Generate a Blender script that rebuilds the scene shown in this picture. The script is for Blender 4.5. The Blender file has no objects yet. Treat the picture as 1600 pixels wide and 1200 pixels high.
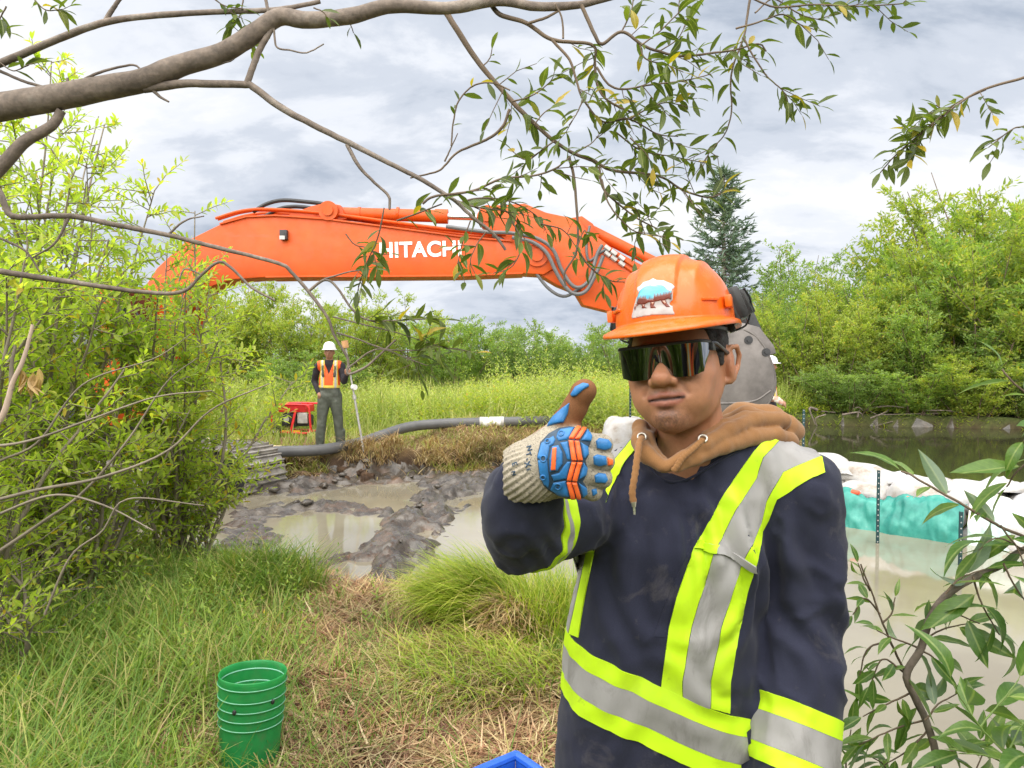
import bpy, bmesh, math, random
import numpy as np
from mathutils import Vector, Matrix, Quaternion
from mathutils.bvhtree import BVHTree

SC = bpy.context.scene
COL = SC.collection
R = math.radians
random.seed(7)
RNG = np.random.default_rng(11)

# ------------------------------------------------------------------ camera
CAM_H = 1.6
FPX = 1150.0                      # focal length in pixels of the 1600 px wide photograph
PITCH = math.atan(40.0 / FPX)
cam_data = bpy.data.cameras.new('camera')
cam_data.sensor_width = 36.0
cam_data.lens = FPX / 1600.0 * 36.0
cam_data.clip_start = 0.05
cam_data.clip_end = 2000.0
cam = bpy.data.objects.new('camera', cam_data)
cam.location = (0, 0, CAM_H)
cam.rotation_euler = (R(90) - PITCH, 0, 0)
COL.objects.link(cam)
SC.camera = cam

# ------------------------------------------------------------------ sky, sun, exposure
SUN_EL, SUN_AZ = R(48), R(205)    # azimuth clockwise from +Y; the sun stands behind the camera, a little to the left
world = bpy.data.worlds.new('World')
SC.world = world
world.use_nodes = True
SKY_STRENGTH = 0.1
SUN_STRENGTH = 2.6
EXPOSURE = 1.9

def build_world():
    nt = world.node_tree
    nt.nodes.clear()
    N = nt.nodes.new
    L = nt.links.new
    out = N('ShaderNodeOutputWorld')
    bg = N('ShaderNodeBackground')
    bg.inputs['Strength'].default_value = SKY_STRENGTH
    L(bg.outputs[0], out.inputs[0])
    sky = N('ShaderNodeTexSky')
    sky.sky_type = 'NISHITA'
    sky.sun_disc = False
    sky.sun_elevation = SUN_EL
    sky.sun_rotation = SUN_AZ
    sky.air_density = 1.0
    sky.dust_density = 1.5
    tc = N('ShaderNodeTexCoord')
    sep = N('ShaderNodeSeparateXYZ')
    L(tc.outputs['Generated'], sep.inputs[0])
    def mth(op, a, b=None, clamp=False):
        m = N('ShaderNodeMath'); m.operation = op; m.use_clamp = clamp
        for i, v in enumerate((a, b)):
            if v is None: continue
            if isinstance(v, (int, float)): m.inputs[i].default_value = v
            else: L(v, m.inputs[i])
        return m.outputs[0]
    # cloud deck: direction projected on a flat layer
    zz = mth('ADD', mth('MAXIMUM', sep.outputs[2], 0.0), 0.42)
    px = mth('DIVIDE', sep.outputs[0], zz)
    py = mth('DIVIDE', sep.outputs[1], zz)
    cmb = N('ShaderNodeCombineXYZ')
    L(px, cmb.inputs[0]); L(py, cmb.inputs[1])
    def noise(scale, detail, rough, off, dist=0.0, stretch=(1, 1, 1)):
        mp = N('ShaderNodeMapping'); mp.inputs['Location'].default_value = off
        mp.inputs['Scale'].default_value = stretch
        mp.inputs['Rotation'].default_value = (0, 0, R(12))
        L(cmb.outputs[0], mp.inputs[0])
        n = N('ShaderNodeTexNoise'); n.inputs['Scale'].default_value = scale
        n.inputs['Detail'].default_value = detail; n.inputs['Roughness'].default_value = rough
        n.inputs['Distortion'].default_value = dist
        L(mp.outputs[0], n.inputs['Vector'])
        return n.outputs['Fac']
    def ramp(fac, stops):
        r = N('ShaderNodeValToRGB'); L(fac, r.inputs[0])
        r.color_ramp.interpolation = 'EASE'
        e = r.color_ramp.elements
        while len(e) < len(stops): e.new(0.5)
        for el, (p, c) in zip(e, stops): el.position = p; el.color = (*c, 1)
        return r.outputs[0]
    big = noise(1.5, 7, 0.52, (3.1, 1.7, 0), 0.15, (0.85, 1.3, 1))
    fine = noise(4.2, 8, 0.6, (7.7, 4.2, 0), 0.25, (0.8, 1.4, 1))
    mixf = mth('ADD', mth('MULTIPLY', big, 0.62), mth('MULTIPLY', fine, 0.38))
    K = 1.0 / SKY_STRENGTH
    g, w = 0.188, 0.272
    cloud = ramp(mixf, [(0.37, (0.115 * K, 0.134 * K, 0.165 * K)), (0.47, (g * K, 0.203 * K, 0.230 * K)),
                        (0.53, (0.242 * K, 0.252 * K, 0.272 * K)), (0.59, (w * K, w * 1.01 * K, w * 1.03 * K))])
    # little gaps of blue
    gap = ramp(noise(1.7, 5, 0.5, (0.4, 9.3, 0), 0.3), [(0.655, (0, 0, 0)), (0.74, (0.6, 0.6, 0.6))])
    skyb = N('ShaderNodeMix'); skyb.data_type = 'RGBA'; skyb.blend_type = 'MIX'
    L(gap, skyb.inputs['Factor'])
    L(cloud, skyb.inputs['A']); L(sky.outputs[0], skyb.inputs['B'])
    # below the horizon the deck fades to the dull green-grey of far land
    L(skyb.outputs['Result'], bg.inputs[0])
build_world()

sun_d = bpy.data.lights.new('sun', 'SUN')
sun_d.energy = SUN_STRENGTH
sun_d.angle = R(120)
sun_d.color = (1.0, 0.96, 0.9)
sun = bpy.data.objects.new('sun', sun_d)
_sd = Vector((math.sin(SUN_AZ) * math.cos(SUN_EL), math.cos(SUN_AZ) * math.cos(SUN_EL), math.sin(SUN_EL)))
sun.rotation_euler = _sd.to_track_quat('Z', 'Y').to_euler()
sun.location = _sd * 50
COL.objects.link(sun)

SC.view_settings.view_transform = 'Standard'
SC.view_settings.look = 'None'
SC.view_settings.gamma = 1.0
SC.view_settings.exposure = EXPOSURE
SC.view_settings.use_curve_mapping = False
SC.render.engine = 'CYCLES'
SC.cycles.max_bounces = 6
SC.cycles.transparent_max_bounces = 8
SC.cycles.use_denoising = True

# ------------------------------------------------------------------ helpers
_F = Vector((0, math.cos(PITCH), -math.sin(PITCH)))
_U = Vector((0, math.sin(PITCH), math.cos(PITCH)))
_C = Vector((0, 0, CAM_H))
def P(u, v, d):
    """point seen at photo pixel (u, v) at depth d metres along the view axis"""
    u, v, d = float(u), float(v), float(d)
    return _C + d * (_F + (u - 800) / FPX * Vector((1, 0, 0)) + (600 - v) / FPX * _U)
def PY(u, v, y):
    """the same for a given world y"""
    u, v, y = float(u), float(v), float(y)
    r = _F + (u - 800) / FPX * Vector((1, 0, 0)) + (600 - v) / FPX * _U
    return _C + r * (y / r.y)
def G(u, v, z=0.0):
    u, v, z = float(u), float(v), float(z)
    r = _F + (u - 800) / FPX * Vector((1, 0, 0)) + (600 - v) / FPX * _U
    return _C + r * ((z - CAM_H) / r.z)
def proj(p):
    q = Vector(p) - _C
    d = q.dot(_F)
    return 800 + q.x / d * FPX, 600 - q.dot(_U) / d * FPX

def tag(o, label=None, cat=None, group=None, kind=None):
    if label: o['label'] = label
    if cat: o['category'] = cat
    if group: o['group'] = group
    if kind: o['kind'] = kind
    return o
def empty(name, loc=(0, 0, 0), rz=0.0):
    o = bpy.data.objects.new(name, None)
    o.location = loc; o.rotation_euler = (0, 0, rz)
    o.empty_display_size = 0.1
    COL.objects.link(o)
    return o
def link(name, me, parent=None, loc=None):
    """link mesh data as an object; vertex coordinates are in the space of the parent's origin"""
    o = bpy.data.objects.new(name, me)
    COL.objects.link(o)
    if parent is not None: o.parent = parent
    if loc is not None: o.location = loc
    return o
def mesh_np(name, V, F, mats=(), smooth=True, col=None, mat_idx=None, attr='tint'):
    """V (n,3), F (m,k) with constant k (3 or 4)"""
    V = np.asarray(V, np.float32); F = np.asarray(F, np.int32)
    me = bpy.data.meshes.new(name)
    me.vertices.add(len(V)); me.vertices.foreach_set('co', V.ravel())
    k = F.shape[1]
    me.loops.add(F.size); me.loops.foreach_set('vertex_index', F.ravel())
    me.polygons.add(len(F))
    me.polygons.foreach_set('loop_start', np.arange(0, F.size, k, dtype=np.int32))
    me.polygons.foreach_set('loop_total', np.full(len(F), k, np.int32))
    if mat_idx is not None: me.polygons.foreach_set('material_index', np.asarray(mat_idx, np.int32))
    me.update(calc_edges=True)
    if smooth: me.polygons.foreach_set('use_smooth', np.ones(len(F), bool))
    if col is not None:
        a = me.color_attributes.new(attr, 'FLOAT_COLOR', 'POINT')
        c = np.ones((len(V), 4), np.float32); c[:, :3] = col
        a.data.foreach_set('color', c.ravel())
    for m in (mats if isinstance(mats, (list, tuple)) else [mats]): me.materials.append(m)
    return me
def mesh_bm(name, bm, mat, smooth=False):
    me = bpy.data.meshes.new(name)
    bm.normal_update()
    bm.to_mesh(me); bm.free()
    for m in (mat if isinstance(mat, (list, tuple)) else [mat]): me.materials.append(m)
    if smooth: me.polygons.foreach_set('use_smooth', np.ones(len(me.polygons), bool))
    return me

class MB:
    """collects simple shapes into one bmesh"""
    def __init__(self): self.bm = bmesh.new()
    def box(self, c, s, rot=None, bev=0.0):
        M = Matrix.Translation(Vector(c)) @ (rot.to_4x4() if rot is not None else Matrix.Identity(4)) @ Matrix.Diagonal((*s, 1))
        r = bmesh.ops.create_cube(self.bm, size=1, matrix=M)
        if bev > 0:
            es = list({e for v in r['verts'] for e in v.link_edges})
            bmesh.ops.bevel(self.bm, geom=es, offset=bev, segments=2, affect='EDGES', profile=0.7)
        return self
    def cyl(self, a, b, r, r2=None, n=16, caps=True):
        a, b = Vector(a), Vector(b)
        d = b - a
        M = Matrix.Translation((a + b) / 2) @ d.to_track_quat('Z', 'Y').to_matrix().to_4x4()
        bmesh.ops.create_cone(self.bm, cap_ends=caps, segments=n, radius1=r, radius2=r if r2 is None else r2, depth=d.length, matrix=M)
        return self
    def sph(self, c, r, n=12, sc=(1, 1, 1)):
        M = Matrix.Translation(Vector(c)) @ Matrix.Diagonal((*sc, 1))
        bmesh.ops.create_uvsphere(self.bm, u_segments=n, v_segments=max(6, n // 2 + 2), radius=r, matrix=M)
        return self
    def tube(self, pts, rad, n=8, caps=True):
        V, F = tube_np(pts, rad, n)
        vs = [self.bm.verts.new(p) for p in V]
        for f in F:
            try: self.bm.faces.new([vs[i] for i in f])
            except ValueError: pass
        if caps:
            self.bm.faces.new([vs[i] for i in range(n)][::-1]); self.bm.faces.new([vs[len(V) - n + i] for i in range(n)])
        return self
    def prism(self, poly, ax, thick, bev=0.0):
        """poly: 3D points of a flat outline; extruded by vector ax*thick (centred)"""
        ax = Vector(ax).normalized() * thick
        vs = [self.bm.verts.new(Vector(p) - ax / 2) for p in poly]
        f = self.bm.faces.new(vs)
        r = bmesh.ops.extrude_face_region(self.bm, geom=[f])
        nv = [g for g in r['geom'] if isinstance(g, bmesh.types.BMVert)]
        bmesh.ops.translate(self.bm, verts=nv, vec=ax)
        fs = {f_ for v in vs + nv for f_ in v.link_faces}
        bmesh.ops.recalc_face_normals(self.bm, faces=list(fs))
        if bev > 0:
            es = list({e for v in vs + nv for e in v.link_edges})
            bmesh.ops.bevel(self.bm, geom=es, offset=bev, segments=2, affect='EDGES', profile=0.6)
        return self
    def build(self, name, mat, parent=None, smooth=False, auto=True):
        me = mesh_bm(name, self.bm, mat, smooth or auto)
        if auto and not smooth:
            me.set_sharp_from_angle(angle=R(35))
        return link(name, me, parent)

def smooth_path(pts, n=None, step=None):
    """Catmull-Rom through pts (k,m); returns resampled array"""
    p = np.asarray([tuple(q) for q in pts], float)
    if len(p) < 3: 
        n = n or 8
        t = np.linspace(0, 1, n)[:, None]
        return p[0] * (1 - t) + p[-1] * t
    seg = np.linalg.norm(np.diff(p[:, :3], axis=0), axis=1)
    if n is None: n = max(4, int(seg.sum() / step))
    ext = np.vstack([2 * p[0] - p[1], p, 2 * p[-1] - p[-2]])
    cum = np.concatenate([[0], np.cumsum(seg)])
    s = np.linspace(0, cum[-1], n)
    out = []
    for x in s:
        i = min(np.searchsorted(cum, x, 'right') - 1, len(seg) - 1)
        t = (x - cum[i]) / max(seg[i], 1e-9)
        a, b, c, d = ext[i], ext[i + 1], ext[i + 2], ext[i + 3]
        out.append(0.5 * ((2 * b) + (c - a) * t + (2 * a - 5 * b + 4 * c - d) * t * t + (-a + 3 * b - 3 * c + d) * t ** 3))
    return np.array(out)
def tube_np(pts, rad, n=8):
    pts = np.asarray([tuple(p) for p in pts], float)
    m = len(pts)
    rad = np.broadcast_to(np.asarray(rad, float), (m,))
    T = np.gradient(pts, axis=0)
    T /= np.linalg.norm(T, axis=1, keepdims=True) + 1e-12
    ref = np.array([0, 0, 1.0]) if abs(T[0][2]) < 0.9 else np.array([1.0, 0, 0])
    u = np.cross(T[0], ref); u /= np.linalg.norm(u)
    V = np.zeros((m, n, 3))
    ang = np.linspace(0, 2 * np.pi, n, endpoint=False)
    for i in range(m):
        u = u - T[i] * np.dot(u, T[i]); u /= np.linalg.norm(u) + 1e-12
        w = np.cross(T[i], u)
        V[i] = pts[i] + rad[i] * (np.cos(ang)[:, None] * u + np.sin(ang)[:, None] * w)
    i = np.arange(m - 1)[:, None]; j = np.arange(n)[None, :]
    F = np.stack([i * n + j, i * n + (j + 1) % n, (i + 1) * n + (j + 1) % n, (i + 1) * n + j], -1).reshape(-1, 4)
    return V.reshape(-1, 3), F
def join_np(parts):
    Vs, Fs, o = [], [], 0
    for V, F in parts:
        Vs.append(V); Fs.append(np.asarray(F) + o); o += len(V)
    return np.vstack(Vs), np.vstack(Fs)

def vnoise(p, seed=0):
    """vectorised value noise in [-1,1]; p (...,3)"""
    p = np.asarray(p, np.float32)
    i = np.floor(p).astype(np.int64); f = p - i
    f = f * f * (3 - 2 * f)
    def h(a, b, c):
        n = (a * 374761393 + b * 668265263 + c * 2147483647 + seed * 1274126177) & 0xFFFFFFFF
        n = ((n ^ (n >> 13)) * 1274126177) & 0xFFFFFFFF
        n = (n ^ (n >> 16)) & 0xFFFF
        return n.astype(np.float32) / 32767.5 - 1
    x, y, z = i[..., 0], i[..., 1], i[..., 2]
    r = 0
    for dx in (0, 1):
        wx = f[..., 0] if dx else 1 - f[..., 0]
        for dy in (0, 1):
            wy = f[..., 1] if dy else 1 - f[..., 1]
            for dz in (0, 1):
                wz = f[..., 2] if dz else 1 - f[..., 2]
                r = r + wx * wy * wz * h(x + dx, y + dy, z + dz)
    return r
def fbm(p, oct=4, seed=0, gain=0.5):
    p = np.asarray(p, np.float32); a = 1.0; r = 0
    for k in range(oct):
        r = r + a * vnoise(p * (2.03 ** k) + k * 17.3, seed + k); a *= gain
    return r
def sstep(a, b, x):
    t = np.clip((np.asarray(x) - a) / (b - a), 0, 1)
    return t * t * (3 - 2 * t)

# ---- implicit shapes (numpy) and surface nets
def sd_ell(p, c, r, rot=None):
    q = p - np.asarray(c, np.float32)
    if rot is not None: q = q @ np.asarray(rot, np.float32)      # rot: columns are the local axes
    r = np.asarray(r, np.float32)
    k0 = np.sqrt(((q / r) ** 2).sum(-1)) + 1e-9
    k1 = np.sqrt(((q / (r * r)) ** 2).sum(-1)) + 1e-9
    return k0 * (k0 - 1) / k1
def sd_cap(p, a, b, ra, rb=None):
    a = np.asarray(a, np.float32); b = np.asarray(b, np.float32)
    rb = ra if rb is None else rb
    ba = b - a
    t = np.clip(((p - a) @ ba) / max(float(ba @ ba), 1e-12), 0, 1)
    d = p - a - t[..., None] * ba
    return np.sqrt((d * d).sum(-1)) - (ra + (rb - ra) * t)
def sd_chain(p, pts, rads, k=0.0):
    r = None
    for i in range(len(pts) - 1):
        s = sd_cap(p, pts[i], pts[i + 1], rads[i], rads[i + 1])
        r = s if r is None else (np.minimum(r, s) if k == 0 else smin(r, s, k))
    return r
def smin(a, b, k):
    h = np.clip(0.5 + 0.5 * (b - a) / k, 0, 1)
    return b + (a - b) * h - k * h * (1 - h)
def smax(a, b, k): return -smin(-a, -b, k)
def grid(lo, hi, h):
    ax = [np.arange(lo[i], hi[i] + h, h, dtype=np.float32) for i in range(3)]
    return np.stack(np.meshgrid(*ax, indexing='ij'), -1)
def surface_nets(D, lo, h):
    """quads of the zero level of D sampled on a grid"""
    D = np.asarray(D, np.float32)
    nx, ny, nz = (s - 1 for s in D.shape)
    ins = D < 0
    c = np.zeros((nx, ny, nz), np.int8)
    for dx in (0, 1):
        for dy in (0, 1):
            for dz in (0, 1): c += ins[dx:nx + dx, dy:ny + dy, dz:nz + dz]
    act = (c > 0) & (c < 8)
    idx = np.full(act.shape, -1, np.int64)
    I, J, K = np.nonzero(act)
    idx[I, J, K] = np.arange(len(I))
    acc = np.zeros((len(I), 3), np.float32); cnt = np.zeros(len(I), np.float32)
    corners = [(0, 0, 0), (1, 0, 0), (0, 1, 0), (1, 1, 0), (0, 0, 1), (1, 0, 1), (0, 1, 1), (1, 1, 1)]
    for a in range(8):
        for b in range(a + 1, 8):
            A, B = corners[a], corners[b]
            if sum(abs(A[i] - B[i]) for i in range(3)) != 1: continue
            da = D[I + A[0], J + A[1], K + A[2]]; db = D[I + B[0], J + B[1], K + B[2]]
            m = (da < 0) != (db < 0)
            t = np.where(m, da / np.where(m, da - db, 1), 0)
            pt = np.array(A, np.float32) + t[:, None] * (np.array(B, np.float32) - np.array(A, np.float32))
            acc += np.where(m[:, None], pt, 0); cnt += m
    V = (np.stack([I, J, K], -1) + acc / cnt[:, None]) * h + np.asarray(lo, np.float32)
    Fs = []
    def quads(axis):
        s = [slice(1, -1)] * 3
        a = ins[1:-1, 1:-1, 1:-1]
        if axis == 0: lo_, hi_ = ins[:-1, 1:-1, 1:-1], ins[1:, 1:-1, 1:-1]
        elif axis == 1: lo_, hi_ = ins[1:-1, :-1, 1:-1], ins[1:-1, 1:, 1:-1]
        else: lo_, hi_ = ins[1:-1, 1:-1, :-1], ins[1:-1, 1:-1, 1:]
        for flip in (False, True):
            m = (lo_ & ~hi_) if not flip else (~lo_ & hi_)
            i, j, k = np.nonzero(m)
            if axis == 0: q = [idx[i, j, k], idx[i, j + 1, k], idx[i, j + 1, k + 1], idx[i, j, k + 1]]
            elif axis == 1: q = [idx[i, j, k], idx[i, j, k + 1], idx[i + 1, j, k + 1], idx[i + 1, j, k]]
            else: q = [idx[i, j, k], idx[i + 1, j, k], idx[i + 1, j + 1, k], idx[i, j + 1, k]]
            q = np.stack(q, -1)
            Fs.append(q[:, ::-1] if flip else q)
    for ax in range(3): quads(ax)
    F = np.vstack(Fs)
    F = F[(F >= 0).all(1)]
    return V, F
def relax(V, F, it=2, w=0.5):
    n = len(V)
    for _ in range(it):
        acc = np.zeros_like(V); cnt = np.zeros(n, np.float32)
        for a, b in ((0, 1), (1, 2), (2, 3), (3, 0)):
            np.add.at(acc, F[:, a], V[F[:, b]]); np.add.at(acc, F[:, b], V[F[:, a]])
            np.add.at(cnt, F[:, a], 1); np.add.at(cnt, F[:, b], 1)
        V = V * (1 - w) + w * acc / np.maximum(cnt, 1)[:, None]
    return V
def vnormals(V, F):
    n = np.cross(V[F[:, 2]] - V[F[:, 0]], V[F[:, 3 if F.shape[1] > 3 else 1]] - V[F[:, 1 if F.shape[1] > 3 else 0]])
    N = np.zeros_like(V)
    for k in range(F.shape[1]): np.add.at(N, F[:, k], n)
    return N / (np.linalg.norm(N, axis=1, keepdims=True) + 1e-12)

# ------------------------------------------------------------------ materials
class NT:
    def __init__(self, name, rough=0.6, metal=0.0, spec=0.5):
        self.m = bpy.data.materials.new(name); self.m.use_nodes = True
        self.t = self.m.node_tree; self.b = self.t.nodes['Principled BSDF']; self.out = self.t.nodes['Material Output']
        self.set(rough=rough, metal=metal); self.b.inputs['Specular IOR Level'].default_value = spec
    def set(self, rough=None, metal=None):
        if rough is not None: self.b.inputs['Roughness'].default_value = rough
        if metal is not None: self.b.inputs['Metallic'].default_value = metal
    def n(self, t, **kw):
        n = self.t.nodes.new(t)
        for k, v in kw.items():
            if hasattr(n, k): setattr(n, k, v)
            else: n.inputs[k].default_value = v
        return n
    def l(self, a, b): self.t.links.new(a, b)
    def noise(self, scale, detail=4, rough=0.55, vec=None, dist=0.0, coord='Object', stretch=None):
        n = self.n('ShaderNodeTexNoise'); n.inputs['Scale'].default_value = scale
        n.inputs['Detail'].default_value = detail; n.inputs['Roughness'].default_value = rough; n.inputs['Distortion'].default_value = dist
        if vec is None: vec = self.n('ShaderNodeTexCoord').outputs[coord]
        if stretch is not None:
            mp = self.n('ShaderNodeMapping'); mp.inputs['Scale'].default_value = stretch; self.l(vec, mp.inputs[0]); vec = mp.outputs[0]
        self.l(vec, n.inputs['Vector'])
        return n.outputs['Fac']
    def ramp(self, fac, stops, interp='LINEAR'):
        r = self.n('ShaderNodeValToRGB'); self.l(fac, r.inputs[0]); r.color_ramp.interpolation = interp
        e = r.color_ramp.elements
        while len(e) < len(stops): e.new(0.5)
        for el, (p, c) in zip(e, stops):
            el.position = p; el.color = (*c, 1) if len(c) == 3 else c
        return r.outputs[0]
    def mix(self, fac, a, b, mode='MIX'):
        x = self.n('ShaderNodeMix', data_type='RGBA', blend_type=mode)
        for s, v in (('Factor', fac), ('A', a), ('B', b)):
            if isinstance(v, (int, float)): x.inputs[s].default_value = v
            elif isinstance(v, tuple): x.inputs[s].default_value = (*v, 1)
            else: self.l(v, x.inputs[s])
        return x.outputs['Result']
    def attr(self, name='tint'): return self.n('ShaderNodeAttribute', attribute_name=name).outputs['Color']
    def base(self, s):
        if isinstance(s, tuple): self.b.inputs['Base Color'].default_value = (*s, 1)
        else: self.l(s, self.b.inputs['Base Color'])
        return self
    def rough(self, s): self.l(s, self.b.inputs['Roughness']); return self
    def bump(self, h, strength=0.3, dist=0.01):
        b = self.n('ShaderNodeBump'); b.inputs['Strength'].default_value = strength; b.inputs['Distance'].default_value = dist
        self.l(h, b.inputs['Height']); self.l(b.outputs[0], self.b.inputs['Normal']); return self
    def island(self): return self.n('ShaderNodeNewGeometry').outputs['Random Per Island']
    def objrand(self): return self.n('ShaderNodeObjectInfo').outputs['Random']

def plain(name, col, rough=0.5, metal=0.0, var=0.15, scale=6.0, bump=0.0, bscale=None, spec=0.5):
    """a paint or plastic with grain, wear and uneven gloss"""
    t = NT(name, rough, metal, spec)
    n = t.noise(scale, 6, 0.6)
    lo = tuple(c * (1 - var) for c in col); hi = tuple(min(1, c * (1 + var)) for c in col)
    t.base(t.ramp(n, [(0.3, lo), (0.7, hi)]))
    t.rough(t.ramp(t.noise(scale * 2.7, 5), [(0.3, (max(0.03, rough - 0.1),) * 3), (0.7, (min(1, rough + 0.12),) * 3)]))
    if bump: t.bump(t.noise(bscale or scale * 12, 4), bump, 0.005)
    return t.m
# ------------------------------------------------------------------ ground
def sd_poly(x, y, poly):
    """signed distance to a polygon, positive inside"""
    p = np.asarray(poly, float); n = len(p)
    d = np.full(x.shape, 1e9); ins = np.zeros(x.shape, bool)
    for i in range(n):
        a, b = p[i], p[(i + 1) % n]
        e = b - a
        t = np.clip(((x - a[0]) * e[0] + (y - a[1]) * e[1]) / (e @ e), 0, 1)
        d = np.minimum(d, np.hypot(x - a[0] - t * e[0], y - a[1] - t * e[1]))
        c = (a[1] > y) != (b[1] > y)
        with np.errstate(divide='ignore', invalid='ignore'):
            xi = (b[0] - a[0]) * (y - a[1]) / (b[1] - a[1] + 1e-12) + a[0]
        ins ^= c & (x < xi)
    return np.where(ins, d, -d)
NEAR = [(-60, 6.6), (-8, 7.0), (-4, 6.6), (-2.3, 6.2), (-1.5, 5.4), (-.9, 5.0), (-.2, 5.1), (.4, 4.7), (.9, 3.6), (1.15, 2.6), (1.35, 1.8), (2.0, .7), (4, -2), (60, -20), (60, -60), (-60, -60)]
FAR = [(-60, 12.2), (-8, 12.2), (-3.2, 11.7), (-1.5, 11.9), (0, 12.2), (2.5, 12.3), (4.4, 12.1), (5.2, 13.2), (6, 16), (7.5, 21), (10, 20.6), (14, 19.6), (20, 19), (30, 18), (60, 16), (600, 200), (600, 900), (-600, 900), (-600, 12.2)]
LEFT = [(-600, 5.5), (-7, 6.5), (-6.5, 9), (-7, 12.6), (-600, 13)]
WATER_Z = -0.3
def gl(*px, z=-0.3): return [tuple(G(u, v, z))[:2] for u, v in px]
MUD_LINES = [(gl((770, 742), (690, 775), (640, 830), (610, 890), (550, 930), (590, 950)), 0.54, 1.0),
             (gl((440, 765), (560, 745), (680, 750), (770, 760)), 0.75, 1.0),
             (gl((420, 800), (500, 790), (600, 800), (700, 790)), 0.55, 0.85),
             (gl((400, 880), (450, 905), (520, 930)), 0.55, 0.9),
             (gl((540, 880), (620, 860), (650, 900)), 0.45, 0.85),
             (gl((400, 780), (390, 830), (400, 860)), 0.6, 0.85)]
def dist_line(x, y, pts):
    d = np.full(x.shape, 1e9)
    for a, b in zip(pts[:-1], pts[1:]):
        a = np.array(a); e = np.array(b) - a
        t = np.clip(((x - a[0]) * e[0] + (y - a[1]) * e[1]) / (e @ e), 0, 1)
        d = np.minimum(d, np.hypot(x - a[0] - t * e[0], y - a[1] - t * e[1]))
    return d
def ground_h(x, y):
    x = np.asarray(x, float); y = np.asarray(y, float)
    p = np.stack([x, y, np.zeros_like(x)], -1)
    n1 = fbm(p * 0.8, 3, 3); n2 = fbm(p * 3.1, 3, 9); n3 = fbm(p * 9.0, 2, 21)
    sn = sd_poly(x, y, NEAR) + 0.16 * n1 + 0.07 * n2
    sf = np.maximum(sd_poly(x, y, FAR), sd_poly(x, y, LEFT)) + 0.22 * n1 + 0.16 * n2
    ln = sstep(-0.45, 0.12, sn); lf = sstep(-0.24, 0.05, sf)
    land = np.maximum(ln, lf)
    mud = np.zeros_like(x)
    for pts, w, a in MUD_LINES:
        mud = np.maximum(mud, a * np.exp(-(dist_line(x, y, pts) / (w * 1.4)) ** 2))
    q = np.stack([x, y * 0.8, np.zeros_like(x)], -1)
    w1 = np.stack([x + 0.25 * n1, y + 0.25 * n2, np.zeros_like(x)], -1)
    lump = (1 - np.abs(fbm(w1 * 2.2, 3, 31))) * 0.5 + 0.36 * (1 - np.abs(fbm(w1 * 5.5, 2, 41))) + 0.06 * n3
    bed = -0.64 + 0.342 * mud + mud * 0.165 * (lump - 0.25) * 1.5 + mud * .018 * (1 - np.abs(fbm(w1 * 14, 2, 55)))
    # deeper river channel on the right
    bed = bed - 0.5 * sstep(3.0, 6.0, x) * sstep(6, 10, y)
    top = 0.035 * n1 + 0.02 * n2 + 0.012 * n3
    top = top + .30 * lf * sstep(-1.9, -.9, x) * sstep(12.25, 13.0, y) * sstep(17.5, 14.5, y) * sstep(5.5, 3.5, x)
    top = top + .10 * lf * sstep(11, 12, y) * sstep(16, 13, y) + lf * (0.06 * np.maximum(n1, -0.3) + 0.06 * np.abs(n2)) * sstep(9, 12, y) * sstep(17, 13, y)
    top = top + 0.25 * sstep(20, 26, y) * sstep(6, 10, x) + 1.5 * sstep(60, 300, y)
    z = bed * (1 - land) + top * land
    slope = land * (1 - land) * 4
    z = z + slope * 0.06 * n2
    return z, land, mud, slope, n1, n2, sn, sf
def ax(*segs):
    out = []
    for a, b, s in segs: out.append(np.arange(a, b, s))
    return np.concatenate(out)
gx = ax((-420, -60, 24), (-60, -8, 1.3), (-8, -3.2, .11), (-3.2, 1.2, .03), (1.2, 8, .1), (8, 30, .45), (30, 60, 2), (60, 430, 24))
gy = ax((-60, -4, 2), (-4, 1, .25), (1, 4.6, .05), (4.6, 12.8, .034), (12.8, 24, .12), (24, 60, 1), (60, 640, 24))
GX, GY = np.meshgrid(gx, gy, indexing='ij')
GZ, LAND, MUDM, SLOPE, GN1, GN2, GSN, GSF = ground_h(GX, GY)
GV = np.stack([GX, GY, GZ], -1).reshape(-1, 3)
_i = np.arange(len(gx) - 1)[:, None]; _j = np.arange(len(gy) - 1)[None, :]; _m = len(gy)
GF = np.stack([_i * _m + _j, (_i + 1) * _m + _j, (_i + 1) * _m + _j + 1, _i * _m + _j + 1], -1).reshape(-1, 4)
# soil colours (albedo)
nearpath = np.exp(-(((GX + 0.42 + 0.10 * (GY - 3)) / 0.70) ** 2)) * sstep(0.8, 1.8, GY) * sstep(5.6, 4.8, GY)
straw = np.clip(nearpath + 0.75 * sstep(11.2, 12.0, GY) * sstep(15.5, 13.0, GY) + 0.25 * GN1, 0, 1)
c_green = np.array([0.075, 0.095, 0.028]); c_straw = np.array([0.20, 0.115, 0.062]); c_soil = np.array([0.062, 0.040, 0.026])
GC = c_green + (c_straw - c_green) * straw[..., None]
sl = np.clip(SLOPE + (1 - LAND), 0, 1)[..., None]
GC = GC * (1 - sl) + c_soil * sl
face_land = LAND.reshape(-1)[GF].mean(1)
face_x = GX.reshape(-1)[GF].mean(1); face_y = GY.reshape(-1)[GF].mean(1)

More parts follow.
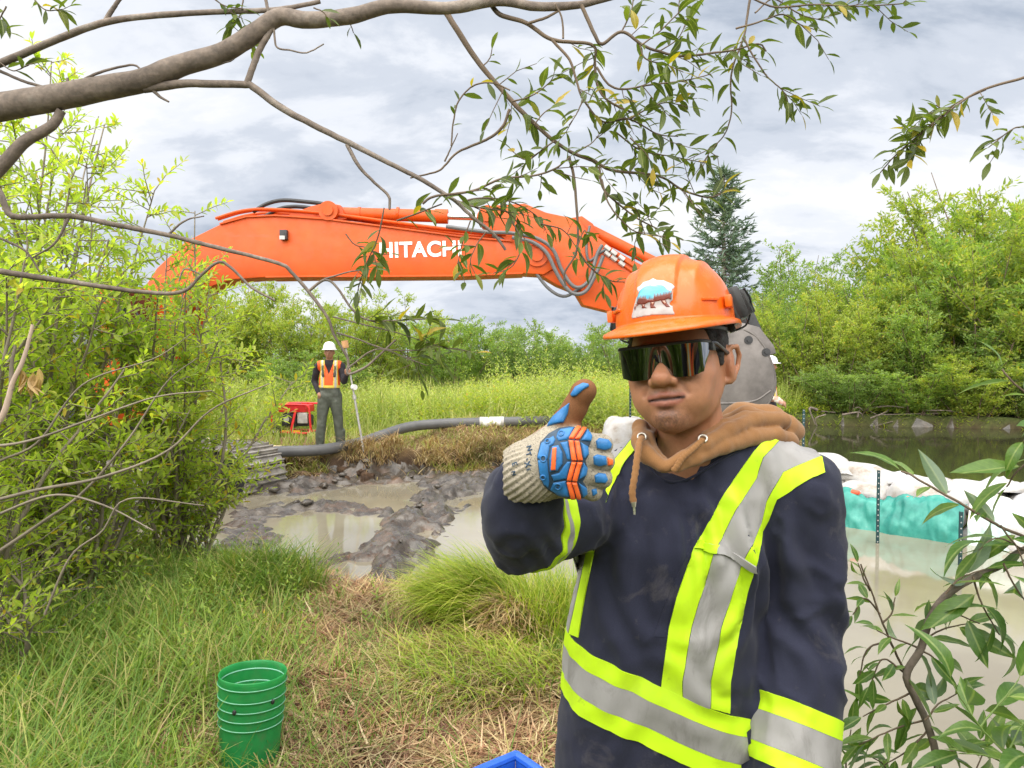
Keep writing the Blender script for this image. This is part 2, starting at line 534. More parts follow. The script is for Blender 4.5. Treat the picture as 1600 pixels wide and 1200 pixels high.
t = NT('ground_soil', 0.95, 0, 0.2)
col = t.attr()
nz = t.noise(14, 6, 0.65)
fine = t.noise(90, 4, 0.6)
t.base(t.mix(0.8, col, t.ramp(nz, [(0.25, (0.45, 0.42, 0.38)), (0.5, (1, 1, 1)), (0.75, (1.5, 1.4, 1.2))]), 'MULTIPLY'))
t.bump(fine, 0.6, 0.02)
M_soil = t.m
t = NT('wet_mud', 0.4, 0, 0.6)
m1 = t.noise(5, 7, 0.65); m2 = t.noise(40, 5, 0.6)
c = t.ramp(m1, [(0.3, (0.028, 0.022, 0.017)), (0.5, (0.070, 0.058, 0.046)), (0.74, (0.155, 0.135, 0.112))])
c = t.mix(t.ramp(t.noise(2.3, 5, 0.6), [(0.55, (0, 0, 0)), (0.72, (0.8, 0.8, 0.8))]), c, (0.17, 0.10, 0.06))
t.base(c)
t.rough(t.ramp(m2, [(0.42, (0.04,) * 3), (0.70, (0.20,) * 3)]))
t.bump(m2, 0.45, 0.02)
M_mud = t.m
t = NT('turf_soil', .95, 0, .2)
t.base(t.ramp(t.noise(7, 6, .65), [(.3, (.035, .022, .015)), (.55, (.09, .055, .034)), (.78, (.26, .18, .10))])); t.bump(t.noise(40, 5), .8, .03)
M_soil2 = t.m
is_mud = (face_land < 0.55)
ground = link('ground', mesh_np('ground', GV, GF, [M_soil, M_mud], col=GC.reshape(-1, 3), mat_idx=is_mud.astype(int)))
tag(ground, 'muddy creek bank with trodden straw, turf and wet grey mud', kind='structure')
def gz(x, y):
    return float(ground_h(np.array([x]), np.array([y]))[0][0])
def gza(x, y): return ground_h(np.asarray(x), np.asarray(y))[0]

# ------------------------------------------------------------------ water
DAM = smooth_path([(2.75, 12.9, 0), (3.05, 11.6, 0), (3.35, 10.3, 0), (3.75, 9.15, 0), (4.55, 8.3, 0), (5.6, 7.5, 0), (7.2, 6.9, 0), (9.5, 6.4, 0)], 60)
t = NT('muddy_water', 0.06, 0, 0.6)
n = t.noise(0.9, 4, 0.5)
t.base(t.ramp(n, [(0.3, (0.19, 0.165, 0.115)), (0.7, (0.27, 0.245, 0.18))]))
t.bump(t.noise(7, 3, 0.5, stretch=(1, 0.6, 1)), 0.035, 0.015)
M_pit = t.m
t = NT('river_water', 0.05, 0, 0.5)
t.base((0.035, 0.035, 0.018))
t.bump(t.noise(5, 4, 0.55, stretch=(1, 0.45, 1)), 0.10, 0.02)
M_river = t.m
def flat_poly(name, pts, z, mat):
    bm = bmesh.new()
    bm.faces.new([bm.verts.new((p[0], p[1], z)) for p in pts])
    bmesh.ops.triangulate(bm, faces=bm.faces)
    bmesh.ops.recalc_face_normals(bm, faces=bm.faces)
    if bm.faces and sum(f.normal.z for f in bm.faces) < 0: bmesh.ops.reverse_faces(bm, faces=bm.faces)
    return link(name, mesh_bm(name, bm, mat))
dl = [(p[0], p[1]) for p in DAM]
pit = flat_poly('pit_water', [(-6.9, 13.0)] + dl + [(14, 5), (14, -12), (-6.9, -3)], WATER_Z, M_pit)
tag(pit, 'brown muddy water standing in the dug out pit', kind='structure')
river = flat_poly('river_water', dl[::-1] + [(2.75, 22.5), (70, 22.5), (70, 5), (14.002, 5)], WATER_Z + 0.004, M_river)
tag(river, 'dark calm creek water under the far bank shrubs', kind='structure')

# ------------------------------------------------------------------ foliage tools
def leaf_template(lo=True, curl=0.15, fold=0.25):
    """unit leaf along +x (length 1), width 1 across y, normal z"""
    if lo:
        V = np.array([[0, 0, 0], [.42, .5, -fold * .5], [1, 0, -curl], [.42, -.5, -fold * .5]], float)
        V[:, 2] += 0.05
        F = np.array([[0, 2, 1], [0, 3, 2]])
        return V, F
    xs = [0.0, .1, .28, .5, .72, .9, 1.0]; ws = [.05, .24, .44, .5, .38, .16, .0]
    V, F = [], []
    for x, w in zip(xs, ws):
        z = curl * (x - x * x * 1.6)
        V += [[x, w, z - fold * w * .9 + .02 * math.sin(x * 9)], [x, 0, z], [x, -w, z - fold * w * .9 - .02 * math.sin(x * 9)]]
    for i in range(len(xs) - 1):
        a = i * 3
        F += [[a, a + 1, a + 4, a + 3], [a + 1, a + 2, a + 5, a + 4]]
    return np.array(V, float), np.array(F)
def frames(d, n):
    d = d / (np.linalg.norm(d, axis=1, keepdims=True) + 1e-9)
    s = np.cross(n, d); s /= np.linalg.norm(s, axis=1, keepdims=True) + 1e-9
    n2 = np.cross(d, s)
    return d, s, n2
def scatter(tmpl, pos, d, n, ln, wd):
    V, F = tmpl
    d, s, n2 = frames(d, n)
    W = (pos[:, None, :] + V[None, :, 0:1] * ln[:, None, None] * d[:, None, :] + V[None, :, 1:2] * wd[:, None, None] * s[:, None, :]
         + V[None, :, 2:3] * ln[:, None, None] * n2[:, None, :])
    k = len(V); N = len(pos)
    FF = (F[None] + (np.arange(N) * k)[:, None, None]).reshape(-1, F.shape[1])
    return W.reshape(-1, 3), FF
LEAF_LO = leaf_template(True); LEAF_HI = leaf_template(False)

def leaf_mat(name, cols, back=None, rough=0.5, trans=0.45, yellow=0.02, objr=False, spec=0.4):
    """cols: three albedos dark, mid, light; a translucent two-sided leaf"""
    t = NT(name, rough, 0, spec)
    r = t.objrand() if objr else t.island()
    c = t.ramp(r, [(0.0, cols[0]), (0.5, cols[1]), (1.0 - yellow - 0.06, cols[2]), (1.0 - yellow, (0.42, 0.30, 0.03))] if yellow else [(0, cols[0]), (0.5, cols[1]), (1, cols[2])])
    big = t.noise(0.7, 3, 0.5)
    c = t.mix(1.0, c, t.ramp(big, [(0.3, (0.72, 0.78, 0.75)), (0.7, (1.25, 1.18, 0.95))]), 'MULTIPLY')
    g = t.n('ShaderNodeNewGeometry')
    bk = back or tuple(x * 1.15 + 0.03 for x in cols[1])
    if objr:      # midrib and side veins in the leaf's own space
        sx = t.n('ShaderNodeSeparateXYZ'); t.l(t.n('ShaderNodeTexCoord').outputs['Object'], sx.inputs[0])
        def mm(op, a, b=None):
            q = t.n('ShaderNodeMath', operation=op)
            for i_, v_ in enumerate((a, b)):
                if v_ is None: continue
                if isinstance(v_, (int, float)): q.inputs[i_].default_value = v_
                else: t.l(v_, q.inputs[i_])
            return q.outputs[0]
        ay = mm('ABSOLUTE', sx.outputs[1])
        rib = t.ramp(ay, [(0.0, (1, 1, 1)), (.012, (.8, .8, .8)), (.022, (0, 0, 0))])
        ven = t.ramp(mm('SINE', mm('SUBTRACT', mm('MULTIPLY', sx.outputs[0], 62.0), mm('MULTIPLY', ay, 75.0))), [(.80, (0, 0, 0)), (1.0, (.35, .35, .35))])
        light = t.mix(1.0, c, (1.7, 1.5, 1.6), 'MULTIPLY')
        c = t.mix(rib, t.mix(ven, c, light), t.mix(.5, light, (.30, .34, .14)))
        c = t.mix(.7, c, t.ramp(t.noise(9, 4, .6), [(.3, (.72, .75, .7)), (.7, (1.2, 1.15, 1.1))]), 'MULTIPLY')
        t.bump(ven, .25, .002)
    cc = t.mix(g.outputs['Backfacing'], c, t.mix(0.65, c, bk))
    t.base(cc)
    tr = t.n('ShaderNodeBsdfTranslucent')
    t.l(t.mix(1.0, c, (1.5, 1.7, 0.55), 'MULTIPLY'), tr.inputs[0])
    mx = t.n('ShaderNodeMixShader'); mx.inputs[0].default_value = trans
    t.l(t.b.outputs[0], mx.inputs[1]); t.l(tr.outputs[0], mx.inputs[2]); t.l(mx.outputs[0], t.out.inputs[0])
    return t.m
t = NT('bark', 0.85, 0, 0.3)
n = t.noise(8, 6, 0.65, stretch=(1, 1, 1)); n2 = t.noise(55, 5, 0.6)
c = t.ramp(n, [(0.3, (0.10, 0.08, 0.065)), (0.55, (0.19, 0.155, 0.13)), (0.75, (0.30, 0.265, 0.23))])
t.base(t.mix(0.6, c, t.ramp(n2, [(0.35, (0.6, 0.6, 0.6)), (0.65, (1.25, 1.2, 1.15))]), 'MULTIPLY'))
t.bump(n2, 0.5, 0.006)
M_bark = t.m
M_twig = plain('twig_bark', (0.12, 0.085, 0.055), 0.8, var=0.35, scale=9)

M_wy = leaf_mat('willow_yellow_green', [(0.17, 0.235, 0.045), (0.27, 0.335, 0.06), (0.40, 0.42, 0.085)], yellow=0.015, trans=.5)
M_wg = leaf_mat('willow_green', [(0.125, 0.205, 0.052), (0.205, 0.30, 0.068), (0.30, 0.385, 0.09)], yellow=0.004, trans=.5)
M_wd = leaf_mat('shrub_dark_green', [(0.11, 0.175, 0.05), (0.17, 0.25, 0.065), (0.25, 0.33, 0.085)], yellow=0)
M_wl = leaf_mat('weed_light', [(0.27, 0.34, 0.08), (0.38, 0.44, 0.12), (0.50, 0.52, 0.20)], yellow=0.01)

def shrub_parts(seed, h=4.0, spread=2.0, stems=14, twigs=22, leaves=26, ll=0.11, lw=0.032, lean=0.0, tw=0.85, bare=0.03):
    """crown triangles and stem tubes of one multi-stemmed willow; base at the origin"""
    rg = np.random.default_rng(seed)
    tubes, P0, D0 = [], [], []
    for s in range(stems):
        a = rg.uniform(0, 2 * np.pi); rr = spread * rg.uniform(0.15, 1.0) ** 0.7
        hh = h * (1.02 - 0.42 * (rr / spread) ** 1.6) * rg.uniform(0.82, 1.06)
        e = np.array([math.cos(a) * rr + lean, math.sin(a) * rr, hh])
        b = np.array([math.cos(a) * rr * .3, math.sin(a) * rr * .3, 0])
        m = (b + e) / 2 + np.array([math.cos(a), math.sin(a), 0]) * rr * -.12 + rg.normal(0, .12, 3)
        pts = smooth_path([b, m, e], 9)
        tubes.append(tube_np(pts, np.linspace(0.028, 0.006, 9) * (h / 4) ** .5, 5))
        for k in range(twigs):
            f = bare + (1 - bare) * rg.uniform(0, 1.0) ** 0.85; i = min(int(f * 8), 7)
            p = pts[i] + (pts[i + 1] - pts[i]) * (f * 8 - i)
            ta = rg.uniform(0, 2 * np.pi)
            out = np.array([math.cos(ta), math.sin(ta), rg.uniform(0.05, 1.1)])
            L = tw * rg.uniform(.45, 1.15) * (1.1 - .5 * f)
            q = p + out / np.linalg.norm(out) * L
            P0.append(p); D0.append(q - p)
            if k % 3 == 0: tubes.append(tube_np(np.array([p, (p + q) / 2 + rg.normal(0, .03, 3), q]), [.006, .005, .003], 3))
    P0 = np.array(P0); D0 = np.array(D0); n = len(P0)
    f = rg.uniform(0.1, 1.08, (n, leaves))
    pos = (P0[:, None] + D0[:, None] * f[..., None] + rg.normal(0, .035, (n, leaves, 3))).reshape(-1, 3)
    d = (D0 / np.linalg.norm(D0, axis=1, keepdims=True))[:, None] * 0.75 + rg.normal(0, .62, (n, leaves, 3))
    d = d.reshape(-1, 3); d[:, 2] += 0.12
    nn = rg.normal(0, .6, (len(d), 3)); nn[:, 2] += 0.8
    ln = ll * rg.uniform(.6, 1.25, len(d)); wd = lw * rg.uniform(.75, 1.25, len(d))
    return (pos, d, nn, ln, wd), tubes
def shrub_meshes(name, seed, mat, **kw):
    lv, tubes = shrub_parts(seed, **kw)
    crown = mesh_np(name + '_crown', *scatter(LEAF_LO, *lv), mat, smooth=False)
    V, F = join_np(tubes)
    return crown, mesh_np(name + '_stems', V, F, M_twig)
def put_shrub(name, meshes, x, y, sc, rz, label, group, cat='shrub', z=None, sz=None):
    o = empty(name, (x, y, gz(x, y) - 0.05 if z is None else z), rz)
    o.scale = (sc, sc, sz or sc)
    tag(o, label, cat, group)
    link('crown', meshes[0], o); link('stem', meshes[1], o)
    return o
VAR = {
    'y': [shrub_meshes('willow_y%d' % k, 100 + k, M_wy, h=4.2, spread=2.7, stems=24, twigs=32, leaves=34, ll=.118, lw=.040) for k in range(3)],
    'g': [shrub_meshes('willow_g%d' % k, 200 + k, M_wg, h=4.2, spread=2.6, stems=24, twigs=32, leaves=34, ll=.115, lw=.038) for k in range(3)],
    'd': [shrub_meshes('willow_d%d' % k, 300 + k, M_wd, h=3.6, spread=2.3, stems=22, twigs=30, leaves=32, ll=.112, lw=.040) for k in range(2)],
}
# far bank on the right of the creek: (photo u, depth, top v, kind, words)
rows = [
    (1195, 25, 452, 'g', 'mid green willow just right of the excavator bucket across the creek'),
    (1240, 23.5, 440, 'y', 'yellow green willow leaning over the creek right of the bucket'),
    (1262, 29, 378, 'g', 'tall green willow behind the low ones right of the dark spruce'),
    (1300, 22.6, 452, 'y', 'pale willow whose branches dip toward the exposed roots'),
    (1345, 26, 405, 'y', 'yellowish willow halfway along the sloping tree line'),
    (1385, 22.4, 440, 'y', 'yellowish willow overhanging the exposed roots at the creek edge'),
    (1410, 26, 372, 'g', 'mid height green willow behind the yellowish one on the creek bank'),
    (1455, 22.2, 415, 'g', 'leafy willow above the tangle of roots by the water'),
    (1490, 26, 300, 'y', 'tall yellow green willow rising on the right far bank'),
    (1525, 22, 345, 'y', 'bright yellow green willow under the tall one on the right bank'),
    (1565, 25.5, 235, 'y', 'tallest willow of the far bank at the right edge of the view'),
    (1590, 21.8, 305, 'g', 'broad green willow dipping to the water at the right edge'),
    (1650, 24, 250, 'g', 'tall green willow cut by the right edge of the view'),
    (1660, 21.3, 310, 'y', 'willow at the water cut by the right edge'),
    (1750, 23, 330, 'y', 'willow farther along the creek bank beyond the right edge'),
    (1330, 21.2, 560, 'd', 'low dark shrub at the waterline left of the roots'),
    (1430, 20.9, 555, 'g', 'low green shrub at the waterline above the far end of the roots'),
    (1520, 20.5, 540, 'y', 'low pale shrub touching the water below the bright willow'),
    (1610, 20.2, 530, 'd', 'low dark shrub at the waterline cut by the right edge'),
]
rg = random.Random(5)
def shrub_row(rows, group):
    for u, d, v, kind, lab in rows:
        p = P(u, 600, d); top = P(u, v, d).z
        base = gz(p.x, p.y) - 0.05
        h = top - base
        ms = VAR[kind][rg.randrange(len(VAR[kind]))]
        h0 = 3.6 if kind == 'd' else 4.2
        put_shrub('willow_shrub', ms, p.x, p.y, max(h / h0 * 0.92, 0.8), rg.uniform(0, 6.28), lab, group, sz=h / h0 * 0.98)
shrub_row(rows, 'willows on the far creek bank')
rows = [
    (330, 24, 420, 'y', 'green willow behind the excavator cab'),
    (470, 24, 452, 'y', 'broad willow behind the worker in the white hard hat'),
    (400, 27, 425, 'y', 'pale willow seen under the left half of the boom'),
    (560, 26, 452, 'y', 'soft green willow under the middle of the boom'),
    (640, 28, 455, 'y', 'light willow under the lettering of the boom'),
    (700, 25, 476, 'g', 'rounded willow right of the lettering, beyond the hose'),
    (760, 27, 486, 'g', 'dark low shrub under the joint of boom and arm'),
    (830, 24, 500, 'd', 'dark rounded shrub left of the raised thumb'),
    (900, 26, 496, 'g', 'green willow in the distance just left of the orange hard hat'),
    (960, 23, 508, 'd', 'dark shrub beside the brim of the orange hard hat'),
    (1030, 26, 505, 'g', 'far willow hidden behind the head of the man'),
    (1110, 24, 500, 'g', 'far willow hidden behind the hard hat and the bucket'),
    (480, 18.5, 540, 'd', 'dark leafy shrub close behind the worker with the survey rod'),
    (220, 20, 440, 'g', 'willow behind the excavator body'),
    (60, 22, 400, 'y', 'willow far behind the excavator at the left edge'),
    (-100, 20, 380, 'g', 'willow beyond the left edge of the view'),
    (1190, 27, 440, 'd', 'bushy shrub at the foot of the dark spruce'),
]
shrub_row(rows, 'willow thicket beyond the pit')

# bare roots and fallen branches along the far waterline
rt = empty('exposed_roots', (11.0, 20.2, -.2)); tag(rt, 'tangle of bare grey roots and dead branches at the far waterline', 'roots')
rq = np.random.default_rng(14)
for k in range(24):
    u0 = rq.uniform(1238, 1640); a_ = np.array(tuple(G(u0, 652, -.1))); a_[1] = min(a_[1], 20.4); a_ += [0, rq.uniform(-.2, .5), rq.uniform(0, .35)]
    d_ = np.array([rq.normal(0, 1.0), rq.uniform(-.5, .1), rq.uniform(-.35, .35)]); L_ = rq.uniform(.5, 1.7)
    pts_ = smooth_path([a_, a_ + d_ * L_ * .5 + rq.normal(0, .1, 3), a_ + d_ * L_ + [0, 0, -.15]], 8) - np.array([11.0, 20.2, -.2])
    link('root', mesh_np('root', *tube_np(pts_, np.linspace(rq.uniform(.02, .05), .01, 8), 5), M_bark), rt)

# spruce
def spruce(u, d, vtop, label):
    rgs = np.random.default_rng(77)
    p = P(u, 600, d); H = P(u, vtop, d).z - 0.2
    o = empty('spruce_tree', (p.x, p.y, gz(p.x, p.y) - 0.1)); tag(o, label, 'tree')
    link('trunk', mesh_np('spruce_trunk', *tube_np([(0, 0, 0), (0.03, 0, H * .5), (0, 0, H)], [.16, .1, .02], 10), M_bark), o)
    pos, dr, nn, ln, wd, tb = [], [], [], [], [], []
    z = 0.6
    while z < H - .1:
        f = z / H
        reach = 1.95 * (1 - f) ** 0.62 + 0.12
        for k in range(rgs.integers(5, 8)):
            a = rgs.uniform(0, 6.28); L = reach * rgs.uniform(.6, 1.12)
            up = rgs.uniform(-.15, .25) + .5 * f
            e = np.array([math.cos(a) * L, math.sin(a) * L, z + L * up])
            s = np.array([0, 0, z])
            pts = smooth_path([s, (s + e) / 2 + [0, 0, -.06 * L], e], 6)
            tb.append(tube_np(pts, np.linspace(.018, .005, 6), 4))
            for q in range(int(26 * L + 10)):
                t_ = rgs.uniform(.2, 1.03); i = min(int(t_ * 5), 4)
                b = pts[i] + (pts[i + 1] - pts[i]) * (t_ * 5 - i)
                side = rgs.normal(0, 1, 3) * [.8, .8, .35]
                side = side + (e - s) / L * .9
                pos.append(b); dr.append(side); nn.append(rgs.normal(0, 1, 3)); ln.append(rgs.uniform(.16, .36)); wd.append(rgs.uniform(.05, .09))
        z += rgs.uniform(.13, .24)
    pos, dr, nn, ln, wd = map(np.array, (pos, dr, nn, ln, wd))
    mat = leaf_mat('spruce_needles', [(0.065, 0.105, 0.08), (0.10, 0.15, 0.11), (0.15, 0.21, 0.155)], yellow=0, trans=.15)
    link('crown', mesh_np('spruce_crown', *scatter(LEAF_LO, pos, dr, nn, ln, wd), mat, smooth=False), o)
    V, F = join_np(tb); link('limb', mesh_np('spruce_limbs', V, F, M_bark), o)
spruce(1128, 28, 262, 'dark blue green spruce standing above the willows behind the orange hard hat')

# ------------------------------------------------------------------ grasses
def blade_field(name, pos, hgt, wid, bend, mat, label, seg=4, lay=0.0, seed=1, az=None, kind='stuff', azs=1.0):
    """curved blades joined into one mesh; pos (n,3)"""
    rg_ = np.random.default_rng(seed); n = len(pos)
    a = rg_.uniform(0, 2 * np.pi, n) if az is None else az + rg_.normal(0, azs, n)
    dx, dy = np.cos(a), np.sin(a)
    tw = a + np.pi / 2 + rg_.normal(0, .5, n)
    sx, sy = np.cos(tw), np.sin(tw)
    t_ = np.linspace(0, 1, seg + 1)
    ang0 = lay + rg_.normal(0, .12, n)                 # lean at the root
    V = np.zeros((n, seg + 1, 2, 3))
    x = np.zeros(n); z = np.zeros(n)
    for k, tt in enumerate(t_):
        w = wid * (1 - tt ** 1.8) * 0.5 + 0.0004
        c = pos + np.stack([dx * x, dy * x, z], -1)
        V[:, k, 0] = c + np.stack([sx * w, sy * w, 0 * w], -1); V[:, k, 1] = c - np.stack([sx * w, sy * w, 0 * w], -1)
        th = np.clip(ang0 + bend * (tt + .5 / seg), -0.3, 2.6)
        st = hgt / seg
        x = x + np.sin(th) * st; z = z + np.cos(th) * st
    i = np.arange(n)[:, None] * (seg + 1) * 2 + np.arange(seg)[None, :] * 2
    F = np.stack([i, i + 1, i + 3, i + 2], -1).reshape(-1, 4)
    o = link(name, mesh_np(name, V.reshape(-1, 3), F, mat, smooth=True))
    tag(o, label, kind=kind)
    return o
def grass_mat(name, stops, trans=.35, rough=.55):
    t = NT(name, rough, 0, .35)
    r = t.island()
    c = t.ramp(r, stops)
    c = t.mix(1.0, c, t.ramp(t.noise(1.6, 4, .55), [(0.3, (0.75, 0.8, 0.75)), (0.7, (1.2, 1.15, 1.0))]), 'MULTIPLY')
    t.base(c)
    tr = t.n('ShaderNodeBsdfTranslucent'); t.l(t.mix(1.0, c, (1.3, 1.4, .7), 'MULTIPLY'), tr.inputs[0])
    mx = t.n('ShaderNodeMixShader'); mx.inputs[0].default_value = trans
    t.l(t.b.outputs[0], mx.inputs[1]); t.l(tr.outputs[0], mx.inputs[2]); t.l(mx.outputs[0], t.out.inputs[0])
    return t.m
M_gr = grass_mat('meadow_grass', [(0, (0.09, 0.18, 0.03)), (.4, (0.17, 0.28, 0.05)), (.72, (0.27, 0.36, 0.07)), (.88, (0.40, 0.38, 0.14)), (1, (0.46, 0.35, 0.19))])
M_bg = grass_mat('bright_grass', [(0, (0.17, 0.27, 0.03)), (.5, (0.30, 0.40, 0.04)), (.85, (0.44, 0.47, 0.09)), (1, (0.50, 0.40, 0.18))])
M_straw = grass_mat('straw', [(0, (0.20, 0.12, 0.065)), (.3, (0.36, 0.24, 0.13)), (.65, (0.50, 0.36, 0.20)), (.9, (0.60, 0.49, 0.30)), (1, (0.30, 0.33, 0.10))], trans=.2)
M_fgr = grass_mat('far_weeds', [(0, (0.19, 0.26, 0.05)), (.45, (0.30, 0.36, 0.08)), (.8, (0.42, 0.44, 0.15)), (1, (0.52, 0.45, 0.25))])
def pts_on(n, f, seed):
    """n random ground points accepted by density f(x,y)->[0,1] within a box"""
    rg_ = np.random.default_rng(seed); out = []
    got = 0
    (x0, x1, y0, y1), dens = f
    while got < n:
        x = rg_.uniform(x0, x1, n * 2); y = rg_.uniform(y0, y1, n * 2)
        k = rg_.uniform(0, 1, n * 2) < dens(x, y)
        out.append(np.stack([x[k], y[k]], -1)); got += k.sum()
    q = np.vstack(out)[:n]
    z, land = ground_h(q[:, 0], q[:, 1])[:2]
    return np.column_stack([q, z]), land
# ------------------------------------------------------------------ excavator
M_or = plain('excavator_orange', (0.52, 0.072, 0.006), 0.42, var=0.16, scale=2.2, spec=.3)
t = NT('boom_paint', .42, 0, .3)
n = t.noise(2.2, 6, .6); n2 = t.noise(9, 8, .72, dist=.5); n3 = t.noise(3.2, 6, .7, stretch=(.5, 1, 2.6))
c = t.ramp(n, [(.3, (.44, .058, .005)), (.7, (.58, .085, .008))])
c = t.mix(t.ramp(n2, [(.60, (0, 0, 0)), (.72, (.45, .45, .45))]), c, (.22, .085, .035))
c = t.mix(t.ramp(n3, [(.56, (0, 0, 0)), (.75, (.35, .35, .35))]), c, (.16, .10, .06))
t.base(c); t.rough(t.ramp(n2, [(.4, (.34,) * 3), (.7, (.65,) * 3)])); M_or = t.m
M_steel = plain('worn_steel', (0.155, 0.14, 0.13), 0.55, 0.55, var=0.35, scale=3.0, bump=0.25, bscale=30)
M_dark = plain('dark_iron', (0.03, 0.03, 0.032), 0.55, var=0.3, scale=5)
M_rub = plain('black_rubber', (0.018, 0.018, 0.019), 0.5, var=0.25, scale=9)
M_hose = plain('grey_hose', (0.10, 0.10, 0.10), 0.45, var=0.2, scale=5)
M_chrome = plain('chrome_rod', (0.75, 0.75, 0.75), 0.12, 1.0, var=0.05)
M_white = plain('white_paint', (0.80, 0.80, 0.79), 0.5, var=0.05)
M_grey = plain('light_grey_steel', (0.42, 0.41, 0.39), 0.5, 0.3, var=0.25, scale=8)
t = NT('dark_glass', 0.06, 0, 0.7); t.base((0.02, 0.025, 0.025)); M_glass = t.m
EX_D = 10.2
def build_excavator():
    root = empty('excavator', tuple(P(130, 600, EX_D).xy) + (-0.55,))
    tag(root, 'orange tracked excavator reaching its boom over the muddy pit behind willow leaves', 'excavator')
    base = Vector(root.location)
    def E(u, v, dd=0.0): return P(u, v, EX_D + dd) - base
    yax = Vector((0, 1, 0))
    # boom: a box section with a bent back
    poly = [(168, 590), (178, 545), (205, 480), (245, 418), (290, 376), (345, 349), (385, 338), (430, 336), (505, 341), (600, 353), (722, 369), (800, 376), (848, 384), (868, 400), (866, 418), (850, 428),
            (816, 426), (720, 430), (600, 431), (480, 431), (417, 432), (360, 436), (320, 450), (285, 478), (252, 520), (225, 570), (212, 598), (190, 606)]
    sh = lambda q, k=.9775: (800 + (q[0] - 800) * k, 600 + (q[1] - 600) * k)
    boom = MB().prism([E(*sh(p)) for p in poly], yax, 0.46, 0.018).build('boom', M_or, root)
    # flange plates along top and bottom edges
    m = MB()
    for seq in ([(345, 349), (385, 338), (430, 336), (505, 341), (600, 353), (722, 369), (800, 376)], [(417, 432), (480, 431), (600, 431), (720, 430), (816, 426)]):
        for a, b in zip(seq[:-1], seq[1:]):
            A, B = E(*sh(a)), E(*sh(b))
            d = B - A
            m.box((A + B) / 2, (d.length + .02, 0.52, 0.022), d.to_track_quat('X', 'Z').to_matrix(), 0.004)
    m.build('flange', M_or, boom)
    # pin bosses
    for (u, v, r) in ((838, 403, .15), (520, 335, .13), (196, 585, .16)):
        b = MB().cyl(E(u, v) - yax * .27, E(u, v) + yax * .27, r, n=28)
        b.cyl(E(u, v) - yax * .30, E(u, v) + yax * .30, r * .55, n=24)
        b.build('pin_boss', M_or, boom)
    # arm cylinder bracket, barrel, rod
    MB().prism([E(*p) for p in ((455, 339), (492, 325), (515, 320), (536, 324), (545, 345), (520, 352), (480, 350))], yax, 0.30, .012).build('bracket', M_or, boom)
    cyl = MB().cyl(E(512, 333), E(690, 338), 0.085, n=24).cyl(E(680, 338), E(700, 338.5), 0.10, n=24).sph(E(512, 333), .10, 16)
    for u in (560, 620): cyl.cyl(E(u, 334.5), E(u + 4, 334.6), 0.096, n=24)
    cyl = cyl.build('arm_cylinder', M_or, root)
    MB().cyl(E(695, 338), E(757, 340), 0.045, n=18).build('rod', M_chrome, cyl)
    # arm
    poly = [(744, 336), (750, 326), (769, 320), (820, 317), (853, 331), (905, 342), (914, 355), (965, 392), (1060, 445), (1150, 500), (1172, 528), (1160, 548), (1125, 545), (1060, 527), (956, 487), (912, 476), (900, 456),
            (870, 444), (836, 424), (806, 388), (775, 362), (752, 350)]
    arm = MB().prism([E(*sh(p, .982)) for p in poly], yax, 0.36, 0.016).build('arm', M_or, root)
    for (u, v, r) in ((762, 338, .11), (1160, 528, .11)):
        MB().cyl(E(u, v) - yax * .22, E(u, v) + yax * .22, r, n=24).build('pin_boss', M_or, arm)
    MB().prism([E(*p) for p in ((880, 345), (908, 340), (925, 352), (935, 372), (915, 380), (890, 366))], yax, 0.24, .01).build('bracket', M_or, arm)
    c2 = MB().cyl(E(919, 358), E(1062, 430), 0.078, n=24).sph(E(919, 358), .09, 16).cyl(E(1050, 424), E(1068, 433), .09, n=24).build('bucket_cylinder', M_or, root)
    MB().cyl(E(1062, 430), E(1160, 480), .042, n=16).build('rod', M_chrome, c2)
    lk = MB()
    for s in (-.14, .14):
        a, b = E(1160, 480) + yax * s, E(1192, 548) + yax * s
        d = b - a
        lk.box((a + b) / 2, (d.length + .12, .05, .13), d.to_track_quat('X', 'Z').to_matrix(), .02)
        a, b = E(1160, 480) + yax * s * 1.3, E(1130, 520) + yax * s * 1.3
        d = b - a
        lk.box((a + b) / 2, (d.length + .1, .04, .10), d.to_track_quat('X', 'Z').to_matrix(), .02)
    lk.build('link', M_dark, root)
    # bucket: side plates, curved shell, ears, lip, teeth
    bk = empty('bucket'); bk.parent = root
    side = [(1110, 528), (1140, 516), (1160, 513), (1180, 524), (1196, 545), (1208, 575), (1211, 600), (1203, 622), (1186, 640), (1160, 652), (1120, 662), (1075, 664), (1040, 655), (1030, 640), (1070, 590)]
    W = 1.15
    side = [(800 + (u - 800) * .944, 600 + (v - 600) * .944) for u, v in side]
    for s in (-1, 1):
        MB().prism([E(u, v) + yax * s * W / 2 for u, v in side], yax, 0.035, .008).build('side_plate', M_steel, bk)
    back = [(1110, 526), (1140, 514), (1162, 511), (1182, 522), (1198, 543), (1210, 573), (1213, 600), (1205, 624), (1187, 643), (1160, 655), (1120, 665), (1075, 667), (1038, 657)]
    back = [(800 + (u - 800) * .944, 600 + (v - 600) * .944) for u, v in back]
    bp = smooth_path([E(*p) for p in back], 40)
    V = []; cen = np.array(tuple(E(1110, 600)))
    for q in bp:
        inn = q + (cen - q) / np.linalg.norm(cen - q) * 0.03
        for pt in (q, inn):
            for s in (-1, 1): V.append(pt + np.array([0, s * (W / 2 + .01), 0]))
    F = []
    for i in range(len(bp) - 1):
        a, b = i * 4, i * 4 + 4
        F += [[a, a + 1, b + 1, b], [a + 3, a + 2, b + 2, b + 3], [a + 2, a, b, b + 2], [a + 1, a + 3, b + 3, b + 1]]
    link('shell', mesh_np('bucket_shell', V, F, M_steel, smooth=False), bk)
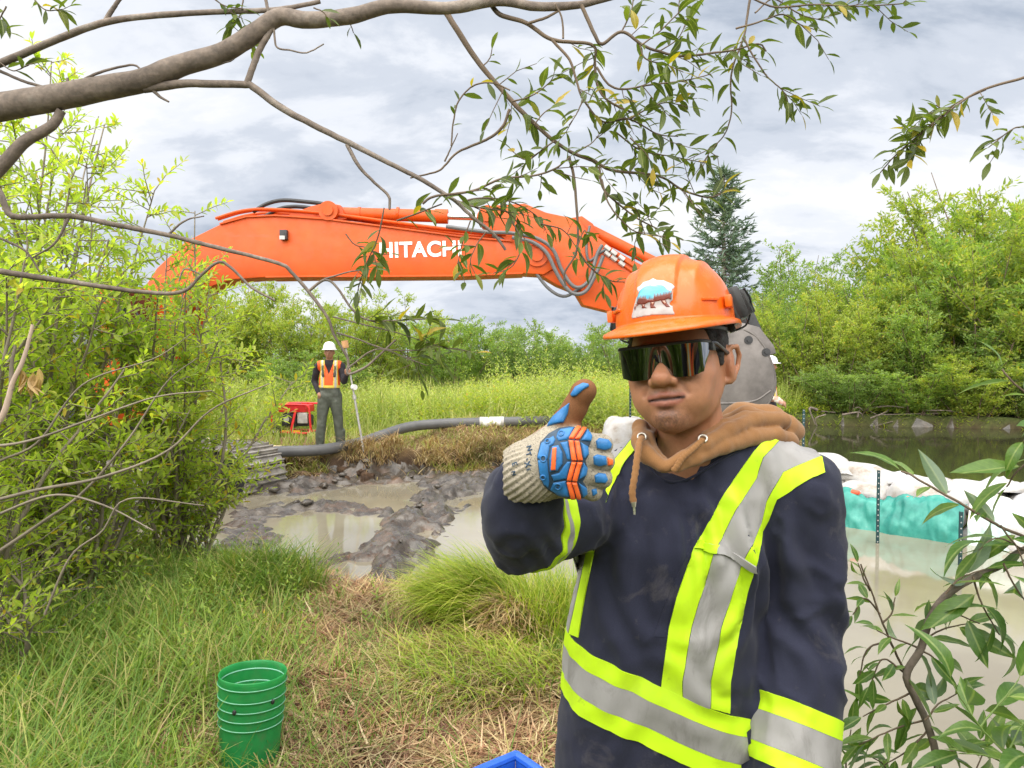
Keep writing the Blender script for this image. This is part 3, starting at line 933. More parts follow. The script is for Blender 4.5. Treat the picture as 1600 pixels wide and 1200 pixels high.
    wear = smooth_path([E(800 + (u - 800) * .944, 600 + (v - 600) * .944) for u, v in ((1110, 628), (1150, 627), (1180, 623), (1203, 608))], 16)
    MB().tube(wear - np.array([0, W / 2 + .02, 0]), .014, 6).build('wear_strip', M_steel, bk)
    for s in (-.2, .2):
        MB().prism([E(u, v) + yax * s for u, v in ((1125, 528), (1150, 505), (1178, 512), (1200, 540), (1204, 552), (1190, 556), (1170, 545), (1150, 540))], yax, .05, .008).build('ear', M_steel, bk)
    for (u, v) in ((1148, 533), (1174, 551)):
        MB().cyl(E(u, v) - yax * (W / 2 + .03), E(u, v) + yax * (W / 2 + .03), .055, n=20).cyl(E(u, v) - yax * (W / 2 + .045), E(u, v) + yax * (W / 2 + .045), .025, n=16).build('pin', M_dark, bk)
    for k in range(5):
        y = -W / 2 + .1 + k * (W - .2) / 4
        a = E(1045, 655) + yax * y
        MB().prism([a + Vector((.05, 0, .05)), a + Vector((-.22, 0, -.02)), a + Vector((.02, 0, -.06))], yax, .09, .01).build('tooth', M_steel, bk)
    # hoses along the boom and arm
    fr = yax * -.25
    def hose(pts, r=.022, dy=-.27, mat=M_rub, par=boom, name='hose'):
        pp = smooth_path([E(*p) + yax * dy for p in pts], max(14, len(pts) * 6))
        MB().tube(pp, r, 8).build(name, mat, par)
    hose([(400, 334), (420, 322), (445, 316), (480, 318), (510, 322), (530, 330)], .028, -.12)
    hose([(412, 336), (432, 325), (455, 321), (482, 323), (505, 328)], .028, .08)
    hose([(700, 360), (760, 368), (800, 370), (838, 378), (862, 395), (875, 425), (890, 448), (904, 452), (918, 440), (924, 420), (930, 400), (937, 388)], .026, -.30, M_hose)
    hose([(800, 377), (830, 384), (852, 400), (866, 428), (878, 448), (893, 462), (912, 458), (928, 430), (938, 405)], .026, -.33, M_hose)
    hose([(770, 372), (805, 390), (830, 420), (855, 452), (880, 465), (905, 452)], .022, -.2, M_hose)
    hose([(919, 357), (914, 385), (918, 410), (935, 398), (945, 392)], .018, -.2, M_hose, arm)
    # steel lines with fittings on the arm
    for k, off in enumerate((0, 9)):
        pts = [(945, 390 + off), (960, 400 + off), (990, 421 + off), (1040, 446 + off)]
        hose(pts, .016, -.2, M_or, arm, 'pipe')
        m = MB()
        for (u, v) in ((946, 391 + off), (956, 398 + off), (968, 406 + off)):
            m.cyl(E(u - 4, v - 3) - yax * .2, E(u + 4, v + 3) - yax * .2, .032, n=6)
        m.build('fitting', M_grey, arm)
    for dy, r in ((-.18, .02), (-.1, .02), (.1, .02)):
        hose([(345, 345), (385, 333.5), (430, 331), (520, 338), (620, 351), (722, 364), (790, 370)], r, dy, M_or, boom, 'pipe')
    # lamp on the boom
    lp = MB().box(E(453, 372) - yax * .27, (.10, .08, .13), bev=.012).build('work_lamp', M_dark, boom)
    MB().box(E(452, 377) - yax * .315, (.07, .015, .05)).build('lens', M_grey, lp)
    # lettering
    cu = bpy.data.curves.new('lettering', 'FONT'); cu.body = 'HITACHI'; cu.size = 0.30; cu.extrude = 0.003; cu.offset = 0.0085; cu.space_character = 1.04
    tmp = bpy.data.objects.new('tmp_text', cu); COL.objects.link(tmp)
    bpy.context.view_layer.update()
    me = bpy.data.meshes.new_from_object(tmp.evaluated_get(bpy.context.evaluated_depsgraph_get()))
    bpy.data.objects.remove(tmp)
    co = np.zeros(len(me.vertices) * 3, np.float32); me.vertices.foreach_get('co', co); co = co.reshape(-1, 3)
    A, B = E(598, 407), E(723, 404)
    w = co[:, 0].max() - co[:, 0].min(); hh = co[:, 1].max() - co[:, 1].min()
    co[:, 0] = (co[:, 0] - co[:, 0].min()) / w * (B - A).length
    co[:, 1] = (co[:, 1] - co[:, 1].min()) / hh * 0.215
    me.vertices.foreach_set('co', co.ravel()); me.update()
    me.materials.clear(); me.materials.append(M_white)
    tx = link('lettering', me, boom)
    tx.location = A + yax * -.2335
    tx.rotation_euler = (R(90), math.atan2(A.z - B.z, (B - A).x), 0)
    # house
    hx, hz0 = -0.6, 1.25
    house = MB().box((hx - 1.0, .2, hz0 + .62), (2.7, 2.7, 1.15), bev=.08)
    house = house.build('engine_house', M_or, root)
    MB().box((hx - 2.75, .2, hz0 + .55), (.75, 2.75, 1.2), bev=.22).build('counterweight', M_or, root)
    MB().box((hx - .2, .2, hz0 - .03), (3.2, 2.3, .2), bev=.03).build('deck', M_dark, root)
    cabo = MB().box((hx + .95, -.75, hz0 + .95), (1.55, 1.0, 1.75), bev=.09).build('cab', M_or, root)
    MB().box((hx + 1.74, -.75, hz0 + 1.15), (.02, .82, 1.2), bev=.005).build('windscreen', M_glass, cabo)
    MB().box((hx + .95, -1.26, hz0 + 1.2), (1.2, .02, .95), bev=.005).build('side_window', M_glass, cabo)
    MB().box((hx - .7, .75, hz0 + 1.3), (.9, .9, .3), bev=.05).build('hood', M_or, house)
    MB().cyl((hx - 1.2, .9, hz0 + 1.2), (hx - 1.2, .9, hz0 + 1.75), .07, n=16).build('exhaust_pipe', M_dark, house)
    MB().box((hx + .9, -1.285, hz0 + .3), (1.0, .04, .5), bev=.02).build('door', M_dark, cabo)
    rl = MB()
    rl.tube([(hx + .6, -1.2, hz0 + .2), (hx + 1.9, -1.25, hz0 + .25), (hx + 1.95, -1.25, hz0 + 1.0)], .022, 6)
    rl.build('handrail', M_dark, root)
    MB().cyl((hx, 0, hz0 - .5), (hx, 0, hz0 - .1), .75, n=28).build('slew_ring', M_dark, root)
    for s in (-.45, .45):
        b = MB().cyl((hx + 1.4, s, hz0 + .15), Vector(E(330, 425)) + yax * s * .7, .085, n=18).build('boom_cylinder', M_or, root)
    # undercarriage: each track a loop of separate pads
    ang = R(-24)
    tdir = Vector((math.cos(ang), math.sin(ang), 0)); tside = Vector((-tdir.y, tdir.x, 0))
    L, r = 3.6, 0.40
    padme = MB().box((0, 0, 0), (.155, .80, .03), bev=.006).box((.05, 0, .028), (.02, .80, .05), bev=.004).box((-.05, 0, .028), (.02, .80, .04), bev=.004).bm
    padme = mesh_bm('pad', padme, M_grey_pad); first = True
    for s in (-1.15, 1.15):
        tr = empty('track'); tr.parent = root
        c = Vector((hx + .55, 0.1, .46)) + tside * s
        MB().box(c, (L * .9, .45, .42), Quaternion((0, 0, 1), ang).to_matrix(), .05).build('track_frame', M_dark, tr)
        for e in (-1, 1):
            q = c + tdir * e * L / 2
            MB().cyl(q - tside * .22, q + tside * .22, r - .06, n=28).cyl(q - tside * .26, q + tside * .26, .14, n=18).build('idler', M_dark, tr)
        for k in range(7):
            q = c + tdir * (-L * .42 + k * L * .14) - Vector((0, 0, r - .14))
            MB().cyl(q - tside * .2, q + tside * .2, .11, n=16).build('roller', M_dark, tr)
        per = 2 * L + 2 * math.pi * r
        npad = int(per / .172)
        for k in range(npad):
            sarc = k / npad * per
            if sarc < L: p, a = (-L / 2 + sarc, r), 0.0
            elif sarc < L + math.pi * r:
                f = (sarc - L) / r; p, a = (L / 2 + r * math.sin(f), r * math.cos(f)), f
            elif sarc < 2 * L + math.pi * r: p, a = (L / 2 - (sarc - L - math.pi * r), -r), math.pi
            else:
                f = (sarc - 2 * L - math.pi * r) / r; p, a = (-L / 2 - r * math.sin(f), -r * math.cos(f)), math.pi + f
            o = link('track_pad', padme, tr)
            M = Matrix((tdir, tside, (0, 0, 1))).transposed().to_4x4()
            o.matrix_local = Matrix.Translation(c + tdir * p[0] + Vector((0, 0, p[1]))) @ M @ Matrix.Rotation(a, 4, 'Y')
    return root
t = NT('muddy_track_steel', 0.5, 0.3)
n = t.noise(5, 6, .65)
t.base(t.ramp(n, [(0.3, (0.12, 0.105, 0.09)), (0.55, (0.36, 0.33, 0.29)), (0.75, (0.55, 0.53, 0.5))])); M_grey_pad = t.m
excavator = build_excavator()
# ------------------------------------------------------------------ hose, generator, dam, posts, buckets
M_blk_b = plain('black_lug', (.02, .02, .02), .4)
def tube_obj(name, pts, rad, mat, parent=None, n=12, step=.08):
    pp = smooth_path(pts, max(8, int(np.linalg.norm(np.diff(np.array([tuple(p) for p in pts]), axis=0), axis=1).sum() / step)))
    r = np.interp(np.linspace(0, 1, len(pp)), np.linspace(0, 1, len(np.atleast_1d(rad))), np.atleast_1d(rad))
    return MB().tube(pp, r, n).build(name, mat, parent, True)
def G3(u, v, z): 
    p = G(u, v, z); return (p.x, p.y, p.z)
hp = [G3(330, 712, .14), G3(430, 706, .14), G3(500, 703, .15)] + [tuple(PY(u, v, y)) for u, v, y in ((560, 694, 12.2), (600, 679, 12.55), (640, 667, 12.85), (690, 662, 13.0), (750, 661, 13.05), (822, 662, 13.05), (900, 668, 13.2))]
hp = [(a, b, max(gz(a, b) + .09, c)) for a, b, c in hp]
hroot = empty('hose', hp[4]); tag(hroot, 'fat grey suction hose lying along the far bank behind the worker', 'hose')
hpl = np.array(hp) - np.array(hp[4])
sp_ = smooth_path(hpl, 150)
rr = .088 + .003 * np.cos(np.arange(150) * np.pi)
MB().tube(sp_, rr, 14).build('pipe', M_hose, hroot, True)
seg = smooth_path(hpl, 300)
us = np.array([proj(Vector(q) + Vector(hp[4]))[0] for q in seg])
band = seg[(us > 752) & (us < 786)]
MB().tube(band, .0945, 16).build('white_band', M_white, hroot, True)
for k in (0, len(band) // 2, len(band) - 1):
    c = band[k]; dd = np.array([.028, 0, 0]); MB().cyl(c - dd, c + dd, .101, n=16).build('clamp', M_grey, hroot)
# generator
gp = G(458, 690, .02)
gen = empty('generator', (gp.x, gp.y + .25, gz(gp.x, gp.y) + .02), R(-8)); tag(gen, 'red framed petrol generator standing on the bank beside the worker', 'generator')
M_red = plain('red_paint', (.62, .025, .025), .4, var=.15)
m = MB()
for y in (-.26, .26):
    m.tube(smooth_path([(-.36, y, .06), (-.38, y, .30), (-.34, y, .55), (-.2, y, .58), (.2, y, .58), (.35, y, .55), (.38, y, .30), (.36, y, .06), (0, y, .05), (-.36, y, .06)], 50), .022, 8)
for x in (-.34, 0, .34): m.cyl((x, -.26, .06), (x, .26, .06), .018, n=8)
m.build('frame', M_red, gen, True)
MB().box((0, 0, .50), (.56, .42, .14), bev=.04).build('fuel_tank', M_red, gen)
MB().cyl((0.05, 0, .57), (.05, 0, .60), .045, n=16).build('cap', M_dark, gen)
MB().box((-.08, 0, .28), (.30, .34, .26), bev=.03).box((.18, 0, .27), (.22, .30, .22), bev=.05).build('engine', M_dark, gen)
MB().cyl((-.10, -.18, .30), (-.10, -.23, .30), .10, n=20).build('recoil_cover', M_dark, gen)
MB().cyl((-.10, -.232, .30), (-.10, -.245, .30), .055, n=18).build('recoil_hub', M_grey, gen)
MB().box((.22, -.23, .33), (.20, .03, .20), bev=.01).build('control_panel', M_grey, gen)
MB().box((.06, -.275, .30), (.045, .02, .46), Quaternion((0, 1, 0), .25).to_matrix(), .006).build('brace', M_red, gen)
MB().box((.0, -.255, .07), (.36, .02, .05), bev=.006).build('label_plate', plain('yellow_paint', (.75, .38, .02), .4), gen)
for s in (-.3,):
    for y in (-.3, .3):
        w = MB().cyl((s, y - .03, .09), (s, y + .03, .09), .10, n=22).build('wheel', M_rub, gen)
        MB().cyl((s, y - .035, .09), (s, y + .035, .09), .045, n=16).build('hub', M_grey, w)
# sand bags of the dam
def bag_mesh(seed, L=.62, W=.42, H=.22, drap=.5):
    rg2 = np.random.default_rng(seed)
    nu, nv = 28, 18
    u = np.linspace(0, 2 * np.pi, nu, endpoint=False); v = np.linspace(-np.pi / 2, np.pi / 2, nv)
    U, Vv = np.meshgrid(u, v, indexing='ij')
    f = lambda c, e: np.sign(c) * np.abs(c) ** e
    x = f(np.cos(Vv), .55) * f(np.cos(U), .5) * L / 2; y = f(np.cos(Vv), .55) * f(np.sin(U), .5) * W / 2; z = f(np.sin(Vv), .8) * H / 2
    p = np.stack([x, y, z], -1)
    n = p / (np.linalg.norm(p, axis=-1, keepdims=True) + 1e-6)
    k = fbm(p * 5 + seed * 3.3, 3, seed); k2 = 1 - np.abs(fbm(p * 11 + seed, 2, seed + 5))
    p = p + n * (.030 * k + .016 * k2)[..., None]
    e = np.abs(x) / (L / 2)
    p[..., 2] -= .06 * e ** 3 + .02 * fbm(p * 3, 2, seed + 9)
    i = np.arange(nu)[:, None]; j = np.arange(nv - 1)[None, :]
    F = np.stack([i * nv + j, ((i + 1) % nu) * nv + j, ((i + 1) % nu) * nv + j + 1, i * nv + j + 1], -1).reshape(-1, 4)
    return mesh_np('sandbag', p.reshape(-1, 3), F, M_bag)
t = NT('white_woven_bag', .6, 0, .4)
n = t.noise(3.5, 6, .65); n2 = t.noise(140, 3)
c = t.ramp(n, [(.36, (.47, .47, .48)), (.54, (.40, .38, .355)), (.68, (.24, .185, .14))])
t.base(c); t.bump(t.noise(16, 5, .6), .6, .02); M_bag = t.m
bags = [bag_mesh(k) for k in range(6)]
rgb = random.Random(12); nb = 0
arc = np.concatenate([[0], np.cumsum(np.linalg.norm(np.diff(DAM, axis=0), axis=1))])
def dam_at(s, off=0.0):
    i = min(max(np.searchsorted(arc, s) - 1, 0), len(DAM) - 2); f = (s - arc[i]) / (arc[i + 1] - arc[i])
    p = DAM[i] + (DAM[i + 1] - DAM[i]) * f; d = DAM[i + 1] - DAM[i]; d = d / np.linalg.norm(d)
    nrm = np.array([-d[1], d[0], 0])
    return p + nrm * off, d
where = ['at the far left end of the dam', 'in the part of the dam behind the shoulder', 'behind the dark post', 'in the middle of the dam', 'behind the near willow leaves', 'by the right edge of the view']
laid = []
for row, (z, offs, stepb) in enumerate(((-.36, (-.28,), .56), (-.17, (-.18,), .55), (.02, (-.02, .26), .54), (.17, (.10,), .56))):
    for q, off in enumerate(offs):
        s = .2 + (row % 2) * .27
        while s < arc[-1] - 1.4:
            p, d = dam_at(s, off + rgb.uniform(-.05, .05))
            if not (row == 3 and rgb.random() < .25):
                o = link('sandbag', bags[rgb.randrange(6)])
                o.location = (p[0], p[1], z + .06 + rgb.uniform(-.03, .04)); o.rotation_euler = (rgb.uniform(-.12, .12), rgb.uniform(-.12, .12), math.atan2(d[1], d[0]) + rgb.uniform(-.3, .3) + (math.pi / 2 if rgb.random() < .25 else 0))
                sc = rgb.uniform(.9, 1.15); o.scale = (sc, sc, sc * rgb.uniform(.9, 1.2))
                wh = where[min(int(s / (arc[-1] - 1.4) * 6), 5)]
                laid.append((o, ('half sunk bottom', 'second', 'upper', 'river side' , 'topmost')[row + (1 if row == 3 or q == 1 else 0)], wh))
            s += stepb * rgb.uniform(.92, 1.1)
for o, lay, wh in laid:
    k = sum(1 for b in laid[:[x[0] for x in laid].index(o) + 1] if b[1:] == (lay, wh))
    tag(o, 'white sandbag, %s layer, %s %s' % (lay, ('first', 'second', 'third', 'fourth', 'fifth')[k - 1], wh), 'sandbag', 'white sandbags of the dam')
# plastic sheet over the crest and the silt curtain on the pit side
def strip(name, s0, s1, prof, mat, label, cat, n=150, seed=1, wob=.03, sag=.0):
    """a hanging or draped sheet along the dam; prof: list of (offset, z)"""
    prof = np.array(prof); m = 22
    pf = smooth_path(np.column_stack([prof, np.zeros(len(prof))]), m)
    V = []
    for s in np.linspace(s0, s1, n):
        for k in range(m):
            p, d = dam_at(s, pf[k, 0]); V.append((p[0], p[1], pf[k, 1]))
    V = np.array(V)
    w = fbm(V * np.array([3.2, 3.2, 1.6]), 4, seed) * wob + (1 - np.abs(fbm(V * np.array([6.5, 6.5, 2.2]), 3, seed + 3))) * wob * .8
    V[:, 2] += sag * np.tile(np.linspace(1, 0, m), n) * fbm(V * np.array([2.4, 2.4, 0]), 3, seed + 7)
    i = np.arange(n - 1)[:, None]; j = np.arange(m - 1)[None, :]
    F = np.stack([i * m + j, i * m + j + 1, (i + 1) * m + j + 1, (i + 1) * m + j], -1).reshape(-1, 4)
    N = vnormals(V, F)
    V = V + N * w[:, None]
    o = link(name, mesh_np(name, V, F, mat))
    md = o.modifiers.new('thickness', 'SOLIDIFY'); md.thickness = .004
    tag(o, label, cat); return o
t = NT('white_plastic_sheet', .45, 0, .5)
n = t.noise(2.6, 6, .7)
c = t.ramp(n, [(.40, (.48, .48, .49)), (.55, (.41, .39, .365)), (.66, (.25, .20, .155))])
t.base(c); t.bump(t.noise(20, 5, .6), .5, .02); M_sheet = t.m
strip('plastic_sheet', .3, arc[-1] - .2, [(-.06, .20), (.02, .27), (.12, .30), (.24, .27), (.36, .15), (.44, -.05)], M_sheet, 'crumpled white plastic sheet draped over the crest of the sandbag dam', 'plastic sheet', seed=3, wob=.085)
t = NT('teal_curtain', .4, 0, .5)
n = t.noise(4, 5, .6)
c = t.ramp(n, [(.32, (.02, .20, .17)), (.5, (.05, .33, .27)), (.62, (.10, .42, .35)), (.75, (.34, .52, .46))])
t.base(c)
tr = t.n('ShaderNodeBsdfTranslucent'); t.l(c, tr.inputs[0]); mx = t.n('ShaderNodeMixShader'); mx.inputs[0].default_value = .25
t.l(t.b.outputs[0], mx.inputs[1]); t.l(tr.outputs[0], mx.inputs[2]); t.l(mx.outputs[0], t.out.inputs[0]); M_teal = t.m
def arc_of_u(u):
    k = np.argmin([abs(proj(q)[0] - u) for q in DAM]); return arc[k]
sA, sB, sC = arc_of_u(1215), arc_of_u(1512), arc_of_u(1700)
strip('silt_curtain', sA, sB, [(-.38, .03), (-.48, -.02), (-.53, -.15), (-.57, -.34)], M_teal, 'teal green silt curtain hanging in the muddy water before the dam', 'tarpaulin', seed=8, wob=.055, sag=.10)
t = NT('pale_clear_sheet', .35, 0, .5); n = t.noise(3, 5, .6)
t.base(t.ramp(n, [(.35, (.34, .50, .45)), (.55, (.55, .62, .58)), (.72, (.62, .50, .40))])); M_pale = t.m
strip('curtain_sheet', sB + .02, sC, [(-.30, .14), (-.44, .02), (-.52, -.15), (-.58, -.34)], M_pale, 'pale cloudy plastic curtain right of the teal one', 'tarpaulin', seed=11, wob=.06, sag=.10)
M_flo = plain('float_orange', (.80, .10, .04), .5, var=.2)
for u, v in ((1363, 778), (1437, 793)):
    p = G(u, v + 8, .02); s = arc_of_u(u); q, d = dam_at(s, -.44)
    o = MB().cyl(Vector((q[0], q[1], .08)) - Vector(d) * .04, Vector((q[0], q[1], .08)) + Vector(d) * .04, .030, .026, n=16).cyl(Vector((q[0], q[1], .08)) - Vector(d) * .06, Vector((q[0], q[1], .08)) + Vector(d) * .06, .008, n=8).build('float', M_flo)
    tag(o, 'small orange float on the rim of the teal curtain %s' % ('beside the dark post' if u < 1400 else 'where the pale sheet begins'), 'float', 'orange floats of the curtain')
# steel posts
M_post = plain('post_green', (.012, .045, .05), .45, .3, var=.3)
def post(u, vtop, d, zb, label, r=.02):
    a = P(u, vtop, d); x, y = a.x, a.y
    o = empty('steel_post', (x, y, zb)); tag(o, label, 'post', 'dark steel T posts'); h = a.z - zb
    MB().box((0, 0, h / 2), (.034, .006, h), bev=.001).box((0, .016, h / 2), (.006, .03, h), bev=.001).build('post', M_post, o)
    k = 0
    while .08 + k * .055 < h:
        MB().cyl((0, -.0045, .08 + k * .055), (0, -.0025, .08 + k * .055), .007, n=8).build('hole_mark', M_grey, o); k += 1
    return o
post(1373, 735, 7.55, -.75, 'dark green steel post with pale holes standing in the water before the teal curtain')
post(1256, 640, 9.8, -.6, 'dark green steel post at the far end of the dam beside the brown hood')
post(985, 598, 11.8, 0, 'dark steel post standing beside the white bag left of the head of the man')
post(1502, 800, 6.75, -.7, 'thin rusty post behind the near willow leaves', .012)
# white bulk bag on the far bank
bp_ = P(978, 685, 11.9)
o = link('bulk_bag', bag_mesh(31, .75, .6, .62)); o.location = (bp_.x, bp_.y, .34); tag(o, 'slumped white bulk bag on the far bank left of the brown hood', 'bag')
o = link('bulk_bag', bag_mesh(33, .7, .6, .4)); o.location = (bp_.x + .75, bp_.y + .1, .2); o.rotation_euler = (0, 0, .6); tag(o, 'lower white bulk bag hidden behind the brown hood', 'bag')
# things lying beside the excavator, seen through the willow
M_tarp = plain('green_tarp', (.012, .15, .11), .5, var=.25)
q = P(322, 690, 12.3)
tp = link('tarpaulin', bag_mesh(41, .75, .5, .30)); tp.data.materials.clear(); tp.data.materials.append(M_tarp); tp.location = (q.x, q.y, .15); tag(tp, 'small dark green tarpaulin heap behind the excavator track', 'tarpaulin')
M_tan = plain('tan_sack', (.55, .45, .26), .7, var=.2)
for k in range(5):
    q = P(322 + k * 27, 708 - (k % 2) * 4, 11.95)
    o = link('sack', bag_mesh(50 + k, .38, .3, .2)); o.data.materials.clear(); o.data.materials.append(M_tan); o.location = (q.x, q.y, max(gz(q.x, q.y), 0) + .08)
    tag(o, ['tan sack leftmost by the green tarpaulin', 'tan sack under the tip of the green tarpaulin', 'tan sack midway between tarpaulin and hose', 'tan sack near the hose end', 'tan sack touching the hose beside the generator'][k], 'sack', 'tan sacks on the bank')
# swamp mats in front of the machine
M_wood = plain('mat_timber', (.36, .31, .25), .8, var=.35, scale=7, bump=.4)
mat_o = empty('timber_mat', (-3.75, 7.55, gz(-3.75, 7.55) + .12), R(-24)); tag(mat_o, 'muddy timber mat lying under the willow in front of the tracks', 'timber mat')
pl = mesh_bm('plank', MB().box((0, 0, 0), (.10, 1.9, .07), bev=.012).bm, M_wood)
for k in range(13):
    o = link('plank', pl, mat_o); o.location = (-.75 + k * .125, 0, .01 * math.sin(k * 2.2)); o.rotation_euler = (0, 0, .02 * math.sin(k * 5.1))
for y in (-.6, .6): MB().box((0, y, -.07), (1.7, .12, .06), bev=.01).build('bearer', M_wood, mat_o)
# green bottomless bucket on the near bank
bq = G(389, 1188, .02)
t = NT('green_plastic', .32, 0, .5)
n = t.noise(18, 5, .6)
c = t.ramp(n, [(.3, (.03, .28, .085)), (.65, (.05, .37, .12)), (.8, (.16, .44, .20))])
sz = t.n('ShaderNodeSeparateXYZ'); t.l(t.n('ShaderNodeTexCoord').outputs['Object'], sz.inputs[0])
mr = t.n('ShaderNodeMapRange'); t.l(sz.outputs[2], mr.inputs[0]); mr.inputs[1].default_value = .30; mr.inputs[2].default_value = .02; mr.inputs[3].default_value = .35; mr.inputs[4].default_value = 1.0
mm_ = t.n('ShaderNodeMath', operation='MULTIPLY'); t.l(mr.outputs[0], mm_.inputs[0]); t.l(t.ramp(t.noise(26, 7, .7), [(.50, (0, 0, 0)), (.64, (.75, .75, .75))]), mm_.inputs[1])
c = t.mix(mm_.outputs[0], c, (.17, .15, .10))
t.base(c)
tr = t.n('ShaderNodeBsdfTranslucent'); tr.inputs[0].default_value = (.10, .66, .25, 1); mx = t.n('ShaderNodeMixShader'); mx.inputs[0].default_value = .5
t.l(t.b.outputs[0], mx.inputs[1]); t.l(tr.outputs[0], mx.inputs[2]); t.l(mx.outputs[0], t.out.inputs[0]); M_gpl = t.m
M_ribl = plain('pale_green_rib', (.30, .62, .48), .3, var=.1)
bk = empty('bucket', (bq.x, bq.y, gz(bq.x, bq.y) - .03)); tag(bk, 'green plastic bucket with ribbed rim standing in the grass', 'bucket')
bk.rotation_euler = (R(-3), R(2), 0)
Hb, r0, r1 = .385, .108, .127
def lathe(prof, n=48):
    prof = np.array(prof); m = len(prof); a = np.linspace(0, 2 * np.pi, n, endpoint=False)
    V = np.stack([np.cos(a)[:, None] * prof[None, :, 0], np.sin(a)[:, None] * prof[None, :, 0], np.broadcast_to(prof[None, :, 1], (n, m))], -1).reshape(-1, 3)
    i = np.arange(n)[:, None]; j = np.arange(m - 1)[None, :]
    return V, np.stack([i * m + j, ((i + 1) % n) * m + j, ((i + 1) % n) * m + j + 1, i * m + j + 1], -1).reshape(-1, 4)
rz = lambda z: r0 + (r1 - r0) * z / Hb
prof = [(.02, .006), (r0 - .006, .004), (r0, .008)] + [(rz(z), z) for z in np.linspace(.02, Hb - .02, 14)] + [(r1 + .002, Hb - .004), (r1, Hb), (r1 - .003, Hb - .003)] + [(rz(z) - .0035, z) for z in np.linspace(Hb - .02, .02, 14)] + [(.02, .010)]
link('shell', mesh_np('bucket_shell', *lathe(prof), M_gpl), bk)
for z in (.352, .305, .268, .232, .197):
    V, F = lathe([(rz(z) - .001, z - .004), (rz(z) + .0055, z - .002), (rz(z) + .0055, z + .002), (rz(z) - .001, z + .004)])
    link('rib', mesh_np('rib', V, F, M_gpl), bk)
    V, F = lathe([(rz(z) + .0050, z + .0012), (rz(z) + .0062, z + .0018), (rz(z) + .0050, z + .0034)]); link('rib_edge', mesh_np('rib_edge', V, F, M_ribl), bk)
    V, F = lathe([(rz(z) - .0030, z + .003), (rz(z) - .0052, z), (rz(z) - .0030, z - .003)]); link('rib_edge', mesh_np('rib_edge', V, F, M_ribl), bk)
for a, z in ((-1.75, .275), (-.62, .30)):
    c = np.array([math.cos(a) * (rz(z) + .006), math.sin(a) * (rz(z) + .006), z])
    MB().sph(c, .008, 10, (1, .6, 1.3)).build('handle_lug', M_blk_b, bk)
# blue tote at the lower edge of the view
bt = G(783, 1352, .0)
tote = empty('tote_box', (bt.x - .02, bt.y - .06, gz(bt.x, bt.y)), R(38)); tag(tote, 'bright blue plastic tote with a raised rim at the feet of the man', 'tote box')
M_blue = plain('blue_plastic', (.02, .11, .55), .35, var=.15, scale=14)
hh, L_, W_ = .235, .44, .34
m = MB()
for s in (-1, 1):
    m.box((s * (L_ / 2 - .008), 0, hh / 2), (.014, W_ - .03, hh), bev=.003); m.box((0, s * (W_ / 2 - .008), hh / 2), (L_ - .03, .014, hh), bev=.003)
m.box((0, 0, .008), (L_ - .02, W_ - .02, .014), bev=.003); m.build('wall', M_blue, tote)
m = MB()
for s in (-1, 1):
    m.tube([(s * (L_ / 2), -W_ / 2, hh), (s * (L_ / 2), W_ / 2, hh)], .017, 10); m.tube([(-L_ / 2, s * W_ / 2, hh + .001), (L_ / 2, s * W_ / 2, hh + .001)], .017, 10)
m.build('rim', M_blue, tote)
# ------------------------------------------------------------------ the man in front
from mathutils.geometry import delaunay_2d_cdt
def bvh_of(V, F): return BVHTree.FromPolygons([tuple(v) for v in V], [tuple(int(i) for i in f) for f in F])
def densify(poly, s):
    out = []
    for a, b in zip(poly, poly[1:] + poly[:1]):
        n = max(1, int(math.hypot(b[0] - a[0], b[1] - a[1]) / s))
        for k in range(n): out.append((a[0] + (b[0] - a[0]) * k / n, a[1] + (b[1] - a[1]) * k / n))
    return out
def fill2d(poly, s):
    """triangles that fill a 2D outline at spacing s"""
    pts = densify(poly, s); nb = len(pts)
    pa = np.array(pts)
    xs = np.arange(pa[:, 0].min() + s * .5, pa[:, 0].max(), s); ys = np.arange(pa[:, 1].min() + s * .5, pa[:, 1].max(), s * .87)
    X, Y = np.meshgrid(xs, ys); X = X + (np.arange(len(ys)) % 2)[:, None] * s * .5
    d = sd_poly(X.ravel(), Y.ravel(), pts)
    inner = np.stack([X.ravel(), Y.ravel()], -1)[d > s * .45]
    allp = [Vector(p) for p in pts] + [Vector(p) for p in inner]
    v, e, f, *_ = delaunay_2d_cdt(allp, [(i, (i + 1) % nb) for i in range(nb)], [], 1, 1e-6)
    return np.array([tuple(q) for q in v]), [tuple(t_) for t_ in f], pts
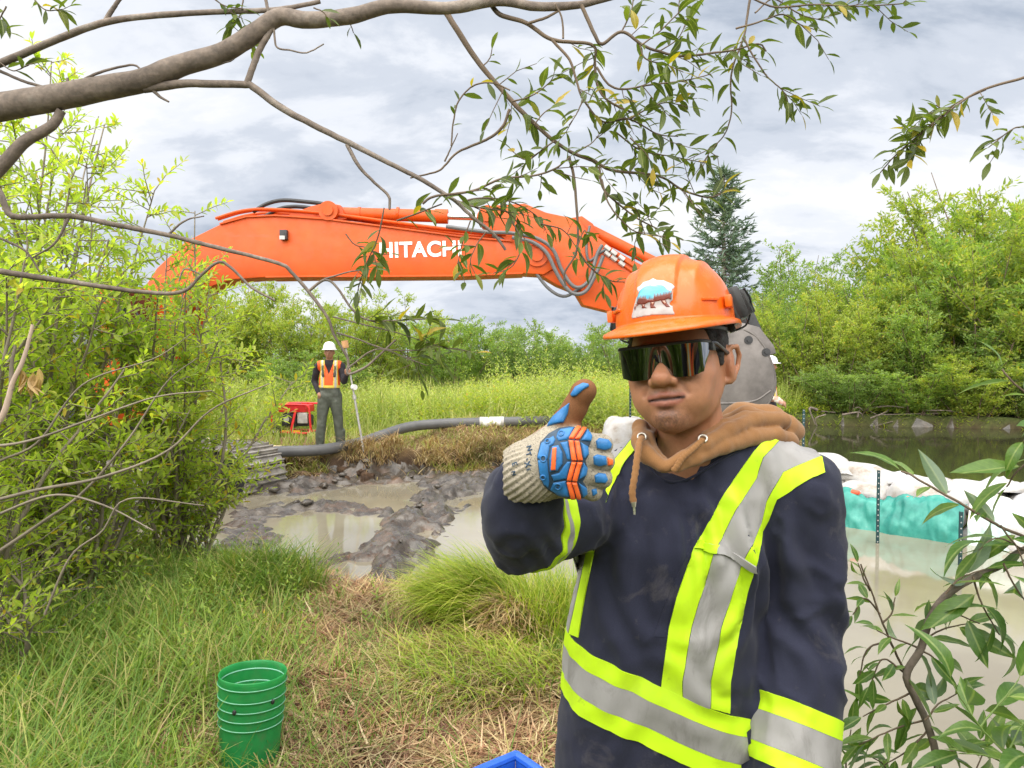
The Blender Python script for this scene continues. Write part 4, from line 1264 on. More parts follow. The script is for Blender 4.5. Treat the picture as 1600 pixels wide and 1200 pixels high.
def drape(poly, s, bvh, lift, edge=None, dome=0.0, d0=1.1, back=False, step=None, relief=None):
    """fit a patch of the given outline (photo pixels) on a surface: returns V (with a skirt), F"""
    v2, f, pts = fill2d(poly, s)
    W = np.zeros((len(v2), 3)); Nn = np.zeros((len(v2), 3)); miss = []
    for i, (u, v) in enumerate(v2):
        p = P(u, v, 1.0); d = (p - _C).normalized()
        if back: h, n, _, _ = bvh.ray_cast(_C + d * 3.0, -d)
        else: h, n, _, _ = bvh.ray_cast(_C + d * .3, d)
        if h is None or (h - _C).length > 2.2: miss.append(i); continue
        if n.dot(d) > 0 and not back: n = -n
        W[i] = h; Nn[i] = n
    if miss:
        ok = np.setdiff1d(np.arange(len(v2)), miss)
        for i in miss:
            j = ok[np.argmin(((v2[ok] - v2[i]) ** 2).sum(1))]
            d = (P(*v2[i], 1.0) - _C).normalized()
            q = _C + d * (Vector(W[j]) - _C).length
            h, n, _, _ = bvh.find_nearest(q)
            W[i] = h; Nn[i] = n
    dist = np.abs(sd_poly(v2[:, 0], v2[:, 1], pts))
    up = np.full(len(v2), lift)
    if edge: up = up * sstep(-edge * .6, edge, dist) + dome * sstep(0, edge * 4, dist)
    if relief is not None: up = up + relief(v2, dist)
    V = W + Nn * up[:, None]
    # skirt down to the surface
    tris = [tuple(t_) for t_ in f]
    cnt = {}
    for a, b, c in tris:
        for e in ((a, b), (b, c), (c, a)):
            k = (min(e), max(e)); cnt.setdefault(k, []).append(e)
    bd = [es[0] for es in cnt.values() if len(es) == 1]
    bi = sorted({i for e in bd for i in e}); mp = {i: len(V) + k for k, i in enumerate(bi)}
    V = np.vstack([V, W[bi] - Nn[bi] * .0008])
    F = list(tris)
    for a, b in bd: F += [(b, a, mp[a]), (b, mp[a], mp[b])]
    F = np.array(F)
    # orient towards the camera
    n = np.cross(V[F[:, 1]] - V[F[:, 0]], V[F[:, 2]] - V[F[:, 0]]); c = V[F].mean(1)
    if len(tris):
        m = ((n[:len(tris)] * (np.array(_C) - c[:len(tris)])).sum(1) < 0).mean() > .5
        if m != back: F = F[:, ::-1]
    return V, F

MAN = Vector((0.29, 1.24, 0.0))
man = empty('person', MAN)
tag(man, 'man in orange hard hat and navy hi-vis sweatshirt giving a thumbs up', 'person')
def mchild(name, V, F, mat, parent=None, smooth=True, col=None, sharp=None):
    me = mesh_np(name, V, F, mat, smooth=smooth, col=col)
    if sharp: me.set_sharp_from_angle(angle=R(sharp))
    o = link(name, me, parent or man)
    if parent is None: o.location = -MAN
    return o

# --- skin
t = NT('skin', 0.48, 0, 0.4)
c = t.attr(); n = t.noise(60, 5, .6); n2 = t.noise(400, 3, .6)
c = t.mix(0.7, c, t.ramp(n, [(0.25, (0.74, 0.70, 0.68)), (0.5, (1, 1, 1)), (0.75, (1.20, 1.14, 1.10))]), 'MULTIPLY')
c = t.mix(t.ramp(t.noise(14, 4, .6), [(.45, (0, 0, 0)), (.75, (.35, .35, .35))]), c, (.44, .16, .09))
t.base(c)
t.b.inputs['Subsurface Weight'].default_value = 0.12
t.b.inputs['Subsurface Radius'].default_value = (0.01, 0.004, 0.002)
t.b.inputs['Subsurface Scale'].default_value = 0.6
t.rough(t.ramp(n, [(0.3, (0.40,) * 3), (0.7, (0.58,) * 3)]))
t.bump(n2, 0.45, 0.0011)
M_skin = t.m
M_hair = plain('dark_hair', (0.018, 0.013, 0.011), 0.6, var=.4, scale=60, bump=.6, bscale=300)

HEAD_O = P(1060, 568, 1.18)
MH = Matrix.Translation(HEAD_O) @ Matrix.Rotation(R(-27), 4, 'Z') @ Matrix.Rotation(R(-6), 4, 'Y') @ Matrix.Rotation(R(-3), 4, 'X')
MH = MH @ Matrix.Scale(.965, 4)
MHn = np.array(MH)
def hw(V):
    V = np.asarray(V, float)
    return V @ MHn[:3, :3].T + MHn[:3, 3]
def build_head():
    h = 0.0021
    lo = np.array([-.102, -.135, -.235]); hi = np.array([.102, .125, .135])
    p = grid(lo, hi, h)
    # --- big forms
    D = sd_ell(p, (0, .012, .03), (.077, .099, .094))
    D = smin(D, sd_ell(p, (0, -.026, -.033), (.066, .069, .072)), .03)
    for s in (-1, 1):
        D = smin(D, sd_chain(p, [(s * .0465, .004, -.043), (s * .0385, -.022, -.070), (s * .022, -.057, -.088), (s * .004, -.073, -.092)], [.017, .0175, .016, .016]), .026)
    D = smin(D, sd_chain(p, [(0, .03, -.05), (0.0, .045, -.13), (0, .07, -.28)], [.054, .057, .064]), .022)
    # --- face forms, only where the face is
    jy = int((-.02 - lo[1]) / h)
    q = p[:, :jy]; f = D[:, :jy]
    for s in (-1, 1):
        f = smin(f, sd_ell(q, (s * .044, -.060, -.024), (.022, .022, .017)), .020)       # cheek bones
        f = smin(f, sd_ell(q, (s * .036, -.066, -.055), (.024, .020, .026)), .022)       # cheeks
        f = smax(f, -sd_ell(q, (s * .031, -.100, .002), (.018, .016, .012)), .014)       # sockets
        f = smin(f, sd_ell(q, (s * .031, -.076, .000), (.0135, .0135, .0125)), .004)     # lids over the eyes
        f = smin(f, sd_chain(q, [(s * .010, -.094, .018), (s * .030, -.093, .023), (s * .050, -.077, .018)], [.007, .007, .006]), .012)
    f = smin(f, sd_ell(q, (0, -.078, -.058), (.032, .021, .026)), .018)                   # muzzle
    f = smin(f, sd_ell(q, (0, -.082, -.090), (.022, .014, .014)), .014)                   # chin
    f = smax(f, -sd_ell(q, (0, -.104, -.0955), (.0035, .006, .006)), .006)                # chin dimple
    f = smax(f, -sd_ell(q, (0, -.1075, -.0765), (.021, .0115, .0048)), .007)               # fold under the lip
    f = smin(f, sd_chain(q, [(0, -.088, .010), (0, -.099, -.010), (0, -.110, -.025)], [.0095, .0105, .0125]), .012)   # nose ridge
    f = smin(f, sd_ell(q, (0, -.112, -.029), (.0145, .0120, .0110)), .008)                # tip
    for s in (-1, 1):
        f = smin(f, sd_ell(q, (s * .0165, -.0995, -.0325), (.0085, .0110, .0085)), .005)  # wings
        f = smax(f, -sd_ell(q, (s * .0082, -.1065, -.0405), (.0036, .0056, .0036)), .003) # nostrils
    # lips: narrow, corners a little uneven (a tight smile)
    ul = [(-.0245, -.0885, -.0575), (-.012, -.0965, -.0555), (-.004, -.0995, -.0535), (0, -.0990, -.0545), (.004, -.0995, -.0535), (.012, -.0965, -.0550), (.0255, -.0875, -.0560)]
    f = smin(f, sd_chain(q, ul, [.0026, .0042, .0048, .0046, .0048, .0042, .0026], .002), .004)
    ll = [(-.021, -.0895, -.0625), (-.010, -.0955, -.0660), (0, -.0975, -.0670), (.010, -.0955, -.0655), (.022, -.0890, -.0610)]
    f = smin(f, sd_chain(q, ll, [.0028, .0050, .0056, .0050, .0028], .002), .004)
    mouth = [(-.0265, -.0900, -.0606), (-.014, -.1010, -.0602), (-.005, -.1040, -.0597), (0, -.1040, -.0602), (.005, -.1040, -.0597), (.014, -.1010, -.0596), (.028, -.0885, -.0582)]
    f = smax(f, -sd_chain(q, mouth, [.0006, .0022, .0032, .0034, .0032, .0022, .0006]), .0018)
    for s in (-1, 1):                                                                     # folds from nose to mouth
        f = smax(f, -sd_chain(q, [(s * .0235, -.0985, -.032), (s * .0305, -.0960, -.043), (s * .0345, -.0915, -.052)], [.0012, .0022, .0010]), .008)
    D[:, :jy] = f
    # --- ears
    for s in (-1, 1):
        ix = slice(0, int(.045 / h)) if s < 0 else slice(int((.102 + .060) / h), None)
        q = p[ix]; e = D[ix]
        a = np.array([[math.cos(.35), -s * math.sin(.35), 0], [s * math.sin(.35), math.cos(.35), 0], [0, 0, 1]])
        e2 = sd_ell(q, (s * .0775, .020, -.010), (.0100, .0185, .0315), a)
        rim = [(.0755, .006, .006), (.0845, .012, .019), (.0910, .026, .020), (.0925, .036, .006), (.0885, .034, -.014), (.0815, .022, -.031), (.0760, .011, -.036)]
        e2 = smin(e2, sd_chain(q, [(s * x, y, z) for x, y, z in rim], [.0036, .004, .0042, .0042, .004, .0055, .0055], .002), .004)
        e2 = smin(e2, sd_chain(q, [(s * .080, .008, -.002), (s * .0815, .007, -.012)], [.0042, .0042]), .003)
        e2 = smax(e2, -sd_ell(q, (s * .0935, .018, -.011), (.0075, .0085, .0135), a), .003)
        e2 = smax(e2, -sd_chain(q, [(s * .0895, .018, .011), (s * .0935, .028, .006), (s * .0925, .030, -.008)], [.0025, .003, .0025]), .003)
        D[ix] = smin(e, e2, .007)
    V, F = surface_nets(D, lo, h)
    V = relax(V, F, 2, .45)
    # albedo, with shade of the mouth line and face folds painted in
    x, y, z = V.T
    c = np.tile(np.array([0.40, 0.19, 0.103]), (len(V), 1))
    def g(cx, cy, cz, rx, ry, rz): return np.exp(-(((x - cx) / rx) ** 2 + ((y - cy) / ry) ** 2 + ((z - cz) / rz) ** 2))
    def blend(w, to): c[:] = c * (1 - w[:, None]) + np.array(to) * w[:, None]
    for s in (-1, 1):
        blend(.35 * g(s * .043, -.075, -.03, .02, .03, .02), (.42, .16, .085))
        blend(.5 * g(s * .085, .02, -.01, .02, .03, .03), (.43, .165, .09))
        blend(.95 * g(s * .030, -.095, .0235, .017, .02, .0042), (.035, .022, .018))       # eyebrows
    blend(.4 * g(0, -.115, -.03, .015, .02, .015), (.44, .16, .085))
    st = g(0, -.092, -.097, .036, .06, .019) * 1.15 + g(0, -.1, -.078, .013, .03, .011) * 1.1
    nz = 0.72 + .40 * vnoise(V * 600, 4)
    blend(np.clip(np.clip(st, 0, 1) * nz, 0, .88), (.085, .045, .032))
    for s in (-1, 1): blend(.72 * nz * g(s * .015, -.098, -.0485, .016, .03, .0042), (.10, .06, .05))
    flat = lambda ch: [(a_, -.097, b_) for a_, _, b_ in ch]
    Vp = V.copy(); Vp[:, 1] = np.where(y < -.078, -.097, 0.2)
    lw = np.maximum(*[np.exp(-(dd / .0022) ** 2) for dd in (np.clip(sd_chain(Vp, flat(ul), [.0036] * 7), 0, 1), np.clip(sd_chain(Vp, flat(ll), [.0042] * 5), 0, 1))])
    blend(.7 * lw, (.30, .10, .075))
    blend(.97 * np.exp(-(np.clip(sd_chain(Vp, flat(mouth), [.0009] * 7), 0, 1) / .0017) ** 2), (.03, .010, .009))  # shade in the groove between the lips, painted dark
    for s in (-1, 1): blend(.45 * np.exp(-(np.clip(sd_chain(Vp, [(s * .0235, -.097, -.032), (s * .0305, -.097, -.043), (s * .0345, -.097, -.052)], [.0004] * 3), 0, 1) / .0025) ** 2), (.20, .085, .05))  # painted shade along the folds from nose to mouth
    blend(.55 * g(0, -.1, -.0755, .022, .03, .0045), (.17, .07, .042))  # painted shade in the fold under the lower lip
    return V, F, c
hV, hF, hC = build_head()
head = mchild('body', hw(hV), hF, M_skin, col=hC)
BV_HEAD = bvh_of(hw(hV), hF)
def build_hair():
    h = .003; lo = np.array([-.09, -.1, -.08]); hi = np.array([.09, .125, .13])
    p = grid(lo, hi, h)
    D = sd_ell(p, (0, .013, .031), (.0795, .1015, .0965))
    D = smax(D, -(p[..., 1] + .046 + .35 * np.maximum(p[..., 2] - .03, 0)), .006)       # hair line at the temple
    D = smax(D, -(p[..., 2] + .035 - .5 * np.clip(.03 - p[..., 1], 0, .1) ), .006)
    for s in (-1, 1): D = smin(D, sd_chain(p, [(s * .0725, -.022, .028), (s * .0735, -.019, -.008)], [.008, .0045]), .008)
    for s in (-1, 1): D = smax(D, -sd_ell(p, (s * .083, .018, -.012), (.022, .020, .036)), .004)
    V, F = surface_nets(D, lo, h)
    V = relax(V, F, 1)
    V = V + vnormals(V, F) * (vnoise(V * np.array([500, 500, 160]), 3) * .0012)[:, None]
    return V, F
V, F = build_hair(); mchild('hair', hw(V), F, M_hair)

# --- hard hat
M_hat = plain('hat_orange', (0.82, 0.17, 0.012), 0.24, var=.06, scale=14)
t = NT('hat_shell', 0.26, 0, 0.5)
n = t.noise(9, 6, .6); n2 = t.noise(70, 5, .65, stretch=(1, 1, .35))
c = t.mix(t.ramp(n2, [(0.52, (0, 0, 0)), (0.8, (.4, .4, .4))]), (0.72, 0.125, 0.006), (0.78, 0.30, 0.14))
c = t.mix(t.ramp(t.noise(22, 8, .72, dist=.4), [(.62, (0, 0, 0)), (.78, (.30, .30, .30))]), c, (.30, .20, .13))
t.base(c); t.rough(t.ramp(n, [(0.3, (.18,) * 3), (0.7, (.36,) * 3)]))
t.bump(t.noise(30, 3), .04, .004)
M_shell = t.m
M_blk = plain('black_plastic', (0.022, 0.022, 0.024), 0.35, var=.25, scale=30)
MHAT = np.array(Matrix.Translation((0, .002, .063)) @ Matrix.Rotation(R(2.0), 4, 'X'))
def hat(V): 
    V = np.asarray(V, float)
    return hw(V @ MHAT[:3, :3].T + MHAT[:3, 3])
def dome_pt(a, tt, off=0.0):
    """a: angle (0 = front, -y), tt: 0 at the rim .. 1 at the top"""
    rx, ry, H, e = .0955, .121, .112, 2.25
    cs, sn = np.cos(tt * np.pi / 2), np.sin(tt * np.pi / 2)
    r = np.abs(cs) ** (2 / e); z = np.abs(sn) ** (2 / e) * H
    x = np.sin(a) * r * rx; y = -np.cos(a) * r * ry
    # raised middle band from front to back, flatter at the front
    band = sstep(.034, .029, np.abs(x)) * sstep(0.10, .22, tt)
    fr = sstep(.2, -.4, y / ry)
    lift = .0045 * band + off
    nx, ny, nz = np.sin(a) * r / rx, -np.cos(a) * r / ry, z / H / H * 1.0
    l = np.sqrt(nx ** 2 + ny ** 2 + nz ** 2) + 1e-9
    # two side ribs
    rib = .003 * np.exp(-((np.abs(x) - .056) / .006) ** 2) * sstep(.25, .5, tt) * (y > -.09)
    lift = lift + rib
    return np.stack([x + nx / l * lift, y + ny / l * lift, z + nz / l * lift * (1 + .25 * fr)], -1)
na, ntt = 168, 60
A, T_ = np.meshgrid(np.linspace(0, 2 * np.pi, na, endpoint=False), np.linspace(0, 1, ntt) ** 1.0, indexing='ij')
dome = dome_pt(A, T_)
# brim: flares from the rim, long in front
aa = np.linspace(0, 2 * np.pi, na, endpoint=False)
fl = .0080 + .041 * np.clip(np.cos(aa), 0, 1) ** 1.6 + .004 * np.clip(-np.cos(aa), 0, 1)
rows_ = []
prof = [(1.0, -.0165, -.0022), (1.0, -.016, .0012), (.93, -.0135, .0026), (.6, -.006, .0018), (.28, .001, .001), (.08, .006, .0006)]
base = dome_pt(aa, np.zeros(na))
outd = np.stack([np.sin(aa) / 1.0, -np.cos(aa), 0 * aa], -1)
droop = -.13 * fl * np.clip(np.cos(aa), 0, 1) + .004 * (1 - np.abs(np.cos(aa)))
for w, z, dz in prof:
    q = base + outd * (fl * w)[:, None]; q[:, 2] += z * .55 + w * droop * 1.5 + dz - .002; rows_.append(q)
inner = []
for w, z in ((.97, -.018), (.6, -.0105), (.2, -.004), (-.25, .002)):
    q = base + outd * (fl * w if w > 0 else w * .012 * np.ones(na))[:, None]; q[:, 2] += z * .55 + max(w, 0) * droop * 1.5 - .0045; inner.append(q)
ring = inner[::-1] + rows_ + [dome[:, k] for k in range(ntt)]
G_ = np.stack(ring, 1); nr = G_.shape[1]
i = np.arange(na)[:, None]; j = np.arange(nr - 1)[None, :]
Fh = np.stack([i * nr + j, ((i + 1) % na) * nr + j, ((i + 1) % na) * nr + j + 1, i * nr + j + 1], -1).reshape(-1, 4)
Vh = hat(G_.reshape(-1, 3))
hat_o = mchild('hard_hat', Vh, Fh, M_shell)
# inner face of the shell, so that it is no paper shell
din = dome_pt(A, T_, -.0035); din = din[:, :ntt]
j = np.arange(ntt - 1)[None, :]
Fi = np.stack([i * ntt + j, i * ntt + j + 1, ((i + 1) % na) * ntt + j + 1, ((i + 1) % na) * ntt + j], -1).reshape(-1, 4)
mchild('lining', hat(din.reshape(-1, 3)), Fi, M_hat, hat_o)
BV_HAT = bvh_of(Vh, Fh)
# side slots and ribs above the brim
for s in (-1, 1):
    m = MB()
    cc = dome_pt(np.array([s * 1.32]), np.array([.12]))[0]
    m.box(cc + np.array([s * .004, 0, 0]), (.011, .036, .020), Quaternion((0, 0, 1), s * .12).to_matrix(), .004)
    cc2 = dome_pt(np.array([s * .92]), np.array([.14]))[0]
    m.box(cc2, (.008, .034, .0055), Quaternion((0, 0, 1), -s * .62).to_matrix(), .003)
    me = mesh_bm('slot', m.bm, M_shell, True); me.set_sharp_from_angle(angle=R(40))
    co = np.zeros(len(me.vertices) * 3, np.float32); me.vertices.foreach_get('co', co)
    me.vertices.foreach_set('co', hat(co.reshape(-1, 3)).astype(np.float32).ravel()); me.update()
    link('accessory_slot', me, hat_o)
    # ear muff folded up against the hat
    m = MB()
    c0 = np.array([s * .0955, .036, .027])
    rot = Quaternion((0, 0, 1), s * .25).to_matrix() @ Quaternion((0, 1, 0), s * -.28).to_matrix()
    m.box(c0, (.022, .050, .056), rot, .010)
    m.box(c0 + np.array([s * .012, 0, 0]), (.013, .040, .044), rot, .006)
    m.box(c0 + np.array([-s * .010, 0, -.004]), (.012, .054, .062), rot, .006)
    for k in range(4):
        m.box(c0 + np.array([s * .0195, -.018 + .012 * k, 0]), (.004, .003, .032), rot, .001)
    m.tube(smooth_path([c0 + [s * .017, -.02, .022], c0 + [s * .023, -.002, .0], c0 + [s * .014, .0, -.034], c0 + [-s * .004, -.006, -.044]], 16), .0018, 6)
    m.box(c0 + np.array([-s * .012, -.006, -.034]), (.010, .020, .026), rot, .003)
    me = mesh_bm('ear_muff', m.bm, M_blk, True); me.set_sharp_from_angle(angle=R(40))
    co = np.zeros(len(me.vertices) * 3, np.float32); me.vertices.foreach_get('co', co)
    me.vertices.foreach_set('co', hat(co.reshape(-1, 3)).astype(np.float32).ravel()); me.update()
    link('ear_muff', me, hat_o)
# headband strap and suspension under the hat
m = MB()
aa2 = np.linspace(-2.2, 2.2, 40)
m.tube([tuple(hw([[math.sin(a) * .0785, .012 - math.cos(a) * .099, .050]])[0]) for a in aa2], .0045, 6)
o = m.build('headband', M_blk, None); o.parent = hat_o
# sticker with the bear emblem: printed outline shapes lying on the shell
def cr(pts): return [(960 + x / 7.273, 400 + y / 7.273) for x, y in pts]
t = NT('sticker_white', .35); t.base(t.ramp(t.noise(60, 4), [(.35, (.40, .39, .39)), (.65, (.52, .51, .51))])); M_stw = t.m
t = NT('sticker_blue', .3); g_ = t.n('ShaderNodeNewGeometry'); sp = t.n('ShaderNodeSeparateXYZ'); t.l(g_.outputs['Position'], sp.inputs[0])
n = t.noise(40, 5, .6, stretch=(1, 1, 2.5))
t.base(t.ramp(n, [(.3, (.06, .34, .52)), (.55, (.14, .50, .66)), (.75, (.45, .70, .78))])); M_stb = t.m
M_str = plain('sticker_maroon', (.20, .055, .04), .35, var=.2, scale=60)
M_stp = plain('sticker_cream', (.62, .42, .33), .35, var=.1, scale=60)
M_std = plain('sticker_grey', (.16, .15, .17), .35, var=.2, scale=60)
outer = cr([(258, 390), (262, 360), (300, 335), (330, 300), (395, 280), (440, 255), (480, 275), (560, 280), (620, 305), (655, 320), (684, 350), (676, 368), (655, 380), (662, 440), (662, 500), (640, 520), (625, 545), (640, 565), (660, 570), (668, 625), (684, 650), (680, 668),
            (560, 668), (430, 672), (330, 688), (205, 712), (198, 690), (222, 590), (250, 480), (285, 420)])
V, F = drape(outer, 2.2, BV_HAT, .0007); st = mchild('sticker', V, F, M_stw, hat_o)
bear = [(280, 430), (300, 395), (350, 358), (410, 342), (450, 350), (480, 338), (520, 335), (560, 350), (590, 385), (625, 405), (642, 395), (645, 450), (640, 495), (610, 480), (585, 490),
        (560, 500), (520, 500), (470, 510), (430, 520), (390, 520), (355, 540), (310, 545), (265, 540), (268, 480)]
V, F = drape(cr([(x + (x - 455) * .035, y + (y - 440) * .05) for x, y in bear]), 2.2, BV_HAT, .0010); mchild('bear_outline', V, F, M_std, hat_o)
V, F = drape(cr(bear), 2.2, BV_HAT, .0013); mchild('bear_print', V, F, M_stb, hat_o)
trees = [(272, 500)]
rgt = random.Random(3)
x = 280
while x < 640:
    top = 470 if x < 360 else (485 if x < 450 else 455 - (x - 450) * .22)
    hgt = rgt.uniform(18, 46); trees += [(x, top + 12), (x + 7, top - hgt + 12), (x + 14, top + 12)]; x += 17
trees += [(640, 440), (640, 493), (610, 482), (585, 492), (560, 502), (520, 502), (470, 512), (430, 522), (390, 522), (355, 542), (310, 547), (265, 540)]
V, F = drape(cr(trees), 1.6, BV_HAT, .0016); mchild('tree_print', V, F, M_str, hat_o)
for leg in ([(315, 545), (350, 545), (345, 575), (375, 590), (318, 594)], [(412, 520), (462, 512), (450, 560), (475, 588), (415, 592), (408, 560)], [(525, 502), (580, 495), (600, 540), (632, 578), (590, 580), (550, 540)], [(232, 590), (250, 545), (285, 548), (250, 570), (238, 622)]):
    V, F = drape(cr(leg), 1.6, BV_HAT, .0014); mchild('paw_print', V, F, M_str, hat_o)
for leg in ([(325, 556), (345, 556), (338, 576)], [(424, 530), (450, 524), (440, 556)], [(545, 510), (575, 508), (588, 545), (570, 540)], [(245, 560), (262, 556), (246, 580)]):
    V, F = drape(cr(leg), 1.4, BV_HAT, .0018); mchild('paw_mark', V, F, M_stp, hat_o)

# --- sunglasses
t = NT('mirror_lens', .04, 1.0); t.base((.30, .305, .315)); M_lens = t.m
nx_, nz_ = 61, 21
xs = np.linspace(-1, 1, nx_)
rowsf, rowsb = [], []
for k in range(nz_):
    w = k / (nz_ - 1)
    hwid = .0715 - .0085 * w ** 1.5
    X = xs * hwid
    ztop = .0225 + 0 * X
    ax_ = np.abs(X)
    zbot = -.0285 + .0255 * np.exp(-(ax_ / .0125) ** 2) + .006 * sstep(.045, .066, ax_)
    Z = ztop + (zbot - ztop) * w
    Y = -.1165 + 1.7 * X ** 2 + 320 * np.clip(ax_ - .0620, 0, 1) ** 2 + .0075 * w
    rowsf.append(np.stack([X, Y, Z], -1))
Lf = np.stack(rowsf); Lb = Lf + np.array([0, .0022, 0])
nL = nx_ * nz_
i = np.arange(nz_ - 1)[:, None]; j = np.arange(nx_ - 1)[None, :]
q = np.stack([i * nx_ + j, (i + 1) * nx_ + j, (i + 1) * nx_ + j + 1, i * nx_ + j + 1], -1).reshape(-1, 4)
bd = [k for k in range(nx_)] + [r * nx_ + nx_ - 1 for r in range(1, nz_)] + [(nz_ - 1) * nx_ + k for k in range(nx_ - 2, -1, -1)] + [r * nx_ for r in range(nz_ - 2, 0, -1)]
sk = np.array([[a, b, b + nL, a + nL] for a, b in zip(bd, bd[1:] + bd[:1])])
gl_o = mchild('sunglasses', hw(np.vstack([Lf.reshape(-1, 3), Lb.reshape(-1, 3)])), np.vstack([q, q[:, ::-1] + nL, sk]), M_lens, sharp=40)
m = MB()
for k in range(nx_ - 1):
    a, b = Lf[0, k], Lf[0, k + 1]
top = np.array([hw([Lf[0, k] + np.array([0, .001, .0005])])[0] for k in range(nx_)])
m.tube(top, .0026, 6)
for s, kk in ((-1, 0), (1, nx_ - 1)):
    e = Lf[0, kk]
    path = [e + [0, .001, -.002], e + [s * .004, .012, -.001], [s * .0785, -.045, .017], [s * .0800, -.010, .011], [s * .0800, .010, .008], [s * .0805, .028, -.006]]
    pp = smooth_path(hw(path), 24)
    V, F = tube_np(pp, .0030, 8)
    vs = [m.bm.verts.new(v) for v in V]
    for f in F: m.bm.faces.new([vs[i_] for i_ in f])
    m.box(hw([e + [s * .001, .010, -.006]])[0], (.006, .018, .014), Matrix(MHn[:3, :3].tolist()), .002)
o = m.build('frame', M_blk, None); o.parent = gl_o
# --- navy sweatshirt
t = NT('navy_fleece', .9, 0, .25)
n = t.noise(5, 6, .6); st1 = t.noise(11, 7, .7, dist=.6); fine = t.noise(900, 2, .5)
c = t.ramp(n, [(.3, (.0155, .0172, .0345)), (.7, (.0255, .028, .051))])
c = t.mix(t.ramp(st1, [(.57, (0, 0, 0)), (.66, (.16, .16, .16)), (.85, (.36, .36, .36))]), c, (.17, .15, .135))
c = t.mix(t.ramp(t.noise(34, 5, .65), [(.66, (0, 0, 0)), (.76, (.30, .30, .30))]), c, (.15, .135, .12))
c = t.mix(.55, c, t.ramp(t.noise(2.6, 4, .6, stretch=(1.6, 1.6, .5)), [(.35, (.72, .72, .74)), (.65, (1.35, 1.32, 1.25))]), 'MULTIPLY')
c = t.mix(.5, c, t.ramp(fine, [(.3, (.7, .7, .7)), (.7, (1.35, 1.35, 1.35))]), 'MULTIPLY')
t.base(c); t.b.inputs['Sheen Weight'].default_value = .08; t.b.inputs['Sheen Roughness'].default_value = .5
t.bump(fine, .35, .001)
M_navy = t.m
t = NT('hi_vis_yellow', .6, 0, .4)
n = t.noise(7, 6, .65); fine = t.noise(700, 2)
c = t.mix(t.ramp(n, [(.52, (0, 0, 0)), (.75, (.45, .45, .45))]), (.50, .76, .010), (.30, .40, .05))
c = t.mix(t.ramp(t.noise(26, 6, .7), [(.64, (0, 0, 0)), (.74, (.5, .5, .5))]), c, (.16, .17, .06))
t.base(c); t.bump(fine, .2, .0006); M_hiv = t.m
t = NT('reflective_silver', .6, 0, .4)
n = t.noise(8, 6, .65, stretch=(1, 1, .5)); fine = t.noise(900, 2)
c = t.ramp(n, [(.25, (.17, .16, .152)), (.45, (.29, .28, .275)), (.7, (.34, .33, .325))])
c = t.mix(t.ramp(t.noise(15, 7, .7, dist=.8, stretch=(1, 1, .45)), [(.54, (0, 0, 0)), (.72, (.6, .6, .6))]), c, (.12, .11, .10))
t.base(c); t.bump(t.noise(25, 4), .15, .003); M_silver = t.m
t = NT('brown_cotton', .9, 0, .25)
n = t.noise(9, 5, .6); fine = t.noise(1000, 2)
c = t.ramp(n, [(.3, (.215, .100, .036)), (.7, (.30, .15, .058))])
c = t.mix(.5, c, t.ramp(fine, [(.3, (.75, .75, .75)), (.7, (1.3, 1.3, 1.3))]), 'MULTIPLY')
t.base(c); t.bump(fine, .35, .001); t.b.inputs['Sheen Weight'].default_value = .2
M_brown = t.m
M_rub2 = plain('boot_rubber', (.02, .02, .02), .5, var=.3)
M_trs = plain('work_trousers', (.03, .032, .04), .85, var=.3, scale=9, bump=.3, bscale=600)

def V3(u, v, d): return np.array(tuple(P(u, v, d)))
SH_L, EL_L, WR_L = V3(1237, 768, 1.23), V3(1248, 960, 1.235), V3(1234, 1185, 1.16)
WR2_L = V3(1230, 1262, 1.13)
SH_R, EL_R, WR_R = V3(968, 775, 1.25), V3(820, 824, 1.08), V3(829, 752, .978)
_sec = [(0.70, .232, .172, .130, 1.245), (0.82, .236, .168, .130, 1.24), (0.93, .240, .162, .130, 1.24), (1.14, .254, .157, .130, 1.235), (1.30, .270, .145, .125, 1.235), (1.38, .276, .150, .112, 1.245), (1.425, .285, .118, .085, 1.255), (1.47, .288, .07, .06, 1.26)]
_sec = np.array(_sec)
def torso_sd(p):
    z = p[..., 2]
    cx, a, b, cy = (np.interp(z, _sec[:, 0], _sec[:, k]) for k in (1, 2, 3, 4))
    dx = (p[..., 0] - cx) / a; dy = (p[..., 1] - cy) / b
    e = 2.5
    k = (np.abs(dx) ** e + np.abs(dy) ** e) ** (1 / e)
    d = (k - 1) * np.minimum(a, b)
    return np.maximum(d, np.maximum(.715 - z, z - 1.435))
